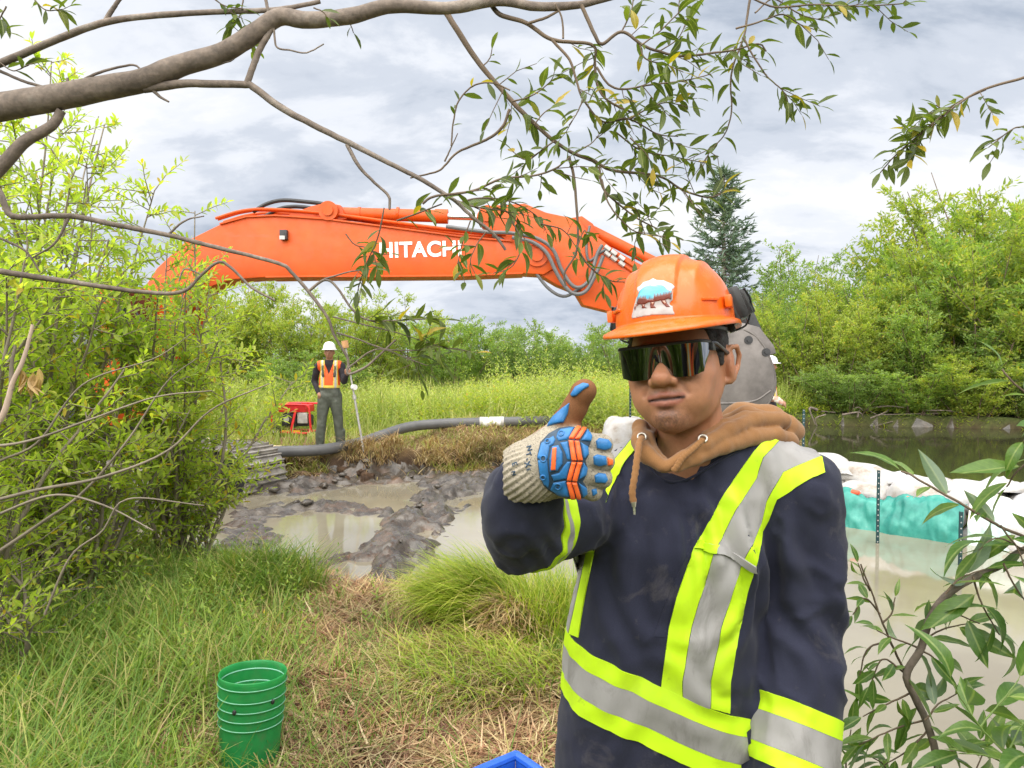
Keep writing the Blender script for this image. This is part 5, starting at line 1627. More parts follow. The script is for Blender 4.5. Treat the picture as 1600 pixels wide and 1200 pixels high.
def build_shirt():
    h = .0058
    lo = np.array([-.14, .86, .70]); hi = np.array([.60, 1.42, 1.52])
    p = grid(lo, hi, h)
    D = torso_sd(p)
    nb = V3(1085, 715, 1.23)
    D = smin(D, sd_chain(p, [nb, V3(1160, 722, 1.235), SH_L], [.066, .068, .066]), .035)
    D = smin(D, sd_chain(p, [nb, V3(1020, 735, 1.245), SH_R], [.066, .064, .064]), .035)
    D = smin(D, sd_chain(p, [SH_L, EL_L, WR_L, WR2_L], [.071, .070, .067, .060]), .016)
    arm = sd_chain(p, [SH_R, (SH_R + EL_R) / 2 + np.array([0, 0, -.004]), EL_R, (EL_R + WR_R) / 2 + np.array([-.006, 0, -.002]), WR_R], [.064, .058, .057, .054, .040], .02)
    D = smin(D, arm, .018)
    D = smax(D, -sd_ell(p, V3(1052, 700, 1.150), (.060, .085, .050)), .01)
    # cut the cuff open end flat
    ax_ = (WR_R - EL_R) / np.linalg.norm(WR_R - EL_R)
    D = np.where(((p - EL_R) @ ax_ > np.linalg.norm(WR_R - EL_R) + .004) & (sd_cap(p, EL_R, WR_R + ax_ * .06, .075) < 0) & (arm < .02), np.maximum(D, (p - WR_R) @ ax_ - .004), D)
    V, F = surface_nets(D, lo, h)
    V = relax(V, F, 3, .5)
    N = vnormals(V, F)
    # folds: drape from the shoulders, bunching at the elbow, slack at the waist
    x, y, z = V.T
    def fold(pt, dr, wl, amp, rad, seed):
        q = V - pt; r2 = (q ** 2).sum(1) / rad ** 2
        dr = np.asarray(dr, float); dr /= np.linalg.norm(dr)
        ph = (q @ dr) / wl + 1.1 * vnoise(V * 9, seed)
        return amp * np.exp(-r2) * np.sin(ph * 2 * np.pi)
    up = 0.0045 * fbm(V * np.array([14, 14, 4.5]), 3, 5) + .0022 * fbm(V * np.array([5, 5, 5]), 3, 8)
    up += fold(EL_R + np.array([.02, -.05, -.01]), (.6, .2, .8), .034, .0030, .06, 3)
    up += fold((EL_R + WR_R) / 2, (.7, .3, .35), .042, .0030, .07, 5)
    up += fold(WR_R, (WR_R - EL_R), .026, .0022, .04, 6)
    up += fold(SH_R, (1, .2, -.6), .05, .005, .09, 9)
    up += fold(V3(1185, 850, 1.13), (1, 0, .25), .055, .0085, .12, 12)
    up += fold(V3(1250, 900, 1.17), (1, 0, .10), .060, .0085, .16, 13)
    up += fold(EL_L, (.15, 0, 1), .055, .0035, .09, 15)
    up += fold(V3(1010, 830, 1.1), (1, 0, .12), .06, .0055, .13, 17)
    up += fold(V3(960, 950, 1.1), (1, 0, .5), .075, .0055, .12, 18)
    up += fold(V3(1080, 1150, 1.1), (.3, 0, 1), .09, .003, .16, 19)
    wv = V * 17 + .9 * np.stack([fbm(V * 6, 2, 31), fbm(V * 6, 2, 33), fbm(V * 6, 2, 35)], -1)
    rid = 1 - np.abs(fbm(wv * np.array([1, 1, .62]), 3, 37)) * 1.6
    armw = sstep(.03, .0, np.minimum(sd_chain(V, [SH_L, EL_L, WR_L], [.07, .07, .07]), sd_chain(V, [SH_R, EL_R, WR_R], [.066, .066, .05])))
    up += np.clip(rid, 0, 1) ** 2 * (.0026 + .0034 * armw)
    V = V + N * up[:, None]
    return V, F
sV, sF = build_shirt()
shirt = mchild('sweatshirt', sV, sF, M_navy)
BV_SH = bvh_of(sV, sF)
_fc = sV[sF].mean(1)
BV_TO = bvh_of(sV, sF[(torso_sd(_fc) < .034) | (_fc[:, 0] > .36) | (_fc[:, 2] > 1.40)])

BV_TW = bvh_of(sV, sF[torso_sd(_fc) < .024])
def stripe(poly, mat, lift=.0022, sp=5.0, back=False, name='reflective_stripe', par=None):
    V, F = drape(poly, sp, BV_TO, lift, back=back)
    o = mchild(name, V, F, mat, None, sharp=50); o.parent = shirt; o.location = (0, 0, 0)
    return o
def ring(axis_pts, offs, n=72, lift=.0022, mat=M_hiv, rmax=.12, tilt=None, name='reflective_stripe', k=5, bv=None):
    bv = bv or BV_SH; V_last = rmax * .6
    """a band round a limb: two section centres on its axis; offs: start and end along the axis in metres"""
    a, b = (np.asarray(q, float) for q in axis_pts)
    w = (b - a) / np.linalg.norm(b - a)
    u = np.cross(w, [0, 1.0, 0]); u /= np.linalg.norm(u); v = np.cross(w, u)
    V = np.zeros((k, n, 3)); ang = np.linspace(0, 2 * np.pi, n, endpoint=False)
    for i in range(k):
        o_ = offs[0] + (offs[1] - offs[0]) * i / (k - 1)
        for j in range(n):
            d = math.cos(ang[j]) * u + math.sin(ang[j]) * v
            c = a + w * (o_ + (tilt(d) if tilt else 0))
            h, nn, _, dist = bv.ray_cast(Vector(c), Vector(d), rmax)
            if h is None: V[i, j] = c + d * (V_last if j else rmax * .6)
            else:
                V[i, j] = np.array(h) + d * lift; V_last = dist
    # smooth the band a little along the circumference
    i = np.arange(k - 1)[:, None]; j = np.arange(n)[None, :]
    F = np.stack([i * n + j, i * n + (j + 1) % n, (i + 1) * n + (j + 1) % n, (i + 1) * n + j], -1).reshape(-1, 4)
    Vi = V.reshape(-1, 3)
    # thickness: inner copy just under the cloth
    cen = a + w * offs[0]
    Vin = Vi - vnormals(Vi, F) * 0.0
    Nn = vnormals(Vi, F)
    ax_c = a + ((Vi - a) @ w)[:, None] * w
    s_ = np.sign(((Vi - ax_c) * Nn).sum(1)).mean()
    if s_ < 0: F = F[:, ::-1]; Nn = -Nn
    Vin = Vi - Nn * (lift + .001)
    m0 = np.arange(n); m1 = (m0 + 1) % n; o0 = k * n
    e1 = np.stack([m0, m1, m1 + o0, m0 + o0], -1); e2 = np.stack([(k - 1) * n + m1, (k - 1) * n + m0, (k - 1) * n + m0 + o0, (k - 1) * n + m1 + o0], -1)
    Fall = np.vstack([F, e1[:, ::-1] if s_ > 0 else e1, e2[:, ::-1] if s_ > 0 else e2])
    o = mchild(name, np.vstack([Vi, Vin]), Fall, mat, None, sharp=50); o.parent = shirt; o.location = (0, 0, 0)
    return o
# chest strap on the left breast, up over the shoulder (photo outline)
e1 = [(1223, 682), (1215, 690), (1192, 715), (1181, 747), (1153, 790), (1137, 822), (1120, 853), (1108, 890), (1095, 927), (1080, 980), (1066, 1063), (1066, 1097)]
e2 = [(1282, 714), (1250, 726), (1222, 738), (1210, 760), (1196, 785), (1188, 817), (1175, 850), (1157, 885), (1143, 927), (1127, 980), (1110, 1063), (1109, 1106)]
yl = [(1205, 681)] + e1 + [(1031, 1088), (1034, 1063), (1045, 980), (1059, 927), (1072, 890), (1087, 850), (1103, 826), (1125, 783), (1148, 747), (1177, 706), (1192, 690)]
sv = [(1245, 687), (1268, 700)] + e2 + [(x + 1, y) for x, y in e1[::-1]]
yr = [(1284, 716), (1288, 738), (1270, 746), (1240, 764), (1214, 780), (1203, 807), (1190, 830), (1188, 850), (1181, 885), (1168, 927), (1155, 985), (1141, 1063), (1140, 1114)] + [(x + 1, y) for x, y in e2[::-1]]
for q, m_ in ((yl, M_hiv), (sv, M_silver), (yr, M_hiv)):
    stripe(q, m_)
    stripe(q, m_, back=True)
# the strap on the other side, seen beside the raised hand
g1 = [(992, 682), (955, 727), (944, 760), (929, 800), (920, 850), (910, 900), (899, 950), (890, 990)]
yl2 = [(1004, 690), (976, 722), (956, 760), (940, 800), (931, 850), (921, 900), (911, 950), (904, 996)] + g1[::-1]
sv2 = [(x - 1, y) for x, y in g1] + [(x - 30 - 8 * (y > 740), y - 4) for x, y in g1[::-1]]
stripe(yl2, M_hiv); stripe(sv2, M_silver)
# breast pocket
pk = [(1090, 846), (1112, 851), (1150, 865), (1180, 884), (1178, 915), (1164, 985), (1146, 1060), (1136, 1108), (1076, 1094), (1031, 1082), (1026, 1000), (1040, 960), (1062, 900), (1078, 860)]
pk_n = [(1088, 836), (1086, 848), (1068, 892), (1052, 935), (1038, 996), (1022, 994), (1034, 958), (1060, 895), (1080, 852)]
stripe(pk_n, M_navy, lift=.0012, name='pocket')
V, F = drape([(1090, 845), (1113, 850), (1151, 864), (1181, 884), (1180, 894), (1150, 876), (1112, 862), (1087, 855)], 4, BV_TO, .0058)
mchild('pocket_hem', V, F, M_silver, shirt, sharp=50)
V, F = drape([(1090, 844), (1122, 853), (1120, 866), (1086, 856)], 4, BV_TO, .0074)
mchild('pocket_hem', V, F, M_hiv, shirt, sharp=50)
# waist bands: a ring round the torso that dips towards the front right
TA = (np.array([.250, 1.24, 0.9]), np.array([.250, 1.24, 1.3]))
def waist_tilt(d): return -.066 * d[0] - .012 * d[1]
Z0 = 1.026 - .9
for (a_, b_), m_ in (((.050, .022), M_hiv), ((.0215, -.024), M_silver), ((-.0245, -.053), M_hiv)):
    ring(TA, (Z0 + a_, Z0 + b_), 120, .0026, m_, .30, waist_tilt, bv=BV_TW)
# sleeve bands, hanging arm
AL = (EL_L, WR_L)
LL = np.linalg.norm(WR_L - EL_L)
def al_t(d): return .012 * d[0]
for (a_, b_), m_ in (((.640, .765), M_hiv), ((.767, .975), M_silver), ((.977, 1.09), M_hiv)):
    ring(AL, (a_ * LL, b_ * LL), 64, .0026, m_, .085, al_t)
# bent arm, band just past the elbow
AR = (EL_R + (EL_R - WR_R) * .02, WR_R)
RL = np.linalg.norm(np.array(AR[1]) - np.array(AR[0]))
AU = (EL_R + (SH_R - EL_R) * .14, SH_R)
RU = np.linalg.norm(SH_R - np.array(AU[0]))
for (a_, b_), m_ in (((-.030, -.014), M_hiv), ((-.0138, .008), M_silver), ((.0082, .024), M_hiv)):
    ring(AU, (a_, b_), 64, .0026, m_, .10, lambda d: .006 * d[2])
# collar seam
m = MB()
pts = []
for u, v in ((1008, 716), (1022, 738), (1042, 752), (1066, 752), (1095, 738), (1130, 716), (1165, 698)):
    d = (P(u, v, 1) - _C).normalized(); h_, n_, _, _ = BV_SH.ray_cast(_C + d * .3, d)
    if h_: pts.append(h_ - d * .0005)
m.tube(smooth_path(pts, 30), .0022, 6); o = m.build('collar_seam', M_navy, None, True); o.parent = shirt

# --- brown hood and its cords
def build_hood():
    h = .0034
    lo = np.array([.13, 1.02, 1.37]); hi = np.array([.56, 1.40, 1.57])
    p = grid(lo, hi, h)
    C = lambda pts: [V3(*q) for q in pts]
    k = .006
    # left strand, from behind the neck to the V
    D = sd_chain(p, C([(1010, 672, 1.27), (1000, 668, 1.20), (999, 690, 1.155), (1010, 710, 1.125), (1034, 729, 1.106)]), [.013, .0125, .0125, .012, .010], .006)
    D = smin(D, sd_chain(p, C([(1022, 672, 1.24), (1012, 684, 1.17), (1020, 708, 1.137), (1040, 726, 1.115)]), [.010, .009, .009, .008], .006), .002)
    # right strand: two folds
    D = smin(D, sd_chain(p, C([(1040, 731, 1.104), (1068, 715, 1.108), (1100, 695, 1.125), (1140, 673, 1.16), (1178, 656, 1.20), (1222, 657, 1.235)]), [.009, .010, .011, .0125, .0135, .015], .006), .001)
    D = smin(D, sd_chain(p, C([(1058, 731, 1.106), (1088, 716, 1.115), (1130, 697, 1.145), (1175, 683, 1.18), (1212, 681, 1.21), (1236, 690, 1.235)]), [.008, .010, .012, .0135, .0145, .014], .006), .001)
    D = smin(D, sd_chain(p, C([(1100, 684, 1.15), (1132, 664, 1.18), (1166, 650, 1.21)]), [.009, .010, .010], .006), .004)
    # the hood heaped behind the neck
    D = smin(D, sd_chain(p, C([(1018, 672, 1.27), (1060, 690, 1.33), (1110, 690, 1.35), (1160, 660, 1.32), (1200, 662, 1.29)]), [.022, .030, .034, .034, .034], .01), .010)
    D = smin(D, sd_chain(p, C([(1130, 662, 1.30), (1166, 651, 1.27), (1186, 656, 1.25)]), [.014, .018, .017], .008), .006)
    D = smin(D, sd_chain(p, C([(1185, 664, 1.25), (1225, 668, 1.265), (1238, 674, 1.275)]), [.022, .022, .021], .01), .008)
    V, F = surface_nets(D, lo, h)
    V = relax(V, F, 2, .4)
    N = vnormals(V, F)
    V = V + N * (.0012 * fbm(V * 22, 3, 4) + .0007 * fbm(V * 60, 2, 9))[:, None]
    return V, F
V, F = build_hood()
hood = mchild('hood', V, F, M_brown)
BV_HO = bvh_of(V, F)
M_brass = plain('pale_metal', (.62, .58, .52), .3, .8, var=.1)
for (u, v) in ((1003, 683), (1098, 686)):
    d = (P(u, v, 1) - _C).normalized(); h_, n_, _, _ = BV_HO.ray_cast(_C + d * .3, d)
    if h_ is None: h_, n_, _, _ = BV_HO.find_nearest(P(u, v, 1.12))
    if n_.dot(d) > 0: n_ = -n_
    n_ = (n_ - d * .8).normalized()
    q = n_.to_track_quat('Z', 'Y')
    pts = [h_ + n_ * .001 + q @ Vector((math.cos(a) * .0062, math.sin(a) * .0062, 0)) for a in np.linspace(0, 2 * math.pi, 25)]
    m = MB().tube(pts, .0018, 6, caps=False); o = m.build('grommet', M_brass, None, True); o.parent = hood
def cord(pts, name='drawstring'):
    pp = smooth_path([V3(*q) for q in pts], 40)
    V, F = tube_np(pp, np.linspace(.0044, .0042, 40) * (1 + .12 * np.sin(np.arange(40) * 1.9)), 8)
    # flatten: a woven tape
    c = np.repeat(pp, 8, axis=0); V = c + (V - c) * np.array([1.25, .55, 1])
    return mchild(name, V, F, M_brown, hood)
c1 = cord([(1003, 684, 1.128), (999, 692, 1.115), (996, 712, 1.098), (992, 742, 1.088), (988, 768, 1.083), (990, 786, 1.082)])
m = MB().cyl(P(990, 784, 1.082), P(990.5, 792, 1.082), .0042, .003, 10).cyl(P(990.5, 791, 1.082), P(991.5, 804, 1.081), .0019, .0016, 8)
o = m.build('cord_tip', M_brass, None); o.parent = c1
cord([(1098, 687, 1.104), (1082, 702, 1.098), (1066, 716, 1.093), (1058, 728, 1.091), (1052, 736, 1.092)])

# --- trousers and boots (mostly below the frame)
p = grid(np.array([.02, 1.05, .0]), np.array([.52, 1.45, .80]), .012)
D = None
for s in (-1, 1):
    L_ = sd_chain(p, [(.245 + s * .085, 1.24, .78), (.25 + s * .10, 1.22, .45), (.25 + s * .11, 1.25, .10)], [.098, .078, .070])
    D = L_ if D is None else smin(D, L_, .03)
D = np.maximum(D, .06 - p[..., 2])
V, F = surface_nets(D, np.array([.02, 1.05, .0]), .012); V = relax(V, F, 2)
V = V + vnormals(V, F) * (.006 * fbm(V * 9, 3, 2))[:, None]
mchild('trousers', V, F, M_trs)
for s in (-1, 1):
    lo = np.array([.25 + s * .12 - .08, 1.02, -.02]); p = grid(lo, lo + [.17, .36, .22], .008)
    D = smin(sd_cap(p, (.25 + s * .12, 1.10, .045), (.25 + s * .115, 1.25, .06), .045, .05), sd_cap(p, (.25 + s * .115, 1.26, .06), (.25 + s * .11, 1.25, .16), .052, .062), .03)
    D = np.maximum(D, .005 - p[..., 2])
    V, F = surface_nets(D, lo, .008); mchild('boot', V, F, M_rub2)
# --- the raised right glove
def c2(pts): return [(740 + x / 3.75, 580 + y / 3.75) for x, y in pts]
def H(x, y, d): return V3(740 + x / 3.75, 580 + y / 3.75, d)
KN = [H(592, 408, .926), H(606, 492, .922), H(600, 585, .924), H(590, 672, .930)]
PIP = [H(752, 432, .934), H(762, 526, .932), H(750, 626, .934), H(700, 706, .938)]
DIP = [H(752, 440, .968), H(764, 530, .968), H(748, 626, .968), H(698, 704, .966)]
TIP = [H(650, 452, .982), H(652, 530, .984), H(640, 616, .984), H(615, 690, .980)]
WR_G = [H(330, 592, .962), H(440, 520, .945)]
THB = [H(480, 400, .945), H(540, 300, .940), H(592, 215, .935), H(640, 122, .928)]
def build_glove():
    h = .00155
    lo = np.array([-.012, .865, 1.415]); hi = np.array([.150, 1.03, 1.605])
    p = grid(lo, hi, h)
    D = None
    for k in range(4):                                   # metacarpals
        m = sd_chain(p, [WR_G[1] + np.array([0, .004, (1.5 - k) * .012]), KN[k]], [.019, .0165])
        D = m if D is None else smin(D, m, .012)
    D = smin(D, sd_chain(p, [H(470, 470, .962), H(560, 480, .966)], [.023, .020]), .015)      # palm
    D = smin(D, sd_chain(p, [H(460, 620, .962), H(560, 665, .962)], [.020, .018]), .015)
    rr = [(.0150, .0128, .0120, .0110), (.0150, .0130, .0122, .0112), (.0145, .0125, .0118, .0108), (.0130, .0108, .0102, .0096)]
    fing = None
    for k in range(4):
        f = sd_chain(p, [KN[k], PIP[k], DIP[k], TIP[k]], rr[k], .006)
        fing = f if fing is None else np.minimum(fing, f)
    # creases between the fingers stay sharp
    D = smin(D, fing, .006)
    th = sd_chain(p, THB, [.022, .0165, .0145, .0150], .008)
    th = smin(th, sd_cap(p, H(640, 128, .928), H(655, 112, .926), .0150, .0142), .004)
    D = smin(D, th, .010)
    cuff = sd_chain(p, [H(255, 645, .985), WR_G[0], WR_G[1]], [.041, .0375, .033], .02)
    D = smin(D, cuff, .018)
    axc = WR_G[1] - H(255, 645, .985); axc /= np.linalg.norm(axc)
    c0 = H(272, 632, .98)
    D = np.where((p - c0) @ axc < .02, np.maximum(D, -((p - c0) @ axc)), D)
    V, F = surface_nets(D, lo, h)
    V = relax(V, F, 2, .5)
    N = vnormals(V, F)
    # ribbed cuff, knitted back
    along = (V - c0) @ axc
    rad = V - c0 - along[:, None] * axc
    u = np.cross(axc, [0, 1.0, 0]); u /= np.linalg.norm(u); w = np.cross(axc, u)
    ang = np.arctan2(rad @ w, rad @ u)
    wc = sstep(.062, .045, along)
    V = V + N * (wc * .0010 * np.sin(ang * 34))[:, None]
    # albedo: knit or leather
    thw = sstep(.004, -.002, sd_chain(V, [THB[1] + np.array([.001, 0, .004]), THB[2], THB[3], H(660, 110, .925)], [.016, .0165, .017, .017]) - .004)
    palm = sstep(.936, .942, V[:, 1]) * sstep(.060, .070, along)
    leather = np.clip(np.maximum(thw, palm), 0, 1)
    knit = np.array([.36, .315, .245]); lea = np.array([.20, .085, .035])
    sp = vnoise(V * np.array([700, 700, 1200]), 4)
    kc = knit * (1 + .35 * sp[:, None])
    kc = np.where((sp > .55)[:, None], np.array([.14, .125, .11]), kc)
    C = kc * (1 - leather[:, None]) + lea * leather[:, None]
    return V, F, C, leather
gV, gF, gC, _lea = build_glove()
t = NT('glove_cloth', .85, 0, .3)
fine = t.noise(1100, 3, .6)
t.base(t.mix(.6, t.attr(), t.ramp(fine, [(.3, (.65, .65, .65)), (.7, (1.4, 1.4, 1.4))]), 'MULTIPLY')); t.bump(fine, .5, .0012)
M_glove = t.m
M_gblue = plain('glove_blue', (.025, .165, .42), .42, var=.22, scale=60, bump=.1, bscale=500)
M_gor = plain('glove_orange', (.85, .15, .03), .42, var=.12, scale=60)
M_gdk = plain('glove_dark', (.03, .06, .10), .6, var=.3, scale=60)
glove = mchild('glove', gV, gF, M_glove, col=gC)
BV_G = bvh_of(gV, gF)
def gpad(poly, mat, lift=.0030, edge=4.0, sp=1.05, name='knuckle_guard', dome=.0006, raw=False):
    q = poly if raw else c2(poly)
    V, F = drape(q, sp, BV_G, lift, edge=edge / 3.75 if edge else None, dome=dome)
    return mchild(name, V, F, mat, glove)
# dark rubber bed under the pads
gpad([(372, 500), (392, 415), (440, 365), (500, 332), (560, 322), (660, 338), (696, 385), (684, 420), (672, 450), (674, 490), (655, 525), (668, 570), (660, 610), (640, 645), (662, 680), (668, 718), (635, 745), (560, 742), (500, 732), (436, 696), (408, 668), (384, 605)], M_gdk, .0012, 3, 2.2)
gpad([(492, 362), (512, 338), (592, 332), (562, 392), (552, 404), (500, 414), (484, 392)], M_gblue)
gpad([(376, 500), (398, 424), (470, 380), (482, 404), (470, 432), (448, 446), (436, 512), (440, 515), (378, 515)], M_gblue)
gpad([(378, 521), (434, 521), (440, 590), (446, 640), (438, 682), (410, 660), (388, 602)], M_gblue)
gpad([(458, 442), (500, 434), (524, 478), (522, 542), (492, 582), (446, 588), (442, 520)], M_gblue, .0036)
gpad([(460, 452), (490, 446), (482, 576), (450, 577)], M_gor, .0052, 3)
gpad([(506, 420), (556, 410), (574, 520), (552, 520), (534, 470)], M_gblue)
gpad([(574, 527), (548, 628), (468, 640), (452, 604), (500, 592), (532, 548), (552, 527)], M_gblue)
gpad([(446, 690), (466, 648), (544, 636), (566, 733), (500, 724)], M_gblue)
for a, b, c, d in (((600, 332), (656, 346), (617, 403), (561, 398)), ((561, 404), (616, 409), (636, 520), (578, 522)), ((577, 528), (634, 528), (606, 640), (549, 634)), ((549, 642), (604, 646), (627, 738), (573, 738))):
    a, b, c, d = (np.array(q, float) for q in (a, b, c, d))
    for f0, f1 in ((0, .47), (.53, 1)):
        gpad([tuple(a + (b - a) * f0), tuple(a + (b - a) * f1), tuple(d + (c - d) * f1), tuple(d + (c - d) * f0)], M_gor, .0050, 3, .8)
gpad([(659, 346), (690, 384), (682, 414), (624, 408)], M_gblue, .0042)
gpad([(622, 414), (664, 444), (668, 486), (641, 516)], M_gblue, .0042)
gpad([(640, 528), (661, 566), (655, 606), (612, 634)], M_gblue, .0042)
gpad([(612, 646), (655, 680), (660, 714), (632, 736)], M_gblue, .0042)
for f in ([(716, 408), (735, 392), (788, 402), (806, 428), (800, 452), (770, 462), (722, 450)], [(700, 500), (722, 488), (776, 500), (780, 548), (735, 556), (704, 545)], [(708, 612), (730, 596), (772, 602), (786, 636), (772, 656), (712, 650)], [(690, 694), (718, 686), (724, 716), (697, 732)]):
    gpad(f, M_gblue, .0030, 6, name='finger_guard')
    cx = sum(q[0] for q in f) / len(f); cy = sum(q[1] for q in f) / len(f)
    for dy in ((-10, 8) if len(f) > 4 else ()):
        gpad([(cx - 28, cy + dy), (cx + 28, cy + dy + 2), (cx + 28, cy + dy + 6), (cx - 28, cy + dy + 4)], M_gdk, .0050, 1.5, 1.0, 'finger_groove', 0)
gpad([(784, 505), (812, 518), (812, 548), (786, 552)], M_gor, .0030, 4, name='finger_guard')
gpad([(432, 324), (468, 268), (528, 212), (562, 186), (552, 250), (528, 300), (494, 306)], M_gblue, .0030, 5, name='thumb_guard')
gpad([(572, 134), (598, 92), (640, 70), (672, 76), (676, 90), (640, 112), (602, 146), (578, 150)], M_gblue, .0030, 6, name='thumb_guard')
for (x, y, r) in ((518, 370, 4.2), (436, 416, 3.4), (412, 513, 4.6), (408, 616, 3.8), (496, 666, 5.2)):
    u, v = c2([(x, y)])[0]
    d = (P(u, v, 1) - _C).normalized(); h_, n_, _, _ = BV_G.ray_cast(_C + d * .3, d)
    if n_.dot(d) > 0: n_ = -n_
    q = n_.to_track_quat('Z', 'Y'); rr = r * .00081
    pts = [h_ + n_ * .0038 + q @ Vector((math.cos(a) * rr, math.sin(a) * rr, 0)) for a in np.linspace(0, 2 * math.pi, 19)]
    o = MB().tube(pts, .0010, 6, caps=False).build('ring', M_gblue, glove, True)
    o = MB().cyl(h_ + n_ * .0020, h_ + n_ * .0036, rr * .8, n=14).build('ring_hole', M_gdk, glove)
# lettering printed down the cuff
def strokes(segs, w=3.2):
    for a, b in segs:
        a, b = np.array(a, float), np.array(b, float)
        d = (b - a) / np.linalg.norm(b - a); n = np.array([-d[1], d[0]]) * w
        gpad([tuple(a - n), tuple(b - n), tuple(b + n), tuple(a + n)], M_gdk, .0009, None, 1.3, 'lettering', 0)
def letter(cx, cy, shape, s=1.0, ang=-72):
    ca, sa = math.cos(R(-ang)), math.sin(R(-ang))
    f = lambda q: (cx + (q[0] * ca - q[1] * sa) * s, cy + (q[0] * sa + q[1] * ca) * s)
    strokes([(f(a), f(b)) for a, b in shape], 3.0 * s)
NL = [((-11, 14), (-11, -14)), ((-11, -14), (11, 14)), ((11, 14), (11, -14))]
TL = [((-12, -14), (12, -14)), ((0, -14), (0, 14))]
XL = [((-11, -14), (11, 14)), ((11, -14), (-11, 14))]
EL = [((-9, -14), (-9, 14)), ((-9, -14), (10, -14)), ((-9, 0), (7, 0)), ((-9, 14), (10, 14))]
letter(328, 452, NL); letter(322, 486, TL); strokes([((316, 510), (312, 522))], 3); letter(318, 545, XL, 1.25); letter(322, 578, EL, .6)
letter(242, 545, EL, .9); letter(236, 598, NL, .8)
# --- the other hand hangs below the frame: relaxed, gloved, five fingers
def build_left():
    h = .003; b = np.array(WR2_L)
    lo = b + np.array([-.08, -.10, -.24]); hi = b + np.array([.08, .10, .05]); p = grid(lo, hi, h) - b.astype(np.float32)
    D = sd_chain(p, [(0, 0, .04), (0, 0, -.02), (0, -.004, -.05)], [.040, .034, .034], .01)
    for k in range(4):
        y = -.033 + k * .0215
        D = smin(D, sd_cap(p, (0, y * .7, -.045), (.004, y, -.105), .018, .0145), .012)
        L = (.070, .080, .074, .056)[k]
        D = smin(D, sd_chain(p, [(.004, y, -.105), (-.002, y * 1.05, -.105 - L * .5), (-.020, y * 1.05, -.105 - L * .92)], [.0125, .0115, .0105], .004), .004)
    D = smin(D, sd_chain(p, [(-.004, -.028, -.050), (-.016, -.055, -.085), (-.024, -.062, -.120)], [.019, .015, .0135], .006), .008)
    V, F = surface_nets(D, lo, h); V = relax(V, F, 1)
    return V, F
V, F = build_left()
mchild('glove', V, F, M_glove, col=np.tile([.36, .315, .245], (len(V), 1)))
# ------------------------------------------------------------------ people farther off
M_wader = plain('wader_green', (.075, .085, .065), .55, var=.3, scale=7, bump=.3, bscale=60)
M_dkshirt = plain('dark_shirt', (.025, .022, .028), .85, var=.25)
M_vest = plain('vest_orange', (.85, .12, .015), .6, var=.1)
M_vy = plain('vest_yellow', (.80, .62, .10), .5, var=.1)
M_vs = plain('vest_silver', (.55, .55, .52), .4, .2, var=.1)
M_hatw = plain('hat_white', (.82, .82, .84), .3, var=.04)
M_redc = plain('red_cloth', (.55, .03, .03), .8, var=.2)
t = NT('plaid', .85); tc = t.n('ShaderNodeTexCoord'); br = t.n('ShaderNodeTexChecker'); br.inputs['Scale'].default_value = 14; t.l(tc.outputs['Object'], br.inputs['Vector'])
br.inputs['Color1'].default_value = (.55, .30, .22, 1); br.inputs['Color2'].default_value = (.72, .66, .55, 1); t.base(br.outputs[0]); M_plaid = t.m
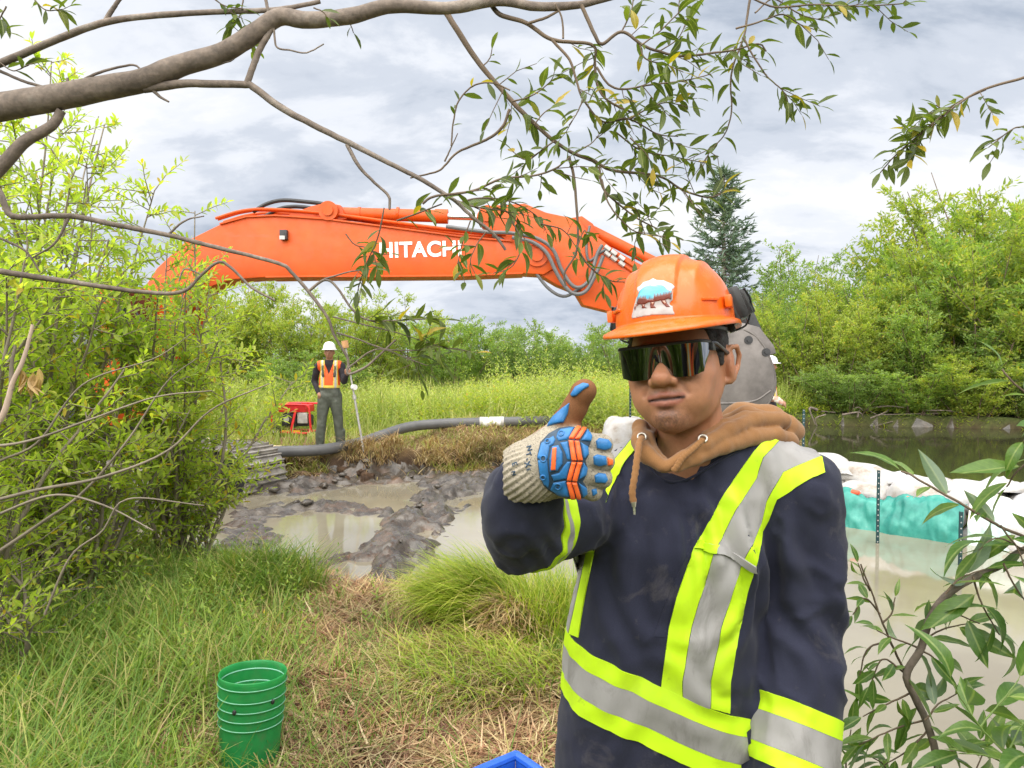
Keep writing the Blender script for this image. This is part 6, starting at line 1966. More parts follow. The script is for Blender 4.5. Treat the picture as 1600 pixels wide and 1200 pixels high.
def worker(name_loc, rz, label, arms, feet, top=M_dkshirt, legs=M_wader, vest=M_vest, bib=True, h=.011, hatm=M_hatw):
    """arms: two lists shoulder, elbow, wrist in local metres (x = image right when facing -y)"""
    o = empty('person', name_loc, rz); tag(o, label, 'person')
    def part(name, f, lo, hi, mat, hh=h, par=None, it=2, amp=.0):
        lo = np.array(lo, np.float32); p = grid(lo, hi, hh); V, F = surface_nets(f(p), lo, hh); V = relax(V, F, it)
        if amp: V = V + vnormals(V, F) * (amp * fbm(V * 11, 3, 5))[:, None]
        return link(name, mesh_np(name, V, F, mat), par or o), V, F
    hips = [(-.095, 0, .92), (.095, 0, .92)]
    def flegs(p):
        D = None
        for s in range(2):
            kx = (hips[s][0] + feet[s][0]) / 2
            L = sd_chain(p, [hips[s], (kx, feet[s][1] * .5 - .02, .50), (feet[s][0], feet[s][1], .12)], [.105, .078, .070])
            D = L if D is None else smin(D, L, .02)
        if bib:
            D = smin(D, sd_ell(p, (0, 0, 1.05), (.165, .115, .28)), .05)
            for s in (-1, 1): D = np.minimum(D, sd_chain(p, [(s * .09, -.10, 1.25), (s * .10, -.095, 1.38), (s * .09, -.02, 1.46)], [.022, .02, .02]))
        else: D = smin(D, sd_ell(p, (0, 0, .95), (.16, .115, .13)), .05)
        return np.maximum(D, .10 - p[..., 2])
    part('waders' if bib else 'trousers', flegs, (-.34, -.25, .05), (.34, .25, 1.52), legs, amp=.008)
    def torso(p, g=0.0):
        D = sd_ell(p, (0, 0, 1.14), (.155, .105, .30))
        D = smin(D, sd_chain(p, [(-.165, .01, 1.42), (0, .01, 1.46), (.165, .01, 1.42)], [.062, .075, .062]), .06)
        return D - g
    def fshirt(p):
        D = torso(p)
        for a in arms: D = smin(D, sd_chain(p, a, [.062, .050, .042]), .02)
        return D
    part('shirt', fshirt, (-.48, -.42, .8), (.48, .25, 1.58), top, amp=.007)
    if vest:
        def fvest(p):
            D = torso(p, .016)
            D = np.maximum(np.maximum(D, 1.06 - p[..., 2]), p[..., 2] - 1.505)
            D = np.maximum(D, -(np.where(p[..., 1] < 0, .0, .1) + np.abs(p[..., 0]) - np.clip((p[..., 2] - 1.28) * .38, 0, .07)))
            for s in (-1, 1): D = np.maximum(D, -sd_ell(p, (s * .235, .01, 1.40), (.055, .2, .12)))
            return D
        vo, V, F = part('vest', fvest, (-.3, -.22, 1.0), (.3, .22, 1.58), vest, .009)
        c = V[F].mean(1); N = vnormals(V, F)
        def band(m, mat, nm, lift):
            Fb = F[m]
            if len(Fb): 
                ids, inv = np.unique(Fb, return_inverse=True); link(nm, mesh_np(nm, V[ids] + N[ids] * lift, inv.reshape(-1, 4), mat), vo)
        ax_ = np.abs(c[:, 0])
        band((ax_ > .070) & (ax_ < .135), M_vy, 'stripe', .004); band((ax_ > .088) & (ax_ < .116), M_vs, 'stripe', .007)
        band((c[:, 2] < 1.10), M_vy, 'stripe', .005)
    # skin: head, neck, hands with five fingers
    hx = .0; hz = 1.64
    def fhead(p):
        D = sd_ell(p, (hx, .0, hz + .02), (.075, .094, .098))
        D = smin(D, sd_ell(p, (hx, -.03, hz - .045), (.058, .06, .065)), .03)
        D = smin(D, sd_cap(p, (hx, -.088, hz - .01), (hx, -.102, hz - .035), .011, .015), .012)
        for s in (-1, 1):
            D = smin(D, sd_ell(p, (hx + s * .077, .005, hz - .01), (.012, .02, .032)), .008)
            D = smax(D, -sd_ell(p, (hx + s * .031, -.098, hz + .005), (.016, .014, .010)), .01)
        D = smax(D, -sd_cap(p, (hx - .022, -.092, hz - .066), (hx + .022, -.092, hz - .066), .003), .004)
        D = smin(D, sd_cap(p, (0, .015, 1.46), (hx, .01, hz - .04), .056), .02)
        for a in arms:
            e, w = np.array(a[1]), np.array(a[2]); d = (w - e) / np.linalg.norm(w - e)
            pa = w + d * .06
            D = np.minimum(D, sd_cap(p, w - d * .03, pa, .030, .034))
            sv = np.cross(d, [0, 1, 0]); sv = sv / (np.linalg.norm(sv) + 1e-6); gr = np.cross(sv, d)
            for k in range(4):
                b = pa + sv * (-.030 + .02 * k); L = (.045, .052, .048, .038)[k]
                D = np.minimum(D, sd_chain(p, [b, b + d * L * .7 + gr * .01, b + d * L + gr * .035], [.0105, .0098, .009]))
            b = w + d * .02 + sv * .03; D = smin(D, sd_chain(p, [b, b + d * .04 + sv * .02, b + d * .065 + sv * .02 + gr * .02], [.014, .012, .010]), .01)
        return D
    part('body', fhead, (-.50, -.50, .72), (.50, .22, 1.80), M_skin_far, .0082, it=1)
    # hard hat
    n = 36; a = np.linspace(0, 2 * np.pi, n, endpoint=False); prof = [(-.02, 1.16), (-.018, 1.30), (-.010, 1.28), (.0, 1.04), (.03, 1.02), (.07, .90), (.10, .66), (.115, .36), (.119, .02)]
    Vh_ = []
    for z, k in prof:
        ext = np.where(k > 1.1, .02 * np.clip(np.cos(a), 0, 1) * (k - 1.0) / .28, 0)
        Vh_.append(np.stack([hx + np.sin(a) * .096 * k, -np.cos(a) * (.120 * k + ext), np.full(n, hz + .055 + z)], -1))
    Vh_ = np.stack(Vh_, 1); m_ = len(prof)
    i = np.arange(n)[:, None]; j = np.arange(m_ - 1)[None, :]
    link('hard_hat', mesh_np('hard_hat', Vh_.reshape(-1, 3), np.stack([i * m_ + j, ((i + 1) % n) * m_ + j, ((i + 1) % n) * m_ + j + 1, i * m_ + j + 1], -1).reshape(-1, 4), hatm), o)
    for s in range(2):
        def fboot(p):
            fx, fy = feet[s][0], feet[s][1]
            D = smin(sd_cap(p, (fx, fy, .10), (fx, fy, .34), .066, .074), sd_cap(p, (fx * 1.0, fy - .15, .045), (fx, fy, .06), .045, .052), .03)
            return np.maximum(D, .004 - p[..., 2])
        fx, fy = feet[s][0], feet[s][1]
        part('boot', fboot, (fx - .12, fy - .24, -.01), (fx + .12, fy + .12, .44), legs if bib else M_rub2)
    return o
M_skin_far = plain('skin_far', (.34, .17, .10), .5, var=.08)
q = P(516, 700, 12.05)
wz = gz(q.x, q.y)
w1 = worker((q.x, q.y, wz - .01), R(6), 'worker in chest waders and orange vest with white hard hat holding a survey rod',
       [[(-.19, .01, 1.41), (-.26, .10, 1.17), (-.17, -.04, .98)], [(.19, .01, 1.41), (.24, -.08, 1.17), (.30, -.22, 1.28)]], [(-.16, -.02), (.17, .02)])
# survey rod beside the worker
a, b = P(539, 536, 11.82), P(569, 706, 11.82)
b.z = gz(b.x, b.y)
rod = empty('survey_rod', b); tag(rod, 'pale telescoping survey rod leaning against the hand of the worker in waders', 'survey rod')
dv = a - b
MB().cyl((0, 0, 0), dv * .52, .018, n=12).cyl(dv * .5, dv * .97, .014, n=12).build('pole', M_grey, rod)
MB().cyl(dv * .49, dv * .53, .030, n=12).build('clamp', M_grey, rod)
MB().cyl(dv * .955, dv * 1.02, .05, .055, n=16).build('head', plain('tan_plastic', (.65, .36, .16), .5), rod)
MB().cyl(dv * .60, dv * .60 + Vector((.05, -.05, 0)), .04, .045, n=14).build('level_vial', M_white, rod)
MB().cyl((0, 0, 0), dv * .02, .03, n=10).build('foot', M_dark, rod)
q = P(1203, 600, 12.6)
w2 = worker((q.x, q.y, gz(q.x, q.y) - .38), R(70), 'person in plaid sleeves and red vest with white hard hat half hidden behind the bucket',
       [[(-.19, .01, 1.41), (-.25, .03, 1.14), (-.20, -.18, 1.02)], [(.19, .01, 1.41), (.25, .03, 1.14), (.20, -.18, 1.02)]], [(-.12, 0), (.12, 0)], top=M_plaid, legs=M_dkshirt, vest=M_redc, bib=False)
w3 = worker((-.36, -.72, gz(-.36, -.72) - .01), R(160), 'person in an orange vest standing beside the camera, mirrored in the sunglasses',
       [[(-.19, .01, 1.41), (-.25, -.06, 1.16), (-.10, -.26, 1.36)], [(.19, .01, 1.41), (.25, .04, 1.14), (.22, -.08, .92)]], [(-.12, 0), (.12, 0)], top=M_dkshirt, legs=M_dkshirt, bib=False)
# ------------------------------------------------------------------ grass, straw, weeds
def patch(x, y, pts, r):
    d = np.zeros_like(x)
    for px, py, rr in pts: d = np.maximum(d, np.exp(-(((x - px) ** 2 + (y - py) ** 2) / (rr * rr))))
    return d
def pathmask(x, y): return np.exp(-(np.maximum(np.abs(x + 0.40 + 0.10 * (y - 3)) - .36, 0) / 0.36) ** 2) * sstep(6.0, 4.9, y)
# long green grass on the left bank
def dens(x, y):
    n = fbm(np.stack([x, y, 0 * x], -1) * 1.7, 3, 77)
    return np.clip((1 - 1.15 * pathmask(x, y)) * sstep(-.05, .25, sd_poly(x, y, NEAR)) * (0.75 + .6 * n) * sstep(.55, -.25, x), 0, 1)
pos, _ = pts_on(30000, ((-4.6, 0.7, 1.5, 6.6), dens), 21)
rg_ = np.random.default_rng(3); n = len(pos)
blade_field('grass', pos, rg_.uniform(.16, .46, n) * (1 + .3 * fbm(pos * 1.3, 2, 5)) * (.30 + .70 * sstep(.1, 1.3, sd_poly(pos[:, 0], pos[:, 1], NEAR))) * (.45 + .55 * sstep(.75, .1, pathmask(pos[:, 0], pos[:, 1]))), rg_.uniform(.004, .0085, n), rg_.uniform(.5, 1.9, n), M_gr, 'long green meadow grass with yellowing blades on the near left bank', seg=5, lay=.25, seed=4)
# thatch of dead grass under it and on the path
def dens(x, y): return np.clip(.40 + pathmask(x, y) * .45 + .5 * fbm(np.stack([x, y, 0 * x], -1) * 2.3, 2, 12), 0, 1) * sstep(-.12, .1, sd_poly(x, y, NEAR))
pos, _ = pts_on(36000, ((-3.4, 1.5, 1.6, 5.6), dens), 22); pos[:, 2] += .006
n = len(pos)
blade_field('dry_grass', pos, rg_.uniform(.06, .24, n), rg_.uniform(.003, .008, n), rg_.uniform(-.5, .7, n), M_straw, 'trodden straw coloured dead grass lying flat on the path', seg=3, lay=1.42, seed=5)
def dens(x, y): return np.clip(pathmask(x, y) * .8 + .15, 0, 1) * sstep(-.1, .1, sd_poly(x, y, NEAR))
pos, _ = pts_on(17000, ((-1.8, 1.0, 1.6, 5.4), dens), 23); n = len(pos); pos[:, 2] += .01
blade_field('straw_litter', pos, rg_.uniform(.07, .2, n), rg_.uniform(.006, .014, n), rg_.uniform(-.7, .9, n), grass_mat('brown_litter', [(0, (.11, .05, .03)), (.45, (.26, .125, .075)), (.75, (.42, .24, .15)), (1, (.58, .45, .30))], trans=.1), 'broad brown dead leaves of sedge littering the path', seg=3, lay=1.5, seed=6)
# some green mixed in the path and in front of the man
def dens(x, y): return np.clip(.5 + .8 * fbm(np.stack([x, y, 0 * x], -1) * 2.6, 3, 31), 0, 1) ** 2 * sstep(-.1, .15, sd_poly(x, y, NEAR))
pos, _ = pts_on(3500, ((-1.2, 1.6, 1.8, 5.4), dens), 24); n = len(pos)
blade_field('sparse_grass', pos, rg_.uniform(.08, .26, n), rg_.uniform(.003, .006, n), rg_.uniform(.4, 1.6, n), M_gr, 'thin green grass coming through the straw of the path', seg=4, lay=.5, seed=7)
# tussock by the water, combed over to the left
def tuss(name, cx, cy, r, n, h, az, azs, lay, bend, mat, label, seed, zc=.12, z0=0.0, wd=(.0035, .008)):
    rg2 = np.random.default_rng(seed)
    a = rg2.uniform(0, 2 * np.pi, n); rr = r * np.sqrt(rg2.uniform(0, 1, n))
    x = cx + np.cos(a) * rr; y = cy + np.sin(a) * rr * .8
    z = gza(x, y) + zc * (1 - (rr / r) ** 2) + z0
    blade_field(name, np.column_stack([x, y, z]), rg2.uniform(.5, 1.15, n) * h, rg2.uniform(*wd, n), rg2.uniform(*bend, n), mat, label, seg=6, lay=lay, seed=seed, az=az, azs=azs)
T1 = G(770, 985); T2 = G(850, 1010); T3 = G(740, 1050); T4 = G(690, 1000)
tuss('grass_tussock', T1.x - .02, T1.y + .05, .33, 4000, .46, math.pi * .98, .5, .25, (1.0, 2.2), M_bg, 'bright green grass tussock combed over towards the mud', 41, .13)
tuss('grass_tussock', T2.x + .05, T2.y + .1, .30, 1900, .34, math.pi * .5, 2.0, .15, (.3, 1.4), M_bg, 'upright bright grass at the water edge beside the raised elbow', 42, .10)
tuss('grass_tussock', T3.x + .05, T3.y - .05, .46, 1000, .24, math.pi * 1.1, 1.0, .5, (.7, 1.7), M_bg, 'green grass on the near flank of the tussock', 43, .06)
tuss('dead_tussock', T1.x + .12, T1.y - .14, .24, 1500, .26, math.pi * 1.3, 1.2, .8, (.6, 1.6), M_straw, 'pale dead grass in the heart of the tussock', 44, .18)
tuss('dead_tussock', T3.x - .02, T3.y - .05, .50, 2000, .20, math.pi * 1.2, .9, .9, (.5, 1.3), M_straw, 'straw hanging down the flank of the tussock', 45, .05)
B = G(470, 940); tuss('grass_tussock', B.x - .35, B.y + .2, .45, 1700, .38, math.pi * 1.7, 1.4, .3, (.6, 1.7), M_gr, 'grass leaning out over the mud at the end of the left bank', 46, .08)
HOSE_XY = [(p[0], p[1]) for p in hp]
def clear_hose(x, y): return sstep(.10, .22, dist_line(x, y, HOSE_XY)) * (1 - .92 * sstep(.75, .45, dist_line(x, y + .5, HOSE_XY)))
# turf lip along the far bank: straw and grass hanging over the cut soil
rg_ = np.random.default_rng(9)
def dens(x, y):
    s = np.maximum(sd_poly(x, y, FAR), -9)
    return np.clip(np.exp(-((s - .08) / .26) ** 2) * (.25 + 1.3 * fbm(np.stack([x, y, 0 * x], -1) * 1.5, 3, 15)), 0, 1) * np.maximum(clear_hose(x, y), .8 * (s < .12))
pos, _ = pts_on(12000, ((-5.5, 5.0, 11.2, 14), dens), 51); n = len(pos)
blade_field('dry_turf', pos, rg_.uniform(.14, .32, n), rg_.uniform(.008, .018, n), rg_.uniform(.6, 1.9, n), M_straw, 'dead straw hanging over the cut edge of the far bank', seg=4, lay=.75, seed=51, az=-math.pi / 2, azs=1.0)
pos, _ = pts_on(5200, ((-7, 5.6, 11.4, 14), dens), 52); n = len(pos)
blade_field('turf_grass', pos, rg_.uniform(.12, .34, n), rg_.uniform(.008, .016, n), rg_.uniform(.4, 1.7, n), M_fgr, 'yellow green grass on the lip of the far bank', seg=4, lay=.4, seed=52, az=-math.pi / 2, azs=1.3)
def dens(x, y): return sstep(.0, .25, sd_poly(x, y, FAR)) * np.clip(.55 + .8 * fbm(np.stack([x, y, 0 * x], -1) * 1.4, 2, 17), 0.05, 1)
pos, _ = pts_on(9000, ((-3.2, 4.2, 11.9, 14.2), dens), 54); n = len(pos)
blade_field('short_turf', pos, rg_.uniform(.05, .16, n), rg_.uniform(.008, .018, n), rg_.uniform(.2, 1.4, n), M_straw, 'short flattened straw covering the earth before the hose', seg=3, lay=.9, seed=54)
pos, _ = pts_on(3500, ((-3.2, 4.2, 11.9, 14.2), dens), 55); n = len(pos)
blade_field('short_grass', pos, rg_.uniform(.06, .17, n), rg_.uniform(.008, .014, n), rg_.uniform(.3, 1.4, n), M_fgr, 'short green shoots in the straw before the hose', seg=3, lay=.4, seed=55)
cx = rg_.uniform(-2.6, 2.6, 34); cy = np.interp(cx, [q[0] for q in FAR[2:6]], [q[1] for q in FAR[2:6]]) + rg_.uniform(-.18, .25, 34)
k = rg_.integers(0, 34, 4200); a = rg_.uniform(0, 6.28, 4200); r_ = .17 * np.sqrt(rg_.uniform(0, 1, 4200))
x = cx[k] + np.cos(a) * r_; y = cy[k] + np.sin(a) * r_
pos = np.column_stack([x, y, np.maximum(gza(x, y), -.12) + .16 * (1 - (r_ / .17) ** 2)]); n = len(pos)
blade_field('turf_tufts', pos, rg_.uniform(.14, .36, n), rg_.uniform(.007, .015, n), rg_.uniform(.9, 2.2, n), M_straw, 'shaggy straw tufts drooping over the cut far bank', seg=5, lay=.4, seed=56, az=-math.pi / 2, azs=1.2)
# meadow between the bank and the thicket
def dens(x, y): return clear_hose(x, y) * sstep(.15, .6, sd_poly(x, y, FAR)) * np.clip(.55 + .7 * fbm(np.stack([x, y, 0 * x], -1) * .6, 3, 61), 0.08, 1)
pos, _ = pts_on(26000, ((-13, 8.5, 12.3, 23), dens), 53); n = len(pos)
hh = (.22 + .75 * sstep(13.6, 17, pos[:, 1] + .6 * fbm(pos * .5, 2, 3))) * rg_.uniform(.6, 1.35, n)
blade_field('meadow_grass', pos, hh, rg_.uniform(.010, .022, n), rg_.uniform(.2, 1.3, n), M_fgr, 'light yellow green meadow grass between the hose and the willow thicket', seg=4, lay=.15, seed=53)
# tall leafy weeds in front of the thicket: each stem a run of leaves
def weeds(name, n, box, hrange, mat, label, seed, ll=.13, lw=.035, m=24, dens=None):
    rg2 = np.random.default_rng(seed)
    pos, _ = pts_on(n, (box, dens), seed)
    h = rg2.uniform(*hrange, n) * (.8 + .35 * fbm(pos * .45, 2, seed))
    f = np.linspace(.12, 1.0, m)[None, :] + rg2.normal(0, .02, (n, m))
    lean = rg2.normal(0, .14, (n, 2))
    P_ = np.zeros((n, m, 3)); P_[..., 0] = pos[:, None, 0] + lean[:, None, 0] * f ** 1.5 * h[:, None]; P_[..., 1] = pos[:, None, 1] + lean[:, None, 1] * f ** 1.5 * h[:, None]; P_[..., 2] = pos[:, None, 2] + f * h[:, None]
    a = np.arange(m)[None, :] * 2.4 + rg2.uniform(0, 6.28, (n, 1))
    d = np.stack([np.cos(a), np.sin(a), .75 + rg2.normal(0, .3, (n, m))], -1)
    nn = np.stack([-np.cos(a) * .5, -np.sin(a) * .5, np.ones_like(a)], -1) + rg2.normal(0, .2, (n, m, 3))
    ln = (ll * (1.25 - .75 * f) * rg2.uniform(.7, 1.3, (n, m))); wd = ln * lw / ll
    V, F = scatter(LEAF_LO, P_.reshape(-1, 3), d.reshape(-1, 3), nn.reshape(-1, 3), ln.ravel(), wd.ravel())
    o = link(name, mesh_np(name, V, F, mat, smooth=False)); tag(o, label, kind='stuff')
def dens(x, y): return sstep(1.8, 3.0, sd_poly(x, y, FAR)) * np.clip(.6 + 1.1 * fbm(np.stack([x, y, 0 * x], -1) * .5, 2, 71), 0, 1)
weeds('tall_weeds', 2600, (-9.5, 6.2, 15.2, 21), (.75, 1.55), M_wl, 'tall pale leafy weeds in front of the willow thicket', 61, dens=dens)
weeds('meadow_weeds', 1500, (-9.5, 5.0, 13.6, 19), (.6, 1.25), M_wy, 'yellow green weeds standing in the meadow grass', 62, dens=lambda x, y: sstep(.9, 1.6, sd_poly(x, y, FAR)) * np.clip(.45 + 1.1 * fbm(np.stack([x, y, 0 * x], -1) * .8, 2, 73), 0, 1))
def dens(x, y): return np.exp(-((x - 1.25) / .75) ** 2) * sstep(.1, .4, sd_poly(x, y, FAR))
weeds('bank_weeds', 420, (-.5, 2.9, 12.5, 16), (.8, 1.5), M_wl, 'tall pale weeds with seed heads on the bank left of the raised thumb', 63, ll=.12, lw=.025, dens=dens)
# far bank waterline growth on the right
def dens(x, y): return np.exp(-((sd_poly(x, y, FAR) - .35) / .5) ** 2) * (x > 7)
weeds('bank_sedge', 1500, (7, 34, 17.5, 24), (.3, .95), M_wy, 'low leafy growth along the far waterline', 64, ll=.16, lw=.04, m=14, dens=dens)
# weeds among the left grass
def dens(x, y): return sstep(-.1, .2, sd_poly(x, y, NEAR)) * sstep(-.7, -1.3, x) * np.clip(.5 + fbm(np.stack([x, y, 0 * x], -1) * 1.1, 2, 33), 0, 1)
weeds('leafy_weeds', 230, (-4.6, -.4, 1.9, 6), (.15, .5), M_wg, 'small leafy weeds among the long grass of the left bank', 65, ll=.06, lw=.017, m=16, dens=dens)
# mud clods and turf lumps
def clods(name, n, f, size, mat, label, seed, sq=.6):
    rg2 = np.random.default_rng(seed); pos, _ = pts_on(n, f, seed)
    bm = bmesh.new(); bmesh.ops.create_icosphere(bm, subdivisions=2, radius=1); v0 = np.array([v.co[:] for v in bm.verts]); f0 = np.array([[v.index for v in fa.verts] for fa in bm.faces]); bm.free()
    Vs, Fs = [], []
    for i in range(n):
        s = size * rg2.uniform(.35, 1.0) ** 1.6
        v = v0 * (1 + .55 * fbm(v0 * 1.7 + i * 7.1, 3, seed)[:, None]) * np.array([s * rg2.uniform(.8, 1.4), s * rg2.uniform(.7, 1.2), s * sq])
        a = rg2.uniform(0, 6.28); c, sn = math.cos(a), math.sin(a)
        v = v @ np.array([[c, sn, 0], [-sn, c, 0], [0, 0, 1]]) + pos[i] + [0, 0, s * .15]
        Vs.append(v); Fs.append(f0 + i * len(v0))
    o = link(name, mesh_np(name, np.vstack(Vs), np.vstack(Fs), mat, smooth=True)); tag(o, label, kind='stuff')
def dmud(x, y):
    m = np.zeros_like(x)
    for pts, w, a in MUD_LINES: m = np.maximum(m, a * np.exp(-(dist_line(x, y, pts) / (w * .8)) ** 2))
    return m ** 1.5
clods('mud_clods', 60, ((-4.2, 1.0, 4.9, 12.2), dmud), .085, M_mud, 'wet lumps of dug mud standing out of the water', 81, .5)
def dens(x, y): return np.exp(-((sd_poly(x, y, FAR) + .28) / .22) ** 2) * np.clip(.4 + fbm(np.stack([x, y, 0 * x], -1) * 1.3, 2, 91), 0, 1)
clods('turf_clods', 45, ((-5.5, 4.5, 11, 13.5), dens), .12, M_soil2, 'brown torn turf lumps fallen from the far bank', 82, .7)

# ------------------------------------------------------------------ near willows
M_lf = leaf_mat('near_leaf', [(0.25, 0.34, 0.06), (0.36, 0.44, 0.08), (0.48, 0.52, 0.12)], yellow=0.03, trans=.6, rough=.42)
M_lf_obj = leaf_mat('near_leaf_single', [(0.25, 0.34, 0.06), (0.36, 0.44, 0.08), (0.48, 0.52, 0.12)], yellow=0.03, trans=.6, rough=.42, objr=True)
M_over = leaf_mat('overhang_leaf', [(0.060, 0.088, 0.020), (0.092, 0.125, 0.026), (0.135, 0.175, 0.036)], yellow=0.05, trans=.42, rough=.42, objr=True)
M_over2 = leaf_mat('overhang_leaf_small', [(0.060, 0.088, 0.020), (0.092, 0.125, 0.026), (0.135, 0.175, 0.036)], yellow=0.04, trans=.42, rough=.42)
M_fore = leaf_mat('foreground_leaf', [(0.065, 0.14, 0.032), (0.10, 0.19, 0.042), (0.155, 0.25, 0.058)], back=(0.24, 0.30, 0.24), yellow=0.0, trans=.35, rough=.30, objr=True)
def add_midrib(m):
    nt = m.node_tree; b = nt.nodes['Principled BSDF']
    return m
_mid = []
def leaf_variants(mat, n=6, ratio=.28, seed=0):
    """a handful of single leaf meshes, each curled and toothed in its own way"""
    out = []
    rg2 = np.random.default_rng(900 + seed)
    for k in range(n):
        curl, fold, wv = rg2.uniform(-.05, .50), rg2.uniform(.10, .42), rg2.uniform(.01, .035)
        xs = np.array([0, .06, .07, .16, .28, .42, .56, .70, .83, .93, 1.0])
        ws = np.array([.012, .012, .06, .28, .42, .50, .48, .38, .23, .09, .0]) * ratio * rg2.uniform(.85, 1.2)
        side = rg2.uniform(-.10, .10)
        V, F = [], []
        for i, (x, w) in enumerate(zip(xs, ws)):
            zc = curl * (x - 1.7 * x * x); yc = side * x * x
            rr = wv * math.sin(i * 2.1 + k)
            V += [[x, yc + w, zc + fold * w + rr * w * 4], [x, yc + w * .06, zc - .004], [x, yc - w * .06, zc - .004], [x, yc - w, zc + fold * w - rr * w * 3]]
        for i in range(len(xs) - 1):
            a = i * 4
            for q in range(3): F.append([a + q, a + q + 1, a + q + 5, a + q + 4])
        out.append(mesh_np('leaf', np.array(V), np.array(F), mat, smooth=True))
    return out
def run_leaves(pts, spacing, ln, rg2, start=.0, spread=.75, up=.15, droop=.0, jit=.25):
    """alternate leaves along a twig (world points) -> pos, dir, normal, length"""
    p = np.array([tuple(q) for q in pts], float)
    seg = np.linalg.norm(np.diff(p, axis=0), axis=1); L = seg.sum(); cum = np.concatenate([[0], np.cumsum(seg)])
    n = max(1, int(L * (1 - start) / spacing)); out = []
    ph = rg2.uniform(0, 6.28)
    for k in range(n):
        s = L * start + (k + rg2.uniform(.2, .8)) * spacing
        if s > L: s = L
        i = min(np.searchsorted(cum, s, 'right') - 1, len(seg) - 1); f = (s - cum[i]) / max(seg[i], 1e-6)
        q = p[i] + (p[i + 1] - p[i]) * min(f, 1); d = (p[i + 1] - p[i]) / max(seg[i], 1e-6)
        a = ph + k * 2.4
        ref = np.array([0, 0, 1.0]) if abs(d[2]) < .9 else np.array([1.0, 0, 0])
        u = np.cross(d, ref); u /= np.linalg.norm(u); w = np.cross(u, d)
        o = math.cos(a) * u + math.sin(a) * w
        dd = d * rg2.uniform(.35, .9) + o * spread + rg2.normal(0, jit, 3) * .6 + np.array([0, 0, up - droop])
        nn = np.cross(dd, np.cross(np.array([0, 0, 1.0]), dd)) + rg2.normal(0, .45, 3)
        out.append((q, dd, nn, ln * rg2.uniform(.6, 1.2) * (1 if f < .98 else .8)))
    dd = d + rg2.normal(0, .15, 3); out.append((p[-1], dd, np.array([0, -.4, 1.0]), ln * rg2.uniform(.7, 1.0)))
    return out
def leaf_objects(lv, parent, variants, base, rg2, name='leaf'):
    for (q, dd, nn, L) in lv:
        d = Vector(dd).normalized(); n = Vector(nn); s = n.cross(d)
        if s.length < 1e-4: s = d.orthogonal()
        s.normalize(); n = d.cross(s)
        M = Matrix((d, s, n)).transposed().to_4x4()
        o = link(name, variants[int(rg2.integers(len(variants)))], parent)
        o.matrix_local = Matrix.Translation(Vector(q) - base) @ M @ Matrix.Scale(float(L), 4)
def leaf_mass(lv, parent, mat, base, ratio=.27, name='foliage'):
    pos = np.array([q[0] for q in lv]) - np.array(base); d = np.array([q[1] for q in lv]); n = np.array([q[2] for q in lv]); L = np.array([q[3] for q in lv])
    o = link(name, mesh_np(name, *scatter(LEAF_MID, pos, d, n, L, L * ratio), mat, smooth=True), parent); o['kind'] = 'stuff'; return o
def leaf_mid():
    xs = [0, .22, .52, .8, 1.0]; ws = [.02, .34, .5, .32, 0]; V, F = [], []
    for x, w in zip(xs, ws):
        z = .14 * (x - 1.5 * x * x); V += [[x, w, z + .10 * w], [x, 0, z], [x, -w, z + .10 * w]]
    for i in range(4):
        a = i * 3; F += [[a, a + 1, a + 4, a + 3], [a + 1, a + 2, a + 5, a + 4]]
    return np.array(V, float), np.array(F)
LEAF_MID = leaf_mid()
rgn = np.random.default_rng(2024)
def branch(name, px, d, r, parent, base, mat=M_bark, n=8, knob=.06):
    """px: photo points; d: depth or (first, last); r: radii in photo pixels (first, last)"""
    k = len(px); dd = np.linspace(*(d if isinstance(d, tuple) else (d, d)), k)
    pts = [P(u, v, q) for (u, v), q in zip(px, dd)]
    pp = smooth_path(pts, max(6, k * 6))
    pp = pp + np.cumsum(rgn.normal(0, .0007, pp.shape), axis=0) * .5
    rr = np.linspace(r[0], r[1], len(pp)) / FPX * np.linspace(*(d if isinstance(d, tuple) else (d, d)), len(pp))
    rr = rr * (1 + knob * fbm(pp * 14, 2, 3))
    V, F = tube_np(pp - np.array(base), rr, n)
    o = link(name, mesh_np(name, V, F, mat), parent)
    return o, pp

# ---- the tree whose limb hangs across the top of the view
base = Vector((-2.9, 1.5, gz(-2.9, 1.5)))
tree = empty('willow_tree', base); tag(tree, 'old willow whose grey limb and leafy twigs hang across the top of the view', 'tree')
V, F = tube_np(smooth_path([(0, 0, -.1), (.05, .05, 1.0), tuple(P(-420, 250, 1.9) - base), tuple(P(-180, 200, 2.2) - base), tuple(P(-60, 178, 2.3) - base)], 30), np.linspace(.11, .05, 30), 14)
link('trunk', mesh_np('willow_trunk', V, F, M_bark), tree)
limb, _ = branch('limb', [(-80, 180), (0, 168), (87, 153), (175, 136), (228, 125), (280, 103), (350, 81), (402, 48), (437, 25), (481, 31), (547, 24), (612, 8), (700, 11), (777, 0), (835, 8), (897, 6), (932, -2), (980, -14)], 2.3, (23, 4.5), tree, base, n=14)
S = []   # (points, leafy?) of the twigs
def tw(px, r, d=2.3, leafy=None, ln=.06, sp=.035, start=.0, name='branch', mat=M_bark):
    o, pp = branch(name, px, d, r, tree, base, mat, 6 if r[0] < 5 else 8)
    if leafy is not None: S.append((pp, leafy, ln, sp, start))
    return pp
tw([(-40, 112), (0, 98), (26, 87), (87, 61), (166, 33), (240, 22), (350, 15), (416, 13), (470, 5), (500, -2)], (6.5, 3.5))
tw([(166, 31), (176, 12), (188, -6)], (4, 3))
tw([(225, 139), (284, 131), (328, 131), (385, 133), (394, 136), (437, 168), (481, 192), (525, 214), (551, 227), (612, 258), (656, 280), (700, 308), (715, 318), (738, 341), (770, 366), (790, 392)], (7, 2.2))
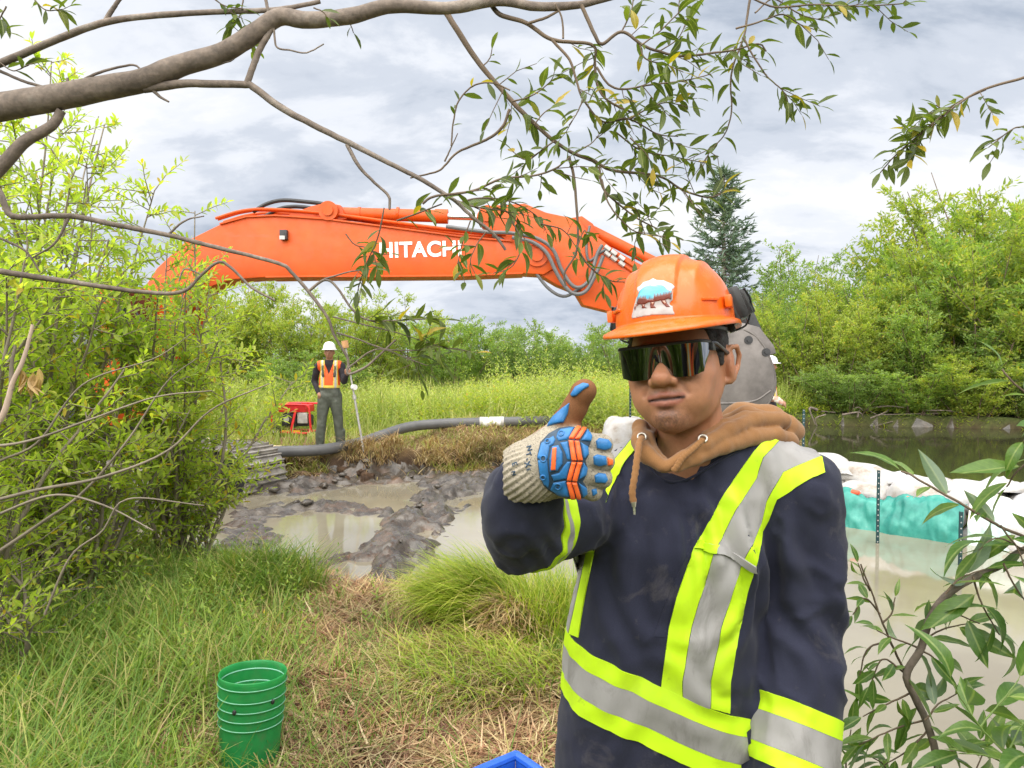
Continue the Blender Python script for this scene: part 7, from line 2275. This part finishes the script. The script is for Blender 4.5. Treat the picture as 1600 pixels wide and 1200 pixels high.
tw([(385, 133), (402, 87), (418, 57), (428, 40)], (5.5, 4.5)); tw([(418, 50), (419, 20), (414, -5)], (3, 2.5))
tw([(542, 226), (560, 258), (585, 284), (608, 306), (610, 328)], (3.2, 2))
tw([(428, 44), (433, 74), (456, 80), (481, 83), (507, 70)], (1.8, 1.0))
tw([(-10, 107), (40, 128), (83, 140)], (3, 2)); tw([(122, 131), (153, 114), (206, 103), (223, 114)], (2.4, 1.6)); tw([(104, 140), (105, 122)], (2.4, 2.2))
tw([(96, 172), (84, 194), (66, 206), (35, 224), (0, 262), (-40, 300)], (7, 12)); tw([(240, 142), (252, 150), (264, 155)], (3, 1.5))
tw([(280, 103), (350, 98), (366, 92)], (2.2, 1))
tw([(-20, 290), (0, 300), (9, 324), (26, 339), (109, 337), (175, 350), (262, 367), (350, 389), (437, 411), (455, 424), (481, 453), (512, 495), (523, 523), (544, 559), (544, 582), (572, 571), (594, 552), (620, 528)], (5, 1.6), 2.5)
tw([(483, 454), (507, 436), (526, 448), (548, 480), (572, 497), (608, 498), (658, 495)], (2.4, 1.0), 2.5, .6, .075, .028, .45)
tw([(507, 436), (545, 424), (580, 420)], (1.6, .8), 2.5, .6, .06, .03, .2); tw([(526, 520), (560, 530), (600, 545), (640, 548), (676, 545)], (1.6, .8), 2.5, .8, .058, .036, .3)
tw([(544, 575), (590, 545), (640, 560), (668, 570)], (1.6, .8), 2.5, .8, .058, .036, .3); tw([(520, 495), (560, 505), (620, 520), (700, 545)], (1.5, .7), 2.5, .8, .056, .036, .4)
tw([(-20, 422), (0, 424), (87, 437), (219, 455), (284, 455), (315, 429), (341, 409), (359, 416), (394, 450), (430, 470)], (5, 1.6), 2.4)
tw([(262, 367), (290, 345), (318, 338)], (2, 1), 2.5); tw([(109, 337), (85, 380), (50, 402)], (2.4, 1.2), 2.5)
tw([(315, 429), (290, 420), (280, 440)], (1.6, 1.0), 2.4); tw([(0, 372), (40, 392), (62, 424)], (2.2, 1.4), 2.5)
for px, r, lf, ln, sp in [
    ([(763, 0), (781, 23), (823, 37), (862, 62), (924, 70), (928, 97), (932, 136), (951, 160), (985, 176)], (4, 1.4), .55, .055, .030),
    ([(862, 62), (889, 93), (901, 128), (912, 155), (943, 190), (982, 186), (1029, 209), (1060, 212)], (2.4, .9), .4, .052, .026),
    ([(823, 37), (850, 28), (872, 16), (885, 4)], (2.4, 1.6), None, 0, 0),
    ([(880, 60), (878, 30), (868, 8)], (1.8, 1.4), None, 0, 0),
    ([(908, 8), (928, 54), (940, 70), (971, 50), (1002, 70), (1029, 81), (1068, 89), (1137, 81), (1184, 70), (1196, 82)], (3.2, 1.1), .35, .050, .024),
    ([(695, 15), (719, 54), (753, 105), (800, 159), (835, 194), (866, 221), (897, 240), (928, 252), (959, 267), (1029, 275), (1068, 298), (1106, 310), (1128, 305)], (5, 1.2), .35, .058, .030),
    ([(889, 244), (897, 279), (901, 329), (901, 388), (882, 426), (884, 446)], (2.6, 1.6), None, 0, 0),
    ([(901, 388), (925, 420), (955, 438), (978, 440)], (1.8, .8), .2, .055, .024),
    ([(901, 388), (912, 360), (918, 372)], (1.4, .7), .2, .05, .024),
    ([(936, 260), (943, 295), (975, 326), (1009, 349), (1068, 376)], (2, .8), .25, .050, .026),
    ([(940, 280), (952, 320), (978, 352), (1000, 366), (1040, 372)], (1.6, .8), .4, .05, .028),
    ([(796, 171), (785, 198), (761, 217), (715, 236), (695, 256), (680, 267), (640, 276)], (2.6, 1.2), None, 0, 0),
    ([(695, 252), (705, 230), (715, 209)], (1.6, .8), None, 0, 0), ([(705, 228), (708, 190), (715, 160), (738, 134), (770, 130), (796, 142)], (1.4, 1.2), .15, .042, .040),
    ([(660, 318), (680, 306), (738, 298), (785, 279), (835, 275), (866, 264), (890, 246)], (2.2, 1.4), .1, .050, .036),
    ([(715, 318), (745, 310), (790, 312), (830, 330), (850, 350)], (1.8, .8), .2, .055, .026),
    ([(700, 308), (740, 322), (790, 330), (810, 350), (820, 372)], (1.6, .8), .1, .06, .026),
    ([(760, 362), (745, 385), (735, 410), (742, 428)], (1.4, .7), .2, .05, .03), ([(800, 345), (815, 380), (800, 415), (770, 426)], (1.4, .7), .3, .055, .03),
    ([(845, 350), (880, 360), (905, 392)], (1.4, .7), .3, .05, .04), ([(620, 345), (660, 330), (690, 318)], (1.6, 1.2), .1, .06, .035),
    ([(932, 105), (951, 132), (975, 140), (1013, 134), (1068, 128), (1110, 118)], (2, .8), .25, .050, .022),
    ([(1172, -4), (1166, 30), (1161, 58), (1145, 101), (1141, 132), (1143, 171), (1133, 209), (1110, 236), (1098, 262)], (2, .8), .2, .045, .034),
    ([(1161, 58), (1176, 85), (1199, 120), (1223, 143), (1230, 159)], (1.6, .8), .75, .055, .014),
    ([(1150, 45), (1184, 35), (1223, 23), (1250, 38), (1273, 46)], (1.6, .7), .3, .05, .026),
    ([(1172, -4), (1215, 12), (1270, 8), (1340, 10), (1420, 4)], (1.6, .8), .3, .045, .024),
    ([(1180, 20), (1210, -2), (1250, 20), (1290, 30)], (1.4, .7), .2, .045, .022),
    ([(982, 186), (1010, 170), (1040, 160), (1075, 168)], (1.4, .7), .2, .050, .020), ([(960, 205), (1000, 235), (1050, 245), (1100, 255)], (1.4, .7), .2, .046, .018),
    ([(985, 215), (1010, 240), (1020, 262)], (1.3, .7), .1, .046, .02), ([(912, 155), (900, 180), (888, 196)], (1.3, .7), .3, .05, .026),
    ([(800, 159), (830, 150), (860, 128), (868, 112)], (1.4, .7), .15, .06, .026), ([(835, 194), (850, 176), (866, 165)], (1.2, .7), .2, .06, .03), ([(753, 105), (765, 90), (770, 72)], (1.2, .7), .2, .05, .03),
    ([(866, 221), (840, 240), (820, 250), (800, 236)], (1.3, .7), .1, .055, .024), ([(897, 240), (925, 222), (938, 205)], (1.3, .7), .2, .055, .026),
    ([(1002, 70), (1030, 50), (1060, 20), (1090, -5)], (1.4, .8), .1, .06, .022), ([(971, 50), (985, 20), (990, -5)], (1.5, 1.0), .1, .05, .022), ([(1029, 81), (1060, 60), (1075, 30)], (1.2, .7), .2, .055, .022),
    ([(1000, 70), (1010, 92), (1040, 100), (1070, 112)], (1.3, .7), .1, .055, .018), ([(1068, 298), (1090, 330), (1100, 340)], (1.2, .7), .2, .05, .03),
    ([(380, 0), (372, 30), (355, 42)], (1.2, .6), .2, .05, .02), ([(330, -5), (350, 8), (380, 12)], (1.2, .7), .1, .045, .02), ([(10, 10), (-5, 40), (8, 52)], (1.2, .7), .1, .05, .02),
    ([(0, 98), (20, 110), (45, 100)], (1.2, .7), .2, .06, .03), ([(50, -5), (70, 15), (95, 16)], (1.2, .7), .1, .05, .02), ([(490, 12), (505, 18), (512, 28)], (1.2, .7), .4, .05, .02),
    ([(540, 26), (548, 40), (552, 50)], (1.2, .7), .4, .05, .03),
    ([(600, 325), (590, 372), (572, 415), (560, 455)], (1.3, .7), .2, .055, .03), ([(735, 345), (722, 380), (715, 412)], (1.2, .7), .2, .055, .028), ([(540, 365), (555, 382), (580, 390), (590, 420)], (1.2, .7), .2, .055, .028), 
    ([(1640, 110), (1600, 122), (1535, 141), (1495, 164), (1450, 199), (1420, 224), (1395, 246), (1375, 270)], (2.6, .9), .45, .055, .016),
    ([(1540, 140), (1500, 158), (1478, 172), (1462, 165)], (1.6, .8), .3, .05, .018), ([(1470, 190), (1440, 205), (1425, 235)], (1.4, .7), .2, .055, .02),
    ([(1660, 180), (1600, 197), (1580, 203), (1545, 231)], (1.8, .8), .5, .06, .03)]:
    tw(px, r, 2.3 + rgn.uniform(-.12, .12), lf, ln, sp, .0 if lf is None else (1 - max(.3, 1 - lf)), 'twig', M_twig)
lv = []
for pp, lf, ln, sp, st in list(S):
    L = np.linalg.norm(pp[-1] - pp[0])
    for q in range(int(L / .085)):
        f = rgn.uniform(max(.15, lf * .8), 1.0); i = min(int(f * (len(pp) - 1)), len(pp) - 2)
        d = (pp[i + 1] - pp[i]); d = d / (np.linalg.norm(d) + 1e-9) + rgn.normal(0, .75, 3) + np.array([0, 0, -.1]); d /= np.linalg.norm(d)
        l2 = rgn.uniform(.05, .15); tp = np.array([pp[i], pp[i] + d * l2 * .5 + rgn.normal(0, .006, 3), pp[i] + d * l2])
        V, F = tube_np(tp - np.array(base), [.0016, .0013, .0009], 4); link('twig', mesh_np('twig', V, F, M_twig), tree)
        lv += run_leaves(tp, sp * .8, ln * 1.15, rgn, start=.2, spread=.8, up=0, droop=.1)
for pp, lf, ln, sp, st in S: lv += run_leaves(pp, sp * .66, ln * 1.32, rgn, start=lf if lf < .9 else .5, spread=.8, up=0.0, droop=.18)
rgn.shuffle(lv) if False else None
ordr = sorted(range(len(lv)), key=lambda k: -lv[k][3])
big = [lv[k] for k in ordr[:300]]; rest = [lv[k] for k in ordr[300:]]
OV = leaf_variants(M_over, 7, .31, 1)
leaf_objects(big, tree, OV, base, rgn)
if rest: leaf_mass(rest, tree, M_over2, base, .31)

# ---- the near willow at the right edge
base = Vector((1.15, 1.35, gz(1.15, 1.35)))
fw = empty('willow_sapling', base); tag(fw, 'young willow with large glossy leaves in front of the water at the lower right', 'sapling')
FV = leaf_variants(M_fore, 8, .28, 2); lv = []
def ft(px, r, d, leafy=None, ln=.085, sp=.03, name='branch', mat=M_twig, droop=.12, spread=.75):
    o, pp = branch(name, px, d, r, fw, base, mat, 7)
    if leafy is not None: lv.extend(run_leaves(pp, sp * .9, ln * 1.12, rgn, start=leafy, spread=spread, up=0, droop=droop, jit=.3))
M_green_twig = plain('green_twig', (.16, .24, .06), .5, var=.2)
ft([(1700, 880), (1640, 855), (1600, 837), (1563, 821), (1499, 784), (1440, 752), (1419, 739), (1405, 735)], (3.0, 1.6), (1.28, 1.36), .08, .085, .038, droop=.30)
ft([(1700, 830), (1600, 859), (1568, 880), (1520, 901), (1477, 928), (1451, 965), (1435, 1013), (1413, 1051), (1424, 1083), (1445, 1125), (1460, 1180), (1475, 1290), (1480, 1500)], (5, 7), (1.30, 1.38), .12, .080, .034, mat=M_bark)
ft([(1345, 882), (1360, 923), (1376, 971), (1389, 1003), (1410, 1050)], (1.2, 2.0), (1.40, 1.38), None)
for px, d, l0, ln, sp in [
    ([(1360, 923), (1350, 905), (1342, 880)], 1.40, .1, .040, .013), ([(1376, 960), (1352, 935), (1335, 960)], 1.40, .2, .042, .014), ([(1389, 1003), (1355, 1015), (1340, 1060)], 1.40, .2, .048, .016),
    ([(1378, 975), (1392, 960), (1400, 935)], 1.40, .2, .045, .016),
    ([(1435, 1013), (1400, 1000), (1370, 985)], 1.36, .15, .055, .018), ([(1413, 1051), (1380, 1030), (1362, 1070)], 1.36, .15, .055, .018), ([(1435, 1010), (1470, 985), (1510, 975)], 1.34, .1, .075, .022),
    ([(1424, 1083), (1390, 1100), (1350, 1120)], 1.36, .1, .060, .018), ([(1445, 1125), (1400, 1140), (1345, 1165)], 1.36, .1, .065, .018), ([(1445, 1125), (1470, 1100), (1500, 1085)], 1.33, .1, .07, .02),
    ([(1450, 1140), (1420, 1170), (1380, 1195)], 1.36, .05, .065, .018), ([(1330, 1240), (1322, 1190), (1330, 1140)], 1.42, .1, .06, .018), ([(1460, 1180), (1500, 1170), (1560, 1150)], 1.32, .05, .085, .02),
    ([(1477, 928), (1500, 905), (1540, 890)], 1.30, .2, .085, .024), ([(1520, 901), (1535, 945), (1560, 990)], 1.28, .1, .10, .026), ([(1451, 965), (1490, 960), (1530, 975)], 1.30, .1, .085, .024),
    ([(1568, 880), (1590, 920), (1620, 960)], 1.24, .1, .10, .03), ([(1563, 821), (1590, 860), (1600, 900)], 1.28, .2, .085, .03), ([(1600, 859), (1560, 840), (1530, 860)], 1.30, .1, .08, .03),
    ([(1480, 1290), (1520, 1210), (1540, 1170)], 1.30, .2, .09, .024), ([(1400, 1260), (1385, 1200), (1360, 1180)], 1.40, .1, .065, .02), ([(1435, 1013), (1460, 1030), (1480, 1060)], 1.34, .1, .07, .022),
    ([(1680, 1240), (1600, 1195), (1573, 1179), (1531, 1136), (1499, 1088), (1484, 1060)], 1.16, .12, .090, .034), ([(1640, 1260), (1560, 1190), (1500, 1180)], 1.18, .2, .085, .03), ([(1573, 1179), (1600, 1130), (1640, 1100)], 1.16, .1, .10, .03),
    ([(1531, 1136), (1560, 1100), (1590, 1060)], 1.18, .2, .10, .035), ([(1640, 1180), (1600, 1190), (1560, 1210)], 1.14, .1, .085, .03)]:
    ft(px, (1.7, .9), d, l0, ln, sp, 'twig', M_green_twig if d < 1.2 else M_twig, .10)
# top right spray
ft([(1720, 700), (1640, 640), (1600, 613), (1573, 588), (1566, 578)], (2.4, 1.4), (1.30, 1.32), .55, .075, .030, 'twig', M_twig, 0.0, .9)
ft([(1700, 720), (1640, 700), (1590, 735), (1570, 760)], (2.2, 1.2), (1.28, 1.32), .3, .09, .03, 'twig', M_twig, .15)
ft([(1700, 640), (1640, 660), (1600, 690)], (2, 1.2), 1.30, .4, .07, .03, 'twig', M_twig, .1)
ordr = sorted(range(len(lv)), key=lambda k: -lv[k][3] / max(np.linalg.norm(lv[k][0]), .5))
leaf_objects([lv[k] for k in ordr[:300]], fw, FV, base, rgn)
if len(lv) > 300: leaf_mass([lv[k] for k in ordr[300:]], fw, leaf_mat('foreground_leaf_small', [(0.065, 0.14, 0.032), (0.10, 0.19, 0.042), (0.155, 0.25, 0.058)], back=(0.24, 0.30, 0.24), yellow=0, trans=.35), base, .30)
print('leaves', len(lv))

# ---- the bushy willows on the left bank, in front of the excavator
LV = leaf_variants(M_lf_obj, 7, .33, 3)
def near_shrub(x, y, h, spread, stems, twigs, leaves, ll, label, seed, bare=.08, tw_=.42, lean=0.0, nparts=300, mat=None, ratio=.32, pre=None):
    rg2 = np.random.default_rng(seed)
    b = Vector((x, y, gz(x, y) - .03)); o = empty('willow_bush', b); tag(o, label, 'bush', 'leafy willow bushes on the left bank')
    lv, tubes = [], []
    for s in range(stems):
        a = rg2.uniform(0, 2 * np.pi); rr = spread * rg2.uniform(.1, 1.0) ** .7
        hh = h * (1.03 - .42 * (rr / spread) ** 1.5) * rg2.uniform(.72, 1.05)
        e = np.array([math.cos(a) * rr + lean, math.sin(a) * rr, hh]); bb = np.array([math.cos(a) * rr * .12, math.sin(a) * rr * .12, 0])
        m = (bb + e) / 2 + rg2.normal(0, .10, 3) - np.array([math.cos(a), math.sin(a), 0]) * rr * .1
        pts = smooth_path([bb, m, e], 14); pts = pts + np.cumsum(rg2.normal(0, .008, pts.shape), axis=0)
        tubes.append(tube_np(pts, np.linspace(.018, .004, 14) * rg2.uniform(.7, 1.2), 6))
        for k in range(twigs):
            f = bare + (1 - bare) * rg2.uniform(0, 1) ** .8; i = min(int(f * 13), 12); p = pts[i] + (pts[i + 1] - pts[i]) * (f * 13 - i)
            ta = rg2.uniform(0, 2 * np.pi); out = np.array([math.cos(ta), math.sin(ta), rg2.uniform(-.1, 1.2)]); out /= np.linalg.norm(out)
            L = tw_ * rg2.uniform(.5, 1.2) * (1.15 - .5 * f); q = p + out * L; mm = (p + q) / 2 + rg2.normal(0, .025, 3)
            tp = np.array([p, mm, q]); tubes.append(tube_np(tp, [.0042, .003, .0018], 4))
            lv += run_leaves(tp, L * .9 / leaves, ll, rg2, start=.12, spread=.8, up=.12)
    V, F = join_np(tubes); link('stem', mesh_np('bush_stems', V, F, M_twig2), o)
    bb = np.array(b); dist = np.array([np.linalg.norm(q[0] + bb - np.array([0, 0, 1.6])) / q[3] for q in lv])
    uv = np.array([proj(q[0] + bb) for q in lv]); vis = (uv[:, 0] > -20) & (uv[:, 0] < 900) & (uv[:, 1] > 0) & (uv[:, 1] < 1200)
    ordr = np.argsort(dist + 1e6 * ~vis)
    leaf_objects([(lv[k][0] + bb,) + lv[k][1:] for k in ordr[:nparts]], o, LV, b, rg2)
    leaf_mass([(lv[k][0] + bb,) + lv[k][1:] for k in ordr[nparts:]], o, mat or M_lf, b, ratio)
    return o
M_twig2 = plain('pale_twig', (.20, .165, .125), .75, var=.4, scale=6)
near_shrub(-3.35, 5.1, 3.85, 1.25, 26, 36, 16, .068, 'tall yellow green willow bush at the left edge reaching up to the grey limb', 1)
near_shrub(-2.68, 5.8, 2.80, 1.10, 22, 27, 16, .070, 'airy willow bush hiding the foot of the boom', 2)
near_shrub(-2.85, 4.8, 1.75, .80, 14, 19, 14, .072, 'middle willow bush hiding the body of the excavator', 3)
near_shrub(-2.95, 3.9, 2.65, .85, 16, 26, 15, .062, 'nearest tall willow bush at the left edge, below the crossing twigs', 4)
near_shrub(-2.45, 5.75, 1.10, .40, 5, 11, 12, .066, 'small thin willow bush with yellow leaves beside the mud', 5, nparts=300)
near_shrub(-2.55, 3.7, .90, .50, 8, 13, 11, .056, 'low willow bush growing out of the long grass', 6)
near_shrub(-4.5, 6.2, 3.6, 1.3, 18, 28, 15, .076, 'willow bush behind the others at the left edge', 7, nparts=200)
# long leaning stems across the bushes and a dead stick with withered leaves
b = Vector((-2.6, 3.6, gz(-2.6, 3.6))); ds = empty('leaning_branch', b); tag(ds, 'bare grey brown branches leaning through the left bushes', 'branch')
for px, d, r in [([(-40, 790), (60, 765), (160, 745), (260, 705), (330, 640), (420, 600)], 3.3, (5, 1.5)), ([(-40, 700), (40, 690), (140, 655), (240, 620), (330, 610)], 3.2, (4, 1.5)), ([(-30, 880), (60, 820), (130, 770), (200, 690), (260, 600), (310, 560)], 3.4, (5, 1.2)),
                 ([(-30, 815), (80, 775), (160, 790), (240, 830)], 3.0, (4, 1.5)), ([(70, 960), (110, 870), (160, 830), (200, 780), (320, 790)], 3.0, (3, 1.5)), ([(0, 720), (60, 690), (130, 600), (240, 560), (300, 520)], 3.5, (3.4, 1.0))]:
    branch('stick', px, d, (r[0] * .65, r[1] * .65), ds, b, M_twig2, 7)
b = P(10, 680, 2.4); dd = empty('dead_stick', b); tag(dd, 'pale broken stick with withered tan leaves at the left edge', 'stick')
branch('stick', [(-30, 690), (4, 650), (20, 600), (38, 560), (52, 505)], 2.4, (5.5, 2.5), dd, b, plain('pale_wood', (.50, .38, .30), .8, var=.2)); branch('stick', [(18, 610), (18, 570), (24, 540)], 2.4, (4, 2), dd, b, M_twig2)
M_dead = leaf_mat('withered_leaf', [(.30, .18, .07), (.40, .26, .11), (.50, .34, .16)], yellow=0, trans=.25, objr=True)
DV = leaf_variants(M_dead, 3, .30, 5)
leaf_objects([(np.array(P(22 + rgn.uniform(0, 44), 585 + rgn.uniform(-12, 6), 2.4)), np.array([rgn.normal(0, .12), rgn.normal(0, .12), -1.0]), rgn.normal(0, 1, 3), .075 * rgn.uniform(.7, 1.2)) for k in range(13)], dd, DV, b, rgn, 'withered_leaf')
# willows behind the camera, where the tree line goes on
for k, (x, y, s, kind) in enumerate(((-3.5, -4.5, 1.15, 'g'), (-.6, -6.2, 1.2, 'd'), (2.4, -5.2, 1.1, 'g'), (-6.5, -2.0, 1.1, 'y'), (5.6, -4.0, 1.2, 'y'), (-4.4, -1.6, .95, 'd'), (-5.2, 1.2, .85, 'd'))):
    ms = VAR[kind][k % 2]
    put_shrub('willow_shrub', ms, x, y, s, k * 1.3, ['willow behind the camera on the left', 'dark shrub straight behind the camera', 'willow behind the camera on the right', 'yellow green willow left of the camera', 'yellow green willow far right behind the camera', 'dark shrub beside the camera on the left', 'dark shrub on the left bank just outside the view'][k], 'willows behind the camera')
